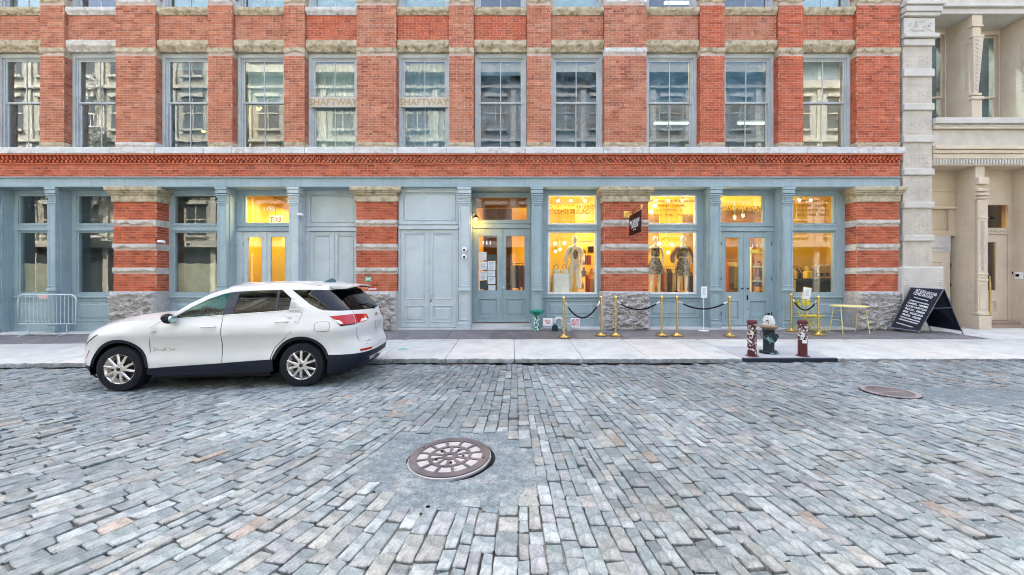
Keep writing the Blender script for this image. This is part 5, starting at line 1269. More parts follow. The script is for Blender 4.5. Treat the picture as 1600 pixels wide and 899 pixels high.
# ================================================================== across the street (mirrored in the glass)
def opposite(x0, x1, H, m, mtrim, seed, lab, pitch=3.0, esc=False):
    y = -9.6; t = thing('opposite_building', lab, 'building', ((x0+x1)/2, y, 0), group='buildings across the street')
    s = MB(); s.box(x0, x1, y-8, y, -.2, H); s.build('wall', m, t)
    s = MB(); n = int((x1-x0)/pitch); st = 4.4; k = 0
    g = MB(); fl = 0; z = 5.0
    s.box(x0-.1, x1+.1, y, y+.5, 4.3, 4.8)
    while z+3 < H:
        for i in range(n):
            a = x0+(i+.22)*pitch; b_ = a+pitch*.56
            g.box(a, b_, y-.05, y+.006, z+.3, z+2.9)
            s.box(a-.12, b_+.12, y, y+.18, z+2.92, z+3.2); s.box(a-.1, b_+.1, y, y+.22, z+.12, z+.28); s.box((a+b_)/2-.04, (a+b_)/2+.04, y+.008, y+.06, z+.3, z+2.9); s.box(a, b_, y+.01, y+.07, z+1.55, z+1.65)
        s.box(x0, x1, y, y+.25, z+3.6, z+3.85); z += st
    for i in range(n+1): s.box(x0+i*pitch-.22, x0+i*pitch+.22, y, y+.14, 0, H-.6)
    s.box(x0-.2, x1+.2, y-.2, y+.8, H-.6, H); s.build('trim', mtrim, t)
    for i in range(n):
        a = x0+(i+.08)*pitch; b_ = a+pitch*.84; g.box(a, b_, y-.05, y+.007, .25, 4.2)
    g.build('window_glass', M_oppglass, t)
    if esc:
        f = MB(); xe0 = x0+pitch*3.1; z = 5
        while z+4 < H:
            f.box(xe0, xe0+3.6, y+.3, y+1.3, z, z+.06); 
            for q in range(13): f.box(xe0+q*.3, xe0+q*.3+.03, y+1.27, y+1.3, z+.06, z+1.0)
            f.box(xe0, xe0+3.6, y+1.26, y+1.31, z+1.0, z+1.05)
            for q in range(12):
                u = q/12; f.box(xe0+.4+u*2.4, xe0+.7+u*2.4, y+.5, y+1.1, z+u*st, z+u*st+.05)
            f.tube([(xe0+.4, y+.5, z+.1), (xe0+3.1, y+.5, z+st)], .04, 4); f.tube([(xe0+.4, y+1.1, z+.1), (xe0+3.1, y+1.1, z+st)], .04, 4); z += st
        f.build('fire_escape', M_white, t)
M_oppglass = mat('far_window_glass', (.05, .06, .065), .06, spec=.8, rvar=0)
M_oc = mat('cream_far_stone', (.31, .32, .275), .85, col2=(.36, .37, .32), scale=.7); M_oct = mat('pale_far_trim', (.40, .41, .36), .85, scale=1)
M_or = mat('grey_far_brick', (.13, .14, .16), .85, col2=(.17, .18, .20), scale=.7); M_ort = mat('grey_far_trim', (.24, .26, .28), .85, scale=1)
M_ow = mat('white_far_stone', (.36, .37, .37), .8, scale=.8)
def side_blocker(x0, x1, H, m, mtrim, lab):  # unseen buildings added to shut out low light from the street ends
    t = thing('blocker_building', lab, 'building', ((x0+x1)/2, D, 0), group='unseen buildings added to block side light'); s = MB(); s.box(x0, x1, D+.3, D+9, -.3, H); s.build('wall', m, t)
    s = MB(); n = int((x1-x0)/3); p = (x1-x0)/n; g = MB()
    for i in range(n):
        a = x0+i*p
        s.box(a-.25, a+.25, D, D+.3, 0, H-.5)
        z = 5.4
        while z+3 < H: s.box(a+.27, a+p-.27, D+.1, D+.3, z-.3, z-.02); s.box(a+.27, a+p-.27, D+.1, D+.3, z+2.8, z+3.1); g.box(a+.6, a+p-.6, D+.24, D+.32, z, z+2.8); z += 4.1
        g.box(a+.6, a+p-.6, D+.22, D+.32, .5, 4.0)
    s.box(x0, x1, D-.3, D+.3, 4.4, 4.8); s.box(x0, x1, D-.5, D+.3, H-.48, H); s.build('trim', mtrim, t); g.build('window_glass', M_oppglass, t)
side_blocker(xe+.01, 34, 19, M_oc, M_oct, 'plain cream building added on the right to block low side light'); side_blocker(34.02, 64, 21, M_or, M_ort, 'grey brick building added at the far right to block low side light')
side_blocker(-40, bx0-.02, 20, M_or, M_ort, 'grey brick building added on the left to block low side light'); side_blocker(-66, -40.02, 21, M_oc, M_oct, 'cream building added at the far left to block low side light')
opposite(48.2, 70, 19, M_or, M_ort, 5, 'grey brick building added across the street at the far right to block side light'); opposite(-70, -46.2, 20, M_or, M_ort, 6, 'grey brick building added across the street at the far left to block side light')  # outermost pair, added to shut out side light along the street
opposite(-46, -22, 22, M_oc, M_oct, 1, 'cream stone building across the street mirrored in the left windows', esc=True)
opposite(-21.8, -3, 19, M_oc, M_oct, 2, 'cream building with fire escape across the street mirrored in the windows', pitch=3.1, esc=True)
opposite(-2.8, 22, 19, M_or, M_ort, 3, 'grey brick building across the street mirrored in the middle windows', pitch=2.9)
opposite(22.2, 48, 20, M_ow, M_oct, 4, 'white building across the street mirrored in the right windows', pitch=3.3)
# ================================================================== street furniture
wz = walk_z
def at(px, py_or_d, d=None): pass
# ---- rope stanchions
def stanchion():
    t = thing('rope_stanchion', 'x', 'stanchion', (0, 0, 0), group='brass rope stanchions in front of the shop')
    s = MB(); s.lathe([(.155, 0), (.158, .008), (.155, .03), (.14, .036), (.13, .037)], 32); s.build('foot_plate', M_gold2, t, local=True, auto=40)
    s = MB(); s.lathe([(.13, .037), (.06, .05), (.034, .075), (.030, .08)], 24); s.build('foot_dome', M_gold2, t, local=True, smooth=True)
    s = MB(); s.lathe([(.026, .075), (.026, .90), (.034, .905), (.034, .925), (.026, .93), (.026, .945), (.036, .95), (.036, .965), (.02, .972)], 16); s.build('post', M_gold2, t, local=True, auto=40)
    s = MB(); s.ball((0, 0, 1.005), .043, 16, 10); s.build('ball_finial', M_gold2, t, local=True, smooth=True)
    return t
ST = [(881, 10.05, 'brass stanchion standing left of the red sign, first from the green standpipe'), (939.5, 10.28, 'brass stanchion right of the red sign, near the left edge of the striped pier'),
      (962, 10.24, 'brass stanchion in front of the left half of the rough granite pier base'), (1034, 10.28, 'brass stanchion at the left end of the panel under the wider display window'),
      (1058, 10.24, 'slightly leaning brass stanchion under the mannequin with the rust jacket'), (1140, 10.2, 'brass stanchion in front of the left leaf of door 113'),
      (1236.5, 10.95, 'brass stanchion by the wall, left of the tilted framed notice'), (1278.5, 10.35, 'brass stanchion in front of the yellow chairs')]
s0 = stanchion(); SP_ = []
for k, (px, d, lab) in enumerate(ST):
    o = s0 if k == 0 else copy_tree(s0)
    x_ = X(px, d); o.location = (x_, d, wz(x_, d)+.004); o['label'] = lab; SP_.append(Vector(o.location))
bpy.context.view_layer.update()
M_velvet = mat('navy_velvet', (.004, .005, .012), .85, col2=(.008, .009, .02), scale=20)
RL = ['dark velvet rope sagging deeply over the red sign', 'dark velvet rope across the rough granite pier base', 'dark velvet rope across the white notice stand left of door 113', 'dark velvet rope hanging in front of the tilted framed notice']
for k, (a, b_, sag) in enumerate(((0, 1, .42), (2, 3, .22), (4, 5, .20), (6, 7, .28))):
    A, B = SP_[a]+Vector((0, 0, .905)), SP_[b_]+Vector((0, 0, .905)); M_ = (A+B)/2
    t = thing('velvet_rope', RL[k], 'rope', M_, group='velvet ropes between the stanchions')
    pts = []; n = 20; dv = (B-A).normalized()
    A2, B2 = A+dv*.03-M_, B-dv*.03-M_
    for i in range(n+1):
        u = i/n; p = A2.lerp(B2, u); p.z -= sag*(1-(2*u-1)**2)
        pts.append(p)
    s = MB(); s.tube(pts[2:-2], .019, 10); s.build('rope', M_velvet, t, local=True, smooth=True)
    for q in (pts[:3], pts[-3:]):
        s = MB(); s.tube(q, [.010, .024, .024] if q is not None and q[0] == pts[0] else [.024, .024, .010], 10); s.build('brass_end', M_chr, t, local=True, smooth=True)
# ---- bollards
def tagmat(name, cols, base, sc_=9):
    m = mat(name, base, .5, col2=tuple(v*1.25 for v in base), scale=6, bump=.002, rvar=.1); t = m.node_tree; N = t.nodes; L = t.links; b = N['Principled BSDF']
    cur = b.inputs['Base Color'].links[0].from_socket; tc = N.new('ShaderNodeTexCoord')
    for k, (c, th, sc2, zr) in enumerate(cols):
        mp = N.new('ShaderNodeMapping'); mp.inputs['Location'].default_value = (k*3.7, k*1.9, k*5.1); L.new(tc.outputs['Object'], mp.inputs[0])
        n = N.new('ShaderNodeTexNoise'); n.inputs['Scale'].default_value = sc2; n.inputs['Detail'].default_value = 1.5; n.inputs['Distortion'].default_value = 1.2; L.new(mp.outputs[0], n.inputs['Vector'])
        r = N.new('ShaderNodeMapRange'); r.inputs[1].default_value = th; r.inputs[2].default_value = th+.012; L.new(n.outputs[0], r.inputs[0])
        sep = N.new('ShaderNodeSeparateXYZ'); L.new(tc.outputs['Object'], sep.inputs[0])
        g0 = N.new('ShaderNodeMath'); g0.operation = 'GREATER_THAN'; g0.inputs[1].default_value = zr[0]; L.new(sep.outputs[2], g0.inputs[0])
        g1 = N.new('ShaderNodeMath'); g1.operation = 'LESS_THAN'; g1.inputs[1].default_value = zr[1]; L.new(sep.outputs[2], g1.inputs[0])
        m1 = N.new('ShaderNodeMath'); m1.operation = 'MULTIPLY'; L.new(g0.outputs[0], m1.inputs[0]); L.new(g1.outputs[0], m1.inputs[1])
        m2 = N.new('ShaderNodeMath'); m2.operation = 'MULTIPLY'; L.new(m1.outputs[0], m2.inputs[0]); L.new(r.outputs[0], m2.inputs[1])
        mx = N.new('ShaderNodeMix'); mx.data_type = 'RGBA'; L.new(m2.outputs[0], mx.inputs[0]); L.new(cur, mx.inputs[6]); mx.inputs[7].default_value = (*c, 1); cur = mx.outputs[2]
    L.new(cur, b.inputs['Base Color']); return m
M_bol = [tagmat('stickered_bollard_paint', [((.65, .63, .62), .56, 13, (.06, .68)), ((.70, .48, .05), .60, 9, (.42, .56)), ((.05, .04, .05), .60, 16, (.05, .6))], (.085, .026, .028)),
         tagmat('stickered_bollard_paint', [((.66, .66, .64), .53, 14, (.34, .68)), ((.04, .04, .05), .62, 17, (.30, .68)), ((.6, .35, .2), .64, 11, (.3, .5))], (.095, .028, .030))]
M_bolcap = mat('maroon_bollard_paint', (.085, .026, .028), .45, scale=6)
for k, (px, lab) in enumerate(((1175, 'maroon bollard with yellow and white stickers left of the fire hydrant'), (1254, 'maroon bollard with white stickers right of the fire hydrant'))):
    d = 8.07; x_ = X(px, d); t = thing('bollard', lab, 'bollard', (x_, d, wz(x_, d)), group='maroon bollards guarding the hydrant')
    s = MB(); s.lathe([(.083, -.01), (.083, .64), (.086, .66)], 28); s.build('post', M_bol[k], t, local=True, auto=40)
    s = MB(); s.lathe([(.082, .655), (.096, .665), (.098, .70), (.094, .72), (.075, .735), (.03, .742)], 28); s.build('cap', M_bolcap, t, local=True, auto=50)
    s = MB(); s.lathe([(.13, -.01), (.125, .006), (.09, .012)], 20); s.build('foot_collar', M_bolcap, t, local=True)
    if k == 1:
        s = MB(); z0 = .27
        for j in range(5):
            a0, a1 = R(-130+j*13), R(-130+(j+1)*13); s.quad((.0845*math.cos(a0), .0845*math.sin(a0), z0), (.0845*math.cos(a1), .0845*math.sin(a1), z0), (.0845*math.cos(a1), .0845*math.sin(a1), z0+.065), (.0845*math.cos(a0), .0845*math.sin(a0), z0+.065))
        s.build('sticker', M_white, t, local=True)
# ---- hydrant
d = 8.33; hx = X(1201, d)
hy = thing('fire_hydrant', 'dark green fire hydrant with a white painted dome between two maroon bollards', 'fire hydrant', (hx, d, wz(hx, d)), R(-12))
M_hyd = tagmat('worn_hydrant_paint', [((.18, .34, .30), .60, 6, (.0, .45))], (.018, .028, .040)); M_hydw = tagmat('chipped_white_dome', [((.10, .07, .06), .62, 9, (.5, .9))], (.46, .48, .47)); M_rust2 = mat('rusty_flange', (.22, .15, .10), .7, col2=(.32, .22, .14), scale=12, bump=.002)
s = MB(); s.lathe([(.12, .035), (.105, .06), (.103, .30), (.108, .40), (.112, .52)], 28); s.build('barrel', M_hyd, hy, local=True, auto=45)
s = MB(); s.lathe([(.175, 0), (.175, .03), (.14, .04), (.12, .04)], 28)
for k in range(8):
    a = k*math.pi/4+.2; s.lathe([(.02, .03), (.02, .055)], 6, c=(.15*math.cos(a), .15*math.sin(a), 0))
s.build('foot_flange', M_hyd, hy, local=True)
s = MB(); s.lathe([(.112, .50), (.17, .545), (.178, .565), (.15, .585), (.12, .60)], 28); s.build('bonnet_flange', M_rust2, hy, local=True, auto=50)
s = MB(); s.lathe([(.125, .596), (.12, .64), (.10, .72), (.07, .775), (.045, .79), (.045, .80)], 24)
for k in range(8):
    a = k*math.pi/4; s.tube([(.128*math.cos(a), .128*math.sin(a), .60), (.108*math.cos(a), .108*math.sin(a), .71), (.06*math.cos(a), .06*math.sin(a), .785)], .012, 5)
s.build('dome', M_hydw, hy, local=True, auto=50)
s = MB(); s.lathe([(.03, .80), (.028, .84), (.012, .845)], 5); s.tube([(.05, 0, .79), (.06, 0, .82), (.045, 0, .84)], .008, 5); s.tube([(-.05, 0, .79), (-.06, 0, .82), (-.045, 0, .84)], .008, 5); s.build('operating_nut', M_black, hy, local=True)
s = MB(); s.lathe([(.085, .09), (.085, .12), (.098, .125), (.098, .165), (.082, .17), (.078, .175), (.03, .178), (.03, .20), (.0, .2)], 24, c=(-.0, 0, .33), axis='y'); s.build('pumper_cap', M_hyd, hy, local=True, auto=40)
s = MB(); s.lathe([(.048, .09), (.048, .12), (.056, .125), (.056, .16), (.04, .165), (.018, .168), (.018, .19)], 16, c=(0, 0, .36), axis='x'); s.build('hose_cap', M_hyd, hy, local=True, auto=40)
s = MB(); s.tube([(-.10, -.05, .53), (-.16, -.10, .50), (-.20, -.08, .40), (-.13, -.12, .30), (-.06, -.17, .28)], .006, 5); s.build('chain', M_black, hy, local=True)
# ---- A-board
def hexa(mb, P8, m=0):
    i = [mb.av(p) for p in P8]
    for q in ((3, 2, 1, 0), (4, 5, 6, 7), (0, 1, 5, 4), (2, 3, 7, 6), (1, 2, 6, 5), (3, 0, 4, 7)): mb.af([i[j] for j in q], m)
TL = Vector((X(1423, 10.98), 10.98, Z(449.5, 10.98))); TR = Vector((X(1474, 10.55), 10.55, Z(452.3, 10.55)))
BL = Vector((X(1391, 11.0), 11.0, Z(512, 11.0))); BR = Vector((X(1436.5, 10.58), 10.58, Z(518, 10.58)))
T2 = Vector((X(1424.5, 11.02), 11.02, Z(449.5, 11.02))); T3 = Vector((X(1475.5, 10.57), 10.57, Z(452.3, 10.57)))
B2 = Vector((X(1451, 11.05), 11.05, Z(509, 11.05))); B3 = Vector((X(1502.5, 10.5), 10.5, Z(517, 10.5)))
ctr = (BL+BR+B2+B3)/4; ctr.z = wz(ctr.x, ctr.y)
ab = thing('sandwich_board', 'black folding sandwich board with white lettering on the sidewalk by the stone pier', 'sandwich board', ctr)
M_abk = mat('navy_black_board', (.004, .005, .012), .4, col2=(.007, .008, .016), scale=3); M_abf = mat('dark_metal_edge', (.16, .17, .20), .3, metal=.8)
def board(tl, tr, bl, br, nm, edge=True):
    n = (br-bl).cross(tl-bl).normalized(); n = n if n.y < 0 else -n
    s = MB(); th = n*.011; hexa(s, [bl-th-ctr, br-th-ctr, tr-th-ctr, tl-th-ctr, bl+th-ctr, br+th-ctr, tr+th-ctr, tl+th-ctr]); o = s.build(nm, M_abk, ab, local=True)
    s = MB()
    for a, b_ in ((bl, tl), (br, tr), (tl, tr), (bl, br)): s.tube([a-ctr, b_-ctr], .0135, 6)
    e = s.build('metal_edge', M_abf, o, local=True)
    s = MB()
    for a, t_ in ((bl, tl), (br, tr)):
        dr_ = (a-t_).normalized(); e_ = a.copy(); k_ = (a.z-wz(a.x, a.y)-.004)/max(.01, -dr_.z); s.tube([a-ctr-dr_*.03, a+dr_*k_-ctr], .012, 6)
    s.build('leg', M_abf, o, local=True)
    return o, n
fb, fn = board(TL, TR, BL, BR, 'front_board'); board(T2, T3, B2, B3, 'rear_board')
ux = ((TR-TL)+(BR-BL)).normalized(); uz = (TL-BL); H_ = uz.length; uz = uz.normalized(); ux = (ux-uz*ux.dot(uz)).normalized(); W_ = (BR-BL).length
M_chalk = mat('white_board_lettering', (.78, .80, .82), .6, scale=10)
def ABM(u, v):     # u: centre offset, v: height fraction from the bottom
    o = BL.lerp(TL, v).lerp(BR.lerp(TR, v), .5)+ux*u+fn*.0125-ctr
    return Matrix(((ux.x, -fn.x, uz.x, o.x), (ux.y, -fn.y, uz.y, o.y), (ux.z, -fn.z, uz.z, o.z), (0, 0, 0, 1)))
s = MB()
for txt, sz, v, wd, bo_ in (('WHAT GOES AROUND', .12, .875, .84, .0), ('COMES AROUND', .12, .80, .66, .0), ('The Finest Luxury Vintage', .04, .73, .50, .001), ('CURRENTLY & AUTHENTIC', .045, .645, .68, .001),
                       ('CHANEL . HERMES', .075, .575, .72, .001), ('LOUIS VUITTON', .075, .505, .72, .001), ('GUCCI . FENDI', .075, .435, .70, .001), ('DIOR . BALENCIAGA', .075, .365, .70, .001), ('PRADA . CELINE', .075, .295, .66, .001),
                       ('VINTAGE DENIM & LEATHER', .05, .235, .70, .001), ('SUNGLASSES AND JEWELRY', .05, .18, .70, .001), ('WHATGOESAROUNDNYC.COM', .032, .085, .74, .001)):
    text_into(s, txt, sz, 0, 0, 0, w=W_*wd, mat=ABM(0, v), ext=.0012, bold=bo_)
s.build('lettering', M_chalk, fb, local=True)
s = MB(); a = BR.lerp(TR, .55); b_ = B3.lerp(T3, .55); s.tube([a-ctr, b_-ctr], .006, 5); s.build('spreader_bar', M_abf, ab, local=True)
# ---- yellow bistro chairs and table
M_yc = mat('yellow_powder_coat', (.60, .50, .03), .4, col2=(.66, .56, .05), scale=5); M_yt = mat('pale_yellow_metal', (.70, .62, .26), .4, scale=5)
def chair(x, y, rz, lab):
    t = thing('folding_chair', lab, 'chair', (x, y, wz(x, y)), rz, group='yellow folding chairs')
    # faces +x ; y sideways
    for sg in (-1, 1):
        s = MB(); s.tube([(.24, sg*.17, 0), (-.06, sg*.17, .42), (-.20, sg*.17, .86)], .011, 6); s.build('back_leg_rail', M_yc, t, local=True)
        s = MB(); s.tube([(-.26, sg*.15, 0), (.16, sg*.15, .44)], .011, 6); s.build('leg', M_yc, t, local=True)
    for x_, z_, w_ in ((.20, .055, .17), (-.22, .045, .15)):
        s = MB(); s.tube([(x_, -w_, z_), (x_, w_, z_)], .008, 5); s.build('stretcher', M_yc, t, local=True)
    for k in range(6):
        s = MB(); x0 = -.16+k*.062; s.cbox(x0, x0+.05, -.19, .19, .435, .449, .004); s.build('slat', M_yc, t, local=True)
    s = MB(); s.box(-.16, .21, -.175, -.155, .415, .434); s.box(-.16, .21, .155, .175, .415, .434); s.build('seat_frame', M_yc, t, local=True)
    for z0, z1 in ((.72, .86),):
        s = MB(); s.M = Matrix.Rotation(0, 4, 'Y'); s.prism([(-.196, z0), (-.178, z0), (-.198, z1), (-.216, z1)], -.20, .20, axis='y'); s.build('backrest', M_yc, t, local=True)
    return t
chair(X(1272, 10.95), 10.95, R(-62), 'yellow folding chair between the rear stanchion and the small table')
chair(X(1259, 11.0)-.05, 10.98, R(-20), 'yellow folding chair half hidden behind the tilted framed notice')
tx, ty = X(1327, 10.75), 10.75
t = thing('bistro_table', 'pale yellow metal bistro table in front of the striped end pier', 'table', (tx, ty, wz(tx, ty)))
s = MB(); s.lathe([(.42, .715), (.425, .72), (.425, .735), (.42, .74)], 36); s.build('tabletop', M_yt, t, local=True)
for sx_, sy_ in ((-1, -1), (1, -1), (1, 1), (-1, 1)):
    s = MB(); s.tube([(sx_*.33, sy_*.12, .715), (sx_*.36-.0, sy_*.22, 0)], .011, 6); s.build('leg', M_yt, t, local=True)
s = MB(); s.tube([(-.345, -.17, .35), (-.345, .17, .35)], .007, 5); s.tube([(.345, -.17, .35), (.345, .17, .35)], .007, 5); s.tube([(-.34, 0, .6), (.34, 0, .6)], .007, 5); s.build('stretcher', M_yt, t, local=True)
# ---- sign stands
def notice_stand(px, d, ztop, tilt, lab, framed, w_=.20, h_=.30):
    x_ = X(px, d); z0 = wz(x_, d); t = thing('notice_stand', lab, 'sign', (x_, d, z0), group='notice stands by the shopfront'); zt_ = ztop-z0
    s = MB(); s.tube([(0, 0, .01), (0, 0, zt_-h_*.9)], .012, 8); s.build('pole', M_gold2 if framed else M_white, t, local=True)
    s = MB(); s.lathe([(.14, 0), (.14, .012), (.02, .02)], 24); s.build('foot_plate', M_gold2 if framed else M_white, t, local=True)
    M_ = Matrix.Translation((0, -.02, zt_-h_/2)) @ Matrix.Rotation(R(tilt), 4, 'Y')
    s = MB(); s.M = M_; s.cbox(-w_/2, w_/2, -.01, .01, -h_/2, h_/2, .004); s.build('notice_frame', M_gold2 if framed else M_white, t, local=True)
    s = MB(); s.M = M_; s.box(-w_/2+.018, w_/2-.018, -.0135, -.0105, -h_/2+.018, h_/2-.018); s.build('notice_sheet', M_sheet, t, local=True)
    s = MB(); s.M = M_
    for k in range(7): s.box(-w_/2+.05, w_/2-.05-.02*(k % 2), -.0150, -.0136, h_/2-.06-k*.028, h_/2-.052-k*.028)
    s.build('lettering', M_ink, t, local=True)
notice_stand(1099.5, 11.02, Z(448, 11.02), 0, 'plain white notice on a thin stand left of door 113', False, .17, .32)
notice_stand(1259.5, 10.75, Z(449, 10.75), 10, 'tilted brass framed notice on a stand behind the second rope stanchion pair', True, .23, .34)
# ---- green standpipe, signs, vent pipe at the wall
sx_, sd_ = X(838.5, 11.1), 11.1
t = thing('standpipe', 'green standpipe connection covered with white stickers below the iron column', 'standpipe', (sx_, sd_, wz(sx_, sd_)))
M_gr = tagmat('stickered_green_paint', [((.66, .70, .68), .50, 17, (.0, .42)), ((.03, .05, .05), .60, 15, (.0, .5))], (.02, .20, .14)); M_grp = mat('green_paint', (.02, .20, .14), .45, scale=6)
s = MB(); s.lathe([(.085, -.02), (.085, .44), (.07, .46)], 20); s.build('pipe', M_gr, t, local=True, auto=40)
s = MB(); s.ball((0, -.02, .53), .105, 16, 10, sc_=(1.1, .9, .8)); s.build('pipe_head', M_grp, t, local=True, smooth=True)
for sg in (-1, 1):
    s = MB(); s.M = Matrix.Translation((sg*.08, -.05, .53)) @ Matrix.Rotation(R(sg*38), 4, 'Z'); s.lathe([(.05, .02), (.05, .09), (.058, .092), (.058, .12), (.03, .125)], 16, axis='y'); s.build('inlet_cap', M_grp, t, local=True, auto=40)
def wall_sign(px0, px1, py0, py1, d, name, lab, m, lines, ml, tilt=0, frame=None):
    x0, x1, z1, z0 = X(px0, d), X(px1, d), Z(py0, d), Z(py1, d); cx_ = (x0+x1)/2
    t = thing(name, lab, 'sign', (cx_, d, z0)); w_, h_ = x1-x0, z1-z0
    s = MB(); s.cbox(-w_/2, w_/2, 0, .012, 0, h_, .002); s.build('sign_plate', m, t, local=True)
    if frame:
        s = MB(); s.frame(-w_/2, w_/2, 0, h_, .025, .025, .025, .025, -.003, -.0005); s.build('sign_border', frame, t, local=True)
    s = MB()
    for txt, v, sz, wd in lines: text_into(s, txt, sz, 0, -.002, h_*v, w=w_*wd, ext=.0012, bold=.002)
    s.build('lettering', ml, t, local=True)
    s = MB(); s.box(-.02, .02, .012, .08, h_*.3, h_*.4); s.build('bracket', M_frame, t, local=True)
    return t
M_red = mat('red_sign_enamel', (.50, .02, .05), .4, scale=6); M_reddk = mat('red_print', (.55, .08, .08), .6, scale=6)
wall_sign(891.5, 906.5, 497.5, 510.5, 10.95, 'warning_sign', 'red sign with three white lines under the sagging rope', M_red, (('PUBLIC', .66, .09, .74), ('PARKING', .37, .09, .76), ('NO BIKES', .08, .09, .76)), M_white, frame=M_white)
wall_sign(848.5, 863.5, 497, 509.5, 11.06, 'notice_plate', 'white plate with pink print beside the green standpipe', M_white, (('POST NO', .55, .055, .6), ('BILLS', .28, .055, .4)), M_reddk)
d = 11.08; vx_ = X(873, d)
t = thing('vent_pipe', 'pale gooseneck vent pipe and grey stub box at the foot of the shopfront', 'pipe', (vx_, d, wz(vx_, d)))
s = MB(); s.tube([(.11, 0, -.02), (.11, 0, .22)]+[(.11*math.cos(R(a)), 0, .24+.11*math.sin(R(a))) for a in range(0, 181, 20)]+[(-.11, 0, .16)], .045, 12); s.build('gooseneck', mat('pale_pipe_paint', (.45, .49, .50), .5), t, local=True, smooth=True)
s = MB(); s.cbox(-.19, -.03, -.09, .06, -.02, .14, .01); s.lathe([(.05, .14), (.05, .17)], 12, c=(-.11, 0, 0)); s.build('pipe_base', mat('dark_blue_pipe_base', (.015, .035, .055), .5), t, local=True)
s = MB(); s.cbox(.22, .36, -.05, .06, -.02, .20, .01); s.build('junction_box', M_frame, t, local=True)
# ---- hanging shop sign
hx_ = 3.31; y0, y1 = 10.10, 11.10
t = thing('hanging_sign', 'dark red double-sided shop sign hanging from a brass bracket on the striped pier', 'sign', (hx_, D-.01, 3.45))
s = MB(); s.box(-.012, .012, y0-D+.01, y1-D+.01-.03, -.56, .0); s.build('sign_board', mat('oxblood_sign_paint', (.014, .003, .005), .4), t, local=True)
s = MB(); s.box(-.025, .025, y0-D-.03, .01, .03, .065); s.box(-.03, .03, y0-D-.03, .01, .10, .13); s.cbox(-.12, .12, -.02, .012, -.03, .17, .01); s.box(-.02, .02, y0-D-.03, y0-D-.0, .065, .10); s.build('bracket', M_gold2, t, local=True)
s = MB()
for sg in (.15, .85): s.tube([(0, lerp(y0, y1, sg)-D, .03), (0, lerp(y0, y1, sg)-D, 0)], .006, 5)
s.build('hook', M_gold2, t, local=True)
Mx = Matrix(((0, 1, 0, -.013), (-1, 0, 0, (y0+y1)/2-D), (0, 0, 1, 0), (0, 0, 0, 1)))
def SM(v): 
    m_ = Mx.copy(); m_[2][3] = v; m_[0][3] = -.0138; return m_
s = MB(); text_into(s, 'WHAT GOES AROUND', .15, 0, 0, 0, w=.80, mat=SM(-.27), ext=.001, bold=.002); text_into(s, 'COMES AROUND', .15, 0, 0, 0, w=.62, mat=SM(-.385), ext=.001, bold=.002); text_into(s, 'NEW YORK', .04, 0, 0, 0, w=.24, mat=SM(-.45), ext=.001, bold=.001)
# the lettering faces -x (towards the left of the street)
s.build('lettering', M_white, t, local=True)
# ---- lamp over door 111, cameras, stickers, conduit
t = thing('barn_lamp', 'lit gooseneck lamp at the top left of door 111', 'lamp', (X(743.5, D+.35), D+.35, Z(340, D+.35)))
s = MB(); s.lathe([(.085, -.02), (.075, .02), (.03, .06), (.02, .08)], 18); s.tube([(0, 0, .08), (0, 0, .12), (-.05, .0, .16), (-.12, .02, .12)], .010, 6); s.build('lamp_shade', M_black, t, local=True, auto=50)
s = MB(); s.ball((0, 0, -.03), .05, 10, 8); s.build('bulb', emis('amber_bulb', (1, .60, .10), 2.5), t, local=True)
lp = lamp('barn_lamp_light', X(744.5, D+.35), D+.33, Z(346, D+.35)-.05, 2.2, col=(1, .55, .08), r=.05)
for k, (py, lb) in enumerate(((390.5, 'upper white dome camera on the iron column left of door 111'), (401.5, 'lower white dome camera on the iron column left of door 111'))):
    t = thing('dome_camera', lb, 'camera', (X(725.5, D-.02), D-.02, Z(py, D-.02)), group='white cameras left of door 111')
    s = MB(); s.lathe([(.075, -.03), (.075, .03), (.06, .05)], 18, axis='y'); s.build('housing', M_white, t, local=True, auto=50)
    s = MB(); s.ball((0, -.055, -.01), .032, 12, 8); s.build('lens', M_black, t, local=True, smooth=True)
for px, py, lb in ((472, 336, 'white bullet camera high on the iron column right of door 105'), (256, 378, 'small white camera on the edge of the left striped pier')):
    t = thing('bullet_camera', lb, 'camera', (X(px, D+.05), D+.05, Z(py, D+.05)), group='small white bullet cameras')
    s = MB(); s.M = Matrix.Rotation(R(-25), 4, 'Z'); s.lathe([(.035, -.02), (.035, .13), (.028, .14)], 14, axis='y'); s.build('housing', M_white, t, local=True, auto=50)
    s = MB(); s.tube([(0, .0, -.03), (.02, .06, -.10), (.02, .10, -.12)], .012, 6); s.build('bracket', M_frame, t, local=True)
cxp = X(254, D+.25); t = thing('conduit_pipe', 'thin dark conduit running down the left striped pier to the granite base', 'pipe', (cxp, D+.25, 0.9))
s = MB(); s.tube([(0.03, 0, Z(378, D+.25)-.9), (0.03, 0, .06), (.0, -.02, 0)], .011, 6); s.build('conduit', M_black, t, local=True)
t = thing('tree_badge', 'small green cross-shaped sign on the bricks above the granite base behind the car', 'sign', (X(575.5, D-.012), D-.012, Z(436, D)))
s = MB(); s.cbox(-.095, .095, -.006, 0, -.07, .07, .004); s.build('badge_plate', mat('green_badge', (.05, .32, .20), .5), t, local=True)
s = MB()
for a in (35, -35, 0):
    s.M = Matrix.Rotation(R(a), 4, 'Y'); s.box(-.085, .085, -.0075-abs(a)*.00001-.001, -.0062, -.008, .008)
s.build('star_mark', M_white, t, local=True)
t = thing('address_plate', 'tiny white plate with red print low on the same striped pier as the green badge', 'sign', (X(582, D-.012), D-.012, Z(452, D)))
s = MB(); s.box(-.11, .11, -.004, 0, -.025, .025); s.build('plate', M_white, t, local=True)
s = MB(); s.box(-.09, .09, -.0055, -.0042, -.012, .008); s.build('print', M_reddk, t, local=True)
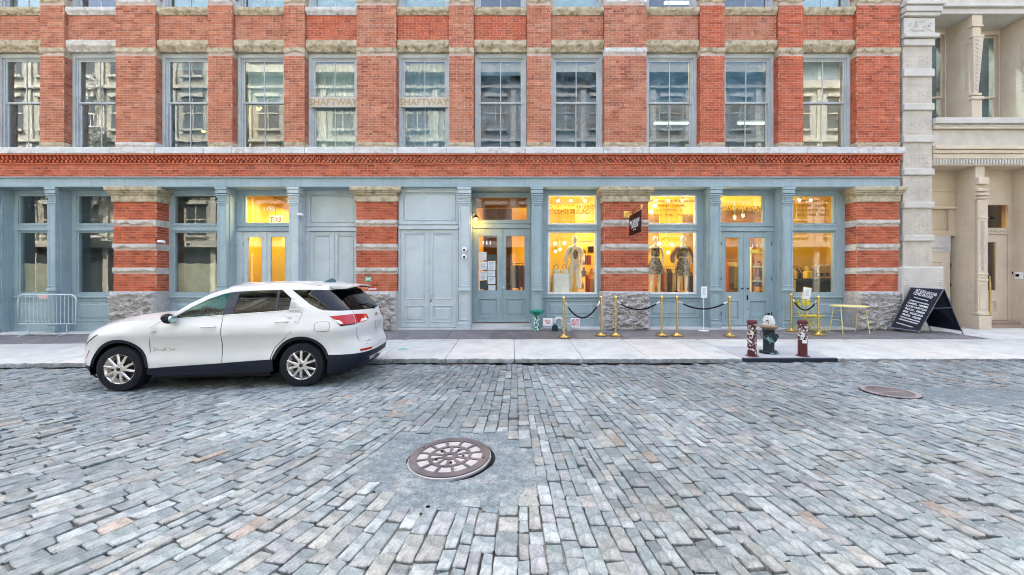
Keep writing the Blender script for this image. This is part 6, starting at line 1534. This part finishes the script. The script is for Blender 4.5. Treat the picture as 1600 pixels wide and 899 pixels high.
ux_ = X(630, 8.75); t = thing('utility_cap', 'small round green utility cap set in the sidewalk slab', 'utility cover', (ux_, 8.75, wz(ux_, 8.75)))
s = MB(); s.lathe([(.13, -.01), (.13, .004), (.11, .006)], 24); s.build('cap', mat('green_utility_paint', (.22, .42, .36), .6, scale=14), t, local=True)
s = MB(); s.box(-.03, .03, -.012, .012, .0055, .0085); s.build('lifting_slot', M_black, t, local=True)
# ---- crowd barrier leaning on the wall
d = 11.0; bx_ = X(74, d)
t = thing('crowd_barrier', 'pale blue steel crowd barrier standing against the shopfront at far left', 'barrier', (bx_, d, wz(bx_, d)))
M_bar = mat('galvanised_pale_steel', (.42, .52, .56), .4, metal=.3, col2=(.5, .6, .64), scale=8)
xl, xr = X(28.5, d)-bx_, X(119, d)-bx_; zt_, zb_ = Z(460.5, d)-wz(bx_, d), Z(506.5, d)-wz(bx_, d)
rr_ = .16
pts = [(xl, 0, zb_), (xl, 0, zt_-rr_)]+[(xl+rr_-rr_*math.cos(R(a)), 0, zt_-rr_+rr_*math.sin(R(a))) for a in (20, 45, 70, 90)]+[(xr-rr_+rr_*math.cos(R(a)), 0, zt_-rr_+rr_*math.sin(R(a))) for a in (90, 70, 45, 20)]+[(xr, 0, zt_-rr_), (xr, 0, zb_), (xl, 0, zb_)]
s = MB(); s.tube(pts, .019, 8); s.build('tube_frame', M_bar, t, local=True, smooth=True)
for k in range(1, 15):
    x_ = lerp(xl, xr, k/15); s = MB(); s.tube([(x_, 0, zb_), (x_, 0, zt_)], .008, 6); s.build('bar', M_bar, t, local=True)
for x_ in (lerp(xl, xr, .18), lerp(xl, xr, .84)):
    s = MB(); s.tube([(x_, 0, zb_), (x_, 0, .02)], .014, 6); s.tube([(x_-.0, -.25, .012), (x_, 0, .05), (x_, .12, .012)], .014, 6); s.build('foot', M_bar, t, local=True)
s = MB(); s.box(lerp(xl, xr, .37), lerp(xl, xr, .52), -.022, -.018, zt_-.115, zt_-.02); s.build('tag', mat('pink_tag', (.55, .38, .36), .7), t, local=True)
# ================================================================== the white car
ph = math.atan2(.145, 2.67); zc = road_z(-4.7, 6.3)+.0
cw = Vector((-6.03, 6.03, 0)); rot = Matrix.Rotation(ph, 4, 'Z')
org = cw-(rot @ Vector((.93, -.905, 0)))
zl, zr = road_z(-6.03, 6.1), road_z(-3.357, 6.25)
car = thing('parked_car', 'white compact SUV parked at the kerb facing left, dark lower cladding, red tail lights', 'car', (org.x, org.y, zl-(zr-zl)/2.7*.93-.005), ph)
car.rotation_euler = (0, -math.atan2(zr-zl, 2.72), ph)
M_paint = mat('white_car_paint', (.56, .57, .575), .3, col2=(.58, .59, .595), scale=1, coat=.4, rvar=0)
M_clad = mat('dark_cladding_plastic', (.010, .013, .024), .5, scale=20, bump=.0005, bscale=200)
M_tyre = mat('tyre_rubber', (.010, .011, .016), .8, scale=30, bump=.001, bscale=90, dirt=(.04, .04, .04), dscale=9, damt=.4)
M_alloy = mat('alloy_silver', (.62, .60, .58), .28, metal=.85, scale=9)
M_rimdk = mat('dark_rim_grey', (.015, .015, .018), .5, metal=.4)  # dark grey for brake disc and hub cap
M_taill = mat('tail_light_red', (.34, .004, .008), .2, coat=.3, scale=20, rvar=0); M_clear = mat('clear_light_lens', (.70, .66, .66), .1, coat=1, rvar=0)
M_trimc = mat('satin_chrome', (.70, .70, .70), .2, metal=1)
M_bpil = mat('grey_pillar_film', (.035, .04, .055), .35, scale=10)
M_seat = mat('seat_cloth', (.10, .12, .12), .9); M_tinted = glass('tinted_car_glass', (.04, .05, .065), k=.8, wav=.0003); M_carglass = glass('green_car_glass', (.30, .62, .58), k=.8, wav=.0003)
def tab(T, v):
    if v <= T[0][0]: return T[0][1]
    for a, b_ in zip(T, T[1:]):
        if v <= b_[0]:
            t = (v-a[0])/(b_[0]-a[0]); return lerp(a[1], b_[1], t)
    return T[-1][1]
def tabs(T, v):        # smooth (Catmull-Rom) lookup
    n = len(T)
    if v <= T[0][0]: return T[0][1]
    if v >= T[-1][0]: return T[-1][1]
    for i in range(n-1):
        if v <= T[i+1][0]:
            p1, p2 = T[i], T[i+1]; p0 = T[i-1] if i else p1; p3 = T[i+2] if i+2 < n else p2
            h = p2[0]-p1[0]; t = (v-p1[0])/h
            m1 = (p2[1]-p0[1])/max(1e-6, p2[0]-p0[0])*h; m2 = (p3[1]-p1[1])/max(1e-6, p3[0]-p1[0])*h
            return (2*t**3-3*t*t+1)*p1[1]+(t**3-2*t*t+t)*m1+(-2*t**3+3*t*t)*p2[1]+(t**3-t*t)*m2
BT = [(.15, .86), (.30, .895), (.45, .905), (.60, .880), (.75, .890), (.88, .924), (.97, .912), (1.05, .885), (1.12, .862), (1.20, .838), (1.35, .775), (1.50, .705), (1.58, .665), (1.64, .60)]
XR = [(.15, 4.42), (.25, 4.52), (.35, 4.60), (.48, 4.65), (.60, 4.64), (.75, 4.585), (.95, 4.585), (1.05, 4.56), (1.13, 4.53), (1.20, 4.50), (1.35, 4.37), (1.50, 4.235), (1.60, 4.13), (1.66, 4.0)]
XF_ = [(.15, .16), (.30, .05), (.45, .0), (.62, .0), (.75, .03), (.85, .08), (.95, .20), (1.05, .40), (1.2, .6), (1.6, 1.0)]
AX, AZ, AR = (.93, 3.655), .355, .45
def Wd(x, z):
    B = tabs(BT, z)
    for ax in AX:
        r_ = math.hypot(x-ax, z-AZ)
        if z < 1.0: B += .016*math.exp(-((r_-.47)/.09)**2)
    xr = tabs(XR, z); xs = xr-.62
    xf = tabs(XF_, z); xsf = xf+.95
    if x > xs: B *= max(0.0, 1-clamp((x-xs)/(xr-xs), 0, .9999)**3.0)**(1/3.0)
    if x < xsf: B *= max(0.0, 1-clamp((xsf-x)/(xsf-xf), 0, .9999)**2.5)**(1/2.5)
    return B
def side(x, z, off=0.0, sg=-1):
    return Vector((x, sg*(Wd(x, z)+off), z))
def rear(y, z, off=0.0):
    B = tabs(BT, z); xr = tabs(XR, z); xs = xr-.62
    return Vector((xs+(xr-xs)*max(0.0, 1-(min(.9999, abs(y)/B))**3.0)**(1/3.0)+off, y, z))
def edge_x(z, k=.80):      # where the side chart hands over to the rear chart
    xr = tabs(XR, z); return xr-.62+.62*(1-k**3)**(1/3.0)
def chart(poly, fn, m, name, par=car, mirror=True, step=.07, flange=.018, off=0.0, smooth_=True):
    for sg in ((-1, 1) if mirror else (-1,)):
        bm = bmesh.new(); vs = [bm.verts.new((a, 0, b_)) for a, b_ in poly]; f = bm.faces.new(vs)
        bmesh.ops.triangulate(bm, faces=[f], ngon_method='EAR_CLIP')
        xs = [p[0] for p in poly]; zs = [p[1] for p in poly]
        for ax_, lo, hi in ((0, min(xs), max(xs)), (2, min(zs), max(zs))):
            n = max(1, int((hi-lo)/step))
            for k in range(1, n+1):
                v = lo+(hi-lo)*k/(n+1); co = [0, 0, 0]; no = [0, 0, 0]; co[ax_] = v; no[ax_] = 1
                bmesh.ops.bisect_plane(bm, geom=bm.verts[:]+bm.edges[:]+bm.faces[:], plane_co=co, plane_no=no)
        edges_ = [e for e in bm.edges if e.is_boundary]
        uv = {v: (v.co.x, v.co.z) for v in bm.verts}
        nrm = {}
        for v in bm.verts:
            a, b_ = uv[v]; e = .004
            p = fn(a, b_, off, sg); pa = fn(a+e, b_, off, sg)-fn(a-e, b_, off, sg); pb = fn(a, b_+e, off, sg)-fn(a, b_-e, off, sg)
            n_ = pa.cross(pb); n_ = n_.normalized() if n_.length > 1e-9 else Vector((0, sg, 0))
            v.co = p; nrm[v] = n_
        mid = sum((v.co for v in bm.verts), Vector())/len(bm.verts)
        # orient normals outwards
        flip = (sum((nrm[v].dot(v.co-Vector((2.3, 0, .7))) for v in bm.verts)) < 0)
        for v in nrm: nrm[v] = -nrm[v] if flip else nrm[v]
        bm.normal_update()
        for f in bm.faces:
            if f.normal.dot(nrm[f.verts[0]]) < 0: f.normal_flip()
        nv = {}
        for e in edges_:
            for v in e.verts:
                if v not in nv: nv[v] = bm.verts.new(v.co-nrm[v]*flange)
        for e in edges_:
            a, b_ = e.verts
            lf = e.link_faces[0]; 
            try: bm.faces.new((b_, a, nv[a], nv[b_]))
            except ValueError: pass
        bm.verts.index_update(); ln = []
        inv = {w_: v for v, w_ in nv.items()}
        for v in bm.verts: ln.append(nrm.get(v) or nrm[inv[v]])
        me = bpy.data.meshes.new(name); bm.to_mesh(me)
        norms = [tuple(n_) for n_ in ln]; bm.free()
        me.materials.append(m); me.polygons.foreach_set('use_smooth', [True]*len(me.polygons))
        me.normals_split_custom_set_from_vertices(norms)
        o = bpy.data.objects.new(name, me); COL.objects.link(o); o.parent = par; ORIG[o.name] = Vector((0, 0, 0))
        yield o
def sfn(a, b_, off, sg): return side(a, b_, off, sg)
def rfn(a, b_, off, sg): 
    p = rear(a, b_, off); return Vector((p.x, p.y*(1 if sg < 0 else -1), p.z))
def ch(*a, **k): return list(chart(*a, **k))
def arc(cx_, r_, a0, a1, n=14): return [(cx_+r_*math.cos(R(lerp(a0, a1, k/n))), AZ+r_*math.sin(R(lerp(a0, a1, k/n)))) for k in range(n+1)]
zb_ = lambda x: tab([(1.4, 1.085), (1.68, 1.112), (2.46, 1.158), (3.25, 1.203), (3.62, 1.235)], x)
clz = lambda x: tab([(1.2, .355), (1.38, .362), (2.46, .415), (3.2, .455), (4.1, .50)], x)
shz = [(.14, .78), (.22, .85), (.35, .92), (.55, .99), (.8, 1.05), (1.1, 1.088), (1.35, 1.105), (1.56, 1.115)]
def on_circle_z(cx_, r_, z, sg): return cx_+sg*math.sqrt(max(0, r_*r_-(z-AZ)**2))
# front wing with bumper corner
xa = on_circle_z(AX[0], AR, .36, 1); xb_ = on_circle_z(AX[0], AR, .40, -1)
poly = [(1.388, .362), (1.387, .82), (1.402, .98), (1.56, 1.113)]+shz[::-1][1:]+[(.10, .66), (.075, .52), (.09, .40)]+arc(AX[0], AR, 174, 2, 22)
ch(poly, sfn, M_paint, 'front_wing')
poly = [(1.396, .362), (1.395, .82), (1.411, .98), (1.568, 1.100), (1.70, 1.108), (2.0, 1.13), (2.454, 1.152), (2.454, .415)]
fd = ch(poly, sfn, M_paint, 'front_door')
seam = [(3.655, 1.232), (3.64, 1.12), (3.60, 1.0), (3.50, .87), (3.36, .74), (3.25, .64), (3.20, .52), (3.19, .457)]
poly = [(2.462, .416), (2.462, 1.153), (2.85, 1.175), (3.25, 1.197), (3.60, 1.222)]+seam[0:]
rd = ch(poly, sfn, M_paint, 'rear_door')
sm2 = [(a+.008, b_) for a, b_ in seam]
hand = [edge_x(z) for z in (1,)]
zs_ = [.50, .6, .7, .8, .9, .98, 1.05, 1.10, 1.15, 1.19]
rearedge = [(edge_x(z), z) for z in zs_]
poly = [(3.205, .46), (3.215, .52)]+[(3.262, .64), (3.37, .735), (3.51, .865), (3.609, .99), (3.65, 1.115), (3.667, 1.235)]+[(3.615, 1.27), (3.45, 1.40), (3.28, 1.535), (3.43, 1.535), (3.50, 1.485), (3.62, 1.40), (3.76, 1.30), (3.90, 1.232), (3.99, 1.205), (4.21, 1.193)]+rearedge[::-1]+arc(AX[1], AR, 20, 167, 22)
ch(poly, sfn, M_paint, 'rear_wing')
# cladding
cl = MB
poly = [(1.372, .357), (1.372, .24), (1.30, .22)]+[(1.30, .24)]
poly = [(1.352, .26), (1.362, .355), (2.45, .408), (3.18, .450), (3.23, .45), (3.235, .27), (2.4, .235), (1.5, .235)]
ch(poly, sfn, M_clad, 'sill_cladding', off=.006)
lip0, lip1 = AR+.002, AR-.045
for cx_, a0, a1, nm in ((AX[0], 176, 2, 'wheel_arch_trim'), (AX[1], 165, 12, 'wheel_arch_trim')):
    poly = arc(cx_, lip0, a0, a1, 20)+arc(cx_, lip1, a1, a0, 20); ch(poly, sfn, M_clad, nm, off=.004, flange=.05)
poly = [(4.075, .49), (4.077, .497)]+[(edge_x(.5), .497), (edge_x(.4), .40), (edge_x(.3), .30), (edge_x(.22)-.02, .22), (4.05, .20), (4.09, .32)]
ch(poly, sfn, M_clad, 'rear_bumper_cladding', off=.004)
poly = [(.10, .395), (.13, .30), (.24, .22), (.50, .20), (.485, .30), (.482, .395)]
ch(poly, sfn, M_clad, 'front_bumper_cladding', off=.004)
# greenhouse
G_ = [(1.70, 1.125), (2.0, 1.145), (2.44, 1.168), (2.52, 1.168+.0), (2.565, 1.513), (2.40, 1.485), (2.18, 1.405), (1.95, 1.285)]
ch([(1.70, 1.125), (2.0, 1.142), (2.44, 1.165), (2.475, 1.505), (2.38, 1.487), (2.18, 1.415), (1.95, 1.29)], sfn, M_carglass, 'front_window', off=-.012)
ch([(2.60, 1.172), (3.235, 1.208), (3.20, 1.532), (2.90, 1.532), (2.62, 1.518)], sfn, M_tinted, 'rear_window', off=-.012)
ch([(3.265, 1.21), (3.50, 1.225), (3.585, 1.265), (3.42, 1.40), (3.27, 1.53), (3.235, 1.532)], sfn, M_tinted, 'rear_window', off=-.012)
ch([(2.44, 1.163), (2.60, 1.172), (2.62, 1.52), (2.475, 1.507)], sfn, M_bpil, 'door_pillar', off=-.004)
ch([(3.235, 1.206), (3.265, 1.208), (3.235, 1.534), (3.20, 1.534)], sfn, M_bpil, 'window_divider', off=-.006)
zq = [1.20, 1.28, 1.36, 1.44, 1.52]
ch([(3.44, 1.532), (3.51, 1.478), (3.63, 1.393), (3.765, 1.295), (3.905, 1.226), (3.99, 1.205), (4.20, 1.196)]+[(edge_x(z), z) for z in zq], sfn, M_tinted, 'quarter_window', off=-.010)
ch([(1.60, 1.102), (1.70, 1.122), (1.95, 1.288), (2.18, 1.413), (2.38, 1.487), (2.475, 1.507), (2.62, 1.52), (2.9, 1.534), (3.28, 1.537), (3.6, 1.535), (edge_x(1.52)-.02, 1.525), (edge_x(1.58)-.02, 1.575), (3.7, 1.60), (3.2, 1.612), (2.7, 1.605), (2.45, 1.575), (2.2, 1.50), (1.9, 1.335)], sfn, M_paint, 'roof_side_rail')
s = MB()
for sg in (-1, 1):
    for pl in (([1.70, 2.0, 2.44, 2.60, 2.9, 3.25, 3.5], None),):
        s.tube([side(x, zb_(x)-.004, .002, sg) for x in (1.62, 1.8, 2.0, 2.2, 2.44, 2.6, 2.9, 3.25, 3.5, 3.6)]+[side(3.655, 1.262, .002, sg), side(3.60, 1.30, .002, sg), side(3.45, 1.42, .0, sg)], .005, 6)
s.build('chrome_trim', M_trimc, car, local=True, smooth=True)
# bonnet, windscreen, roof
def sheet(rows, name, m, smooth_=True, flip=False):
    s = MB(); G = [[s.av(p) for p in r_] for r_ in rows]
    for a, b_ in zip(G, G[1:]):
        for k in range(len(a)-1): s.af((a[k], a[k+1], b_[k+1], b_[k]))
    return s.build(name, m, car, local=True, smooth=True)
def across(x, z, wd, crown, bow=0.0, n=16, zf=None):
    return [Vector((x+bow*(1-(u*2-1)**2), lerp(-wd, wd, u), z+crown*(1-abs(u*2-1)**2.4))) for u in [k/n for k in range(n+1)]]
rows = []
for k in range(19):
    x = lerp(.13, 1.58, k/18); z = tab(shz, x); rows.append(across(x, z+.001, Wd(x, z), .085-.01*k/18, bow=-.10*(1-k/18)-.14*(k/18)))
sheet(rows, 'bonnet', M_paint)
rows = []
pil = [(1.585, 1.10), (1.74, 1.20), (1.9, 1.335), (2.2, 1.50), (2.45, 1.575)]
for x, z in pil: rows.append(across(x, z, Wd(x, z)-.005, .03, bow=-.16))
sheet(rows, 'windscreen', M_carglass)
rows = []
for k in range(15):
    x = lerp(2.43, 4.02, k/14); z = tab([(2.43, 1.572), (2.7, 1.604), (3.2, 1.611), (3.7, 1.599), (4.02, 1.575)], x); rows.append(across(x, z, Wd(x, z)+.002, .048, bow=-.16*(1-k/14)+.06*(k/14)))
sheet(rows, 'roof', M_paint)
for sg in (-1, 1):
    s = MB(); s.tube([side(2.6, 1.60, -.03, sg)+Vector((0, 0, .02)), side(2.7, 1.604, -.03, sg)+Vector((0, 0, .05)), side(3.2, 1.611, -.03, sg)+Vector((0, 0, .052)), side(3.75, 1.597, -.03, sg)+Vector((0, 0, .045)), side(3.85, 1.59, -.03, sg)+Vector((0, 0, .015))], .011, 6)
    s.build('roof_rail', M_paint, car, local=True, smooth=True)
# spoiler, tailgate, rear glass
s = MB()
rows0 = [(3.98, 1.592), (4.13, 1.588), (4.285, 1.568), (4.29, 1.545), (4.2, 1.54), (4.08, 1.54)]
n = 14; G = []
for x, z in rows0:
    G.append([s.av((x+.05*(1-(2*k/n-1)**2), lerp(-.63, .63, k/n), z+.03*(1-abs(2*k/n-1)**2.4))) for k in range(n+1)])
for j, (a, b_) in enumerate(zip(G, G[1:])):
    for k in range(n): s.af((a[k], a[k+1], b_[k+1], b_[k]), 1 if j >= 3 else 0)
s.af([g[0] for g in G], 0); s.af([g[-1] for g in G][::-1], 0)
sp = s.build('roof_spoiler', [M_paint, M_clad], car, local=True, auto=40)
s = MB(); s.box(4.336, 4.344, -.16, .16, 1.580, 1.594); s.build('brake_light', M_taill, sp, local=True)
def yk(z, k=.80): return k*tabs(BT, z)
def rpoly(pts): return pts
zz = [1.20, 1.28, 1.36, 1.44, 1.52]
ch([(-yk(z), z) for z in zz]+[(yk(z), z) for z in zz[::-1]]+[(0, 1.175)], rfn, M_tinted, 'rear_glass', mirror=False, off=-.006)
ch([(-yk(z), z) for z in (1.19, 1.15, 1.10, 1.05, .98, .9, .8, .7, .6, .50)]+[(0, .505), (yk(.5), .50)]+[(yk(z), z) for z in (.6, .7, .8, .9, .98, 1.05, 1.10, 1.15, 1.19)]+[(0, 1.168)], rfn, M_paint, 'tailgate', mirror=False)
ch([(-yk(z), z) for z in (.497, .40, .30, .235)]+[(-.3, .25), (.3, .25)]+[(yk(z), z) for z in (.235, .30, .40, .497)], rfn, M_clad, 'rear_bumper', mirror=False, off=.004)
ch([(-.45, .33), (.45, .33), (.52, .40), (-.52, .40)], rfn, M_trimc, 'skid_plate', mirror=False, off=.014)
ch([(-.80*.905, .525), (-.45, .525), (-.47, .555), (-.80*.905, .56)], rfn, M_taill, 'reflector', off=.004, flange=.006)
# lamps: side and rear halves
zt0 = [1.00, 1.05, 1.10, 1.125]
for fn, poly, m, nm in ((sfn, [(4.10, 1.115), (4.20, 1.04), (4.27, .975), (edge_x(.985), .985), (edge_x(1.06), 1.06), (edge_x(1.13), 1.13)], M_taill, 'tail_light'),
                        (rfn, [(-yk(.985), .985), (-.52, 1.0), (-.40, 1.035), (-.42, 1.11), (-yk(1.13), 1.13)], M_taill, 'tail_light')):
    for o in ch(poly, fn, m, nm, off=.010, flange=.014): pass
for poly, m in (([(-.66, 1.0), (-.48, 1.015), (-.46, 1.035), (-.60, 1.045)], M_clear),):
    ch(poly, rfn, m, 'reversing_light', off=.016, flange=.006)
ch([(4.16, 1.062), (4.255, .99), (4.30, .995), (4.25, 1.04)], sfn, M_clear, 'tail_light_lens', off=.014, flange=.005)
ch([(4.075, 1.128), (4.20, 1.027), (4.265, .955), (edge_x(.97), .968), (edge_x(.985), .983), (4.27, .973), (4.195, 1.042), (4.10, 1.117)], sfn, M_black, 'tail_light_rim', off=.007, flange=.01)
p = rear(0, .90, .012); s = MB(); s.cbox(p.x-.006, p.x+.004, -.155, .155, .815, .97, .003); s.build('number_plate', mat('blank_plate', (.42, .42, .44), .4, metal=.3), car, local=True)
p = rear(-.0, 1.06, .010); s = MB(); s.box(p.x-.004, p.x+.008, -.07, .07, 1.055, 1.085); s.box(p.x-.004, p.x+.009, -.03, .03, 1.04, 1.10); s.build('emblem', M_gold2, car, local=True)
s = MB(); p = rear(-.50, .66, .008)
for k in range(3):
    q = rear(-.56+k*.05, .665, .006); s.box(q.x-.003, q.x+.004, -.56+k*.05, -.53+k*.05, .655, .678)
s.build('badge_lettering', M_trimc, car, local=True)
# wing door lettering
s = MB(); text_into(s, 'EQUINOX', .055, 0, 0, 0, w=.31, ext=.002, bold=.001); q = side(1.60, .64); s.v = [(v[0]+1.60, v[1]+q.y-.002, v[2]+.625) for v in s.v]; s.build('door_lettering', M_trimc, car, local=True)
# door handles, fuel flap, seams
for x, z in ((2.27, .985), (3.36, 1.045)):
    for sg in (-1, 1):
        s = MB(); q = [side(x+dx, z, .0, sg)+Vector((0, sg*o_, 0)) for dx, o_ in ((-.10, .0), (-.085, .03), (0, .038), (.085, .03), (.10, .0))]
        s.tube(q, .012, 8); s.build('door_handle', M_paint, car, local=True, smooth=True)
s = MB(); fx, fz = 3.985, .955; loop = [(fx+.115*math.copysign(abs(math.cos(a))**.5, math.cos(a)), fz+.075*math.copysign(abs(math.sin(a))**.5, math.sin(a))) for a in [2*math.pi*k/32 for k in range(33)]]
s.tube([side(a, b_, .0005) for a, b_ in loop], .0028, 4); s.build('fuel_flap', M_bpil, car, local=True)
s = MB(); s.tube([rear(-yk(z, .79), z, .0) for z in (1.19, 1.1, 1.0, .9, .8, .7)]+[rear(-.55, .615, 0), rear(0, .60, 0), rear(.55, .615, 0)], .003, 4); s.build('tailgate_seam', M_black, car, local=True)
for pts in ([(1.392, .40), (1.392, .6), (1.391, .82), (1.407, .98), (1.55, 1.08)], [(2.458, .42), (2.458, .6), (2.458, .8), (2.458, 1.0), (2.458, 1.15)], [(a+.004, b_) for a, b_ in seam]):
    for sg in (-1, 1):
        s = MB(); s.tube([side(a, b_, -.001, sg) for a, b_ in pts], .0035, 4); s.build('door_gap', M_black, car, local=True)
# mirror
for sg in (-1, 1):
    s = MB(); c = side(1.74, 1.12, .12, sg); s.ball(c, .1, 14, 10, sc_=(.75, 1.05, .72)); mr = s.build('door_mirror', M_clad, car, local=True, smooth=True)
    s = MB(); s.ball(c+Vector((-.012, sg*.004, .018)), .1, 14, 10, sc_=(.72, 1.04, .66)); s.build('mirror_cap', M_black, mr, local=True, smooth=True)
    s = MB(); s.ball(c+Vector((.055, 0, .0)), .085, 14, 10, sc_=(.3, 1.0, .68)); s.build('mirror_glass', mat('mirror_glass', (.35, .5, .5), .05, metal=.8, rvar=0), mr, local=True, smooth=True)
    s = MB(); s.tube([side(1.72, 1.08, -.01, sg), side(1.74, 1.09, .06, sg)], .035, 8); s.build('mirror_stalk', M_black, mr, local=True)
# headlamps, grille, marker
ch([(.165, .715), (.24, .79), (.40, .85), (.56, .885), (.50, .845), (.36, .775), (.26, .71)], sfn, M_clear, 'headlight', off=.006, flange=.02)
ch([(.165, .70), (.255, .695), (.37, .765), (.52, .84), (.60, .892), (.50, .85), (.36, .778), (.26, .712)], sfn, M_black, 'headlight_rim', off=.004, flange=.01)
ch([(.315, .50), (.335, .50), (.40, .635), (.38, .635)], sfn, M_taill, 'marker_light', off=.003, flange=.004)
s = MB(); 
def frontp(y, z, off=0):
    B = tabs(BT, z); xf = tabs(XF_, z); return Vector((xf+.95-.95*max(0, 1-min(.9999, abs(y)/B)**2.5)**(1/2.5)-off, y, z))
def ffn(a, b_, off, sg): return frontp(a, b_, off)
ch([(-.45, .30), (.45, .30), (.58, .50), (.62, .70), (-.62, .70), (-.58, .50)], ffn, M_clad, 'front_grille', mirror=False, off=.004)
ch([(-.60, .22), (.60, .22), (.70, .45), (.74, .72), (.70, .80), (0, .84), (-.70, .80), (-.74, .72), (-.70, .45)], ffn, M_paint, 'front_bumper', mirror=False, off=-.002)
# antenna, wiper
s = MB(); s.prism([(3.62, 0), (3.86, .0), (3.84, .06), (3.80, .075), (3.70, .03)], -.03, .03, axis='y'); s.v = [(v[0], v[1], v[2]+1.645) for v in s.v]; s.build('roof_antenna', mat('dark_teal_fin', (.06, .12, .14), .3), car, local=True)
s = MB(); s.tube([rear(0, 1.2, .02), rear(-.2, 1.27, .02), rear(-.42, 1.28, .02)], .01, 6); s.ball(rear(0, 1.19, .015), .03, 8, 6); s.build('rear_wiper', M_black, car, local=True)
# inner body, wheel wells
s = MB(); s.box(.35, 4.30, -.60, .60, .24, .80); s.box(1.44, 3.15, -.84, .84, .19, .98); s.box(.4, 4.3, -.58, .58, .17, .239); s.box(.30, .45, -.7, .7, .3, .7); s.box(4.12, 4.35, -.72, .72, .3, .98); s.build('inner_body', M_black, car, local=True)  # lowest box is added to deepen the shade under the car
for cx_ in AX:
    for sg in (-1, 1):
        s = MB(); n = 18; A = []
        for k in range(n+1):
            a = R(lerp(-12, 192, k/n)); A.append((s.av((cx_+.44*math.cos(a), sg*.875, AZ+.44*math.sin(a))), s.av((cx_+.44*math.cos(a), sg*.60, AZ+.44*math.sin(a)))))
        for p, q in zip(A, A[1:]): s.af((p[0], q[0], q[1], p[1]))
        s.build('wheel_well', M_black, car, local=True)
# cabin
s = MB()
for sg in (-1, 1):
    for x in (2.25, 3.15):
        s.cbox(x-.28, x+.25, sg*.36-.25, sg*.36+.25, .60, .98, .05); s.cbox(x+.20, x+.34, sg*.36-.24, sg*.36+.24, .8, 1.28, .05); s.cbox(x+.24, x+.34, sg*.36-.13, sg*.36+.13, 1.30, 1.45, .04)
st_ = s.build('seat', M_seat, car, local=True)
s = MB(); s.cbox(1.30, 1.78, -.74, .74, .85, 1.09, .05); s.build('dashboard', M_seat, car, local=True)
s = MB(); s.M = Matrix.Translation((1.93, -.36, 1.08)) @ Matrix.Rotation(R(65), 4, 'Y'); s.tube([(.185*math.cos(2*math.pi*k/24), .185*math.sin(2*math.pi*k/24), 0) for k in range(25)], .016, 6); s.tube([(-.18, 0, 0), (.18, 0, 0)], .014, 5); s.tube([(0, -.18, 0), (0, .18, 0)], .014, 5); s.build('steering_wheel', M_black, car, local=True, smooth=True)
# wheels
def wheel(x, sg):
    wr = .35; t = MB()
    t.lathe([(.225, -.0), (.235, .008), (.30, .012), (.335, .002), (wr-.003, -.03), (wr+.003, -.06), (wr+.003, -.17), (wr-.003, -.20), (.335, -.225), (.25, -.23), (.225, -.215)], 48, axis='y', cap=False)
    for k in range(48):      # tread blocks edge
        pass
    t.v = [(v[0], v[1]+.0, v[2]) for v in t.v]
    o = MB.build(t, 'wheel', M_tyre, car, local=True, auto=30)
    s = MB(); s.lathe([(.17, -.10), (.21, -.04), (.222, .0), (.234, .004), (.236, -.004)], 48, axis='y', cap=False)
    rim = s.build('rim', M_alloy, o, local=True, smooth=True)
    s = MB(); s.lathe([(.0, -.075), (.19, -.075), (.19, -.09)], 32, axis='y', cap=False); s.build('brake_disc', M_rimdk, o, local=True)
    s = MB()
    for k in range(5):
        for dlt in (-.26, .26):
            a = 2*math.pi*k/5+math.pi/2; a1 = a+dlt*.35; a2 = a+dlt*1.15
            p0 = Vector((.045*math.cos(a1), 0, .045*math.sin(a1))); p1_ = Vector((.228*math.cos(a2), 0, .228*math.sin(a2))); dr_ = (p1_-p0).normalized(); nn = Vector((-dr_.z, 0, dr_.x))
            hexa(s, [p0-nn*.024+Vector((0, .0, 0)), p0+nn*.024, p1_+nn*.017, p1_-nn*.017, p0-nn*.014+Vector((0, -.018, 0)), p0+nn*.014+Vector((0, -.018, 0)), p1_+nn*.009+Vector((0, -.010, 0)), p1_-nn*.009+Vector((0, -.010, 0))])
    s.lathe([(.07, -.02), (.072, .004), (.06, .016), (.0, .018)], 24, axis='y', c=(0, -.0, 0), cap=False)
    for k in range(5):
        a = 2*math.pi*(k+.5)/5+math.pi/2; s.lathe([(.012, .0), (.010, .020)], 8, c=(.05*math.cos(a), -.0, .05*math.sin(a)), axis='y')
    s.build('spokes', M_alloy, o, local=True)
    s = MB(); s.lathe([(.03, .0), (.028, .022), (.0, .026)], 16, axis='y', cap=False); s.build('hub_cap', M_rimdk, o, local=True)
    o.location = (x, sg*.885, .352); o.rotation_euler = (0, rnd.uniform(0, 1), 0 if sg < 0 else math.pi)
    return o
for x in AX:
    for sg in (-1, 1): wheel(x, sg)
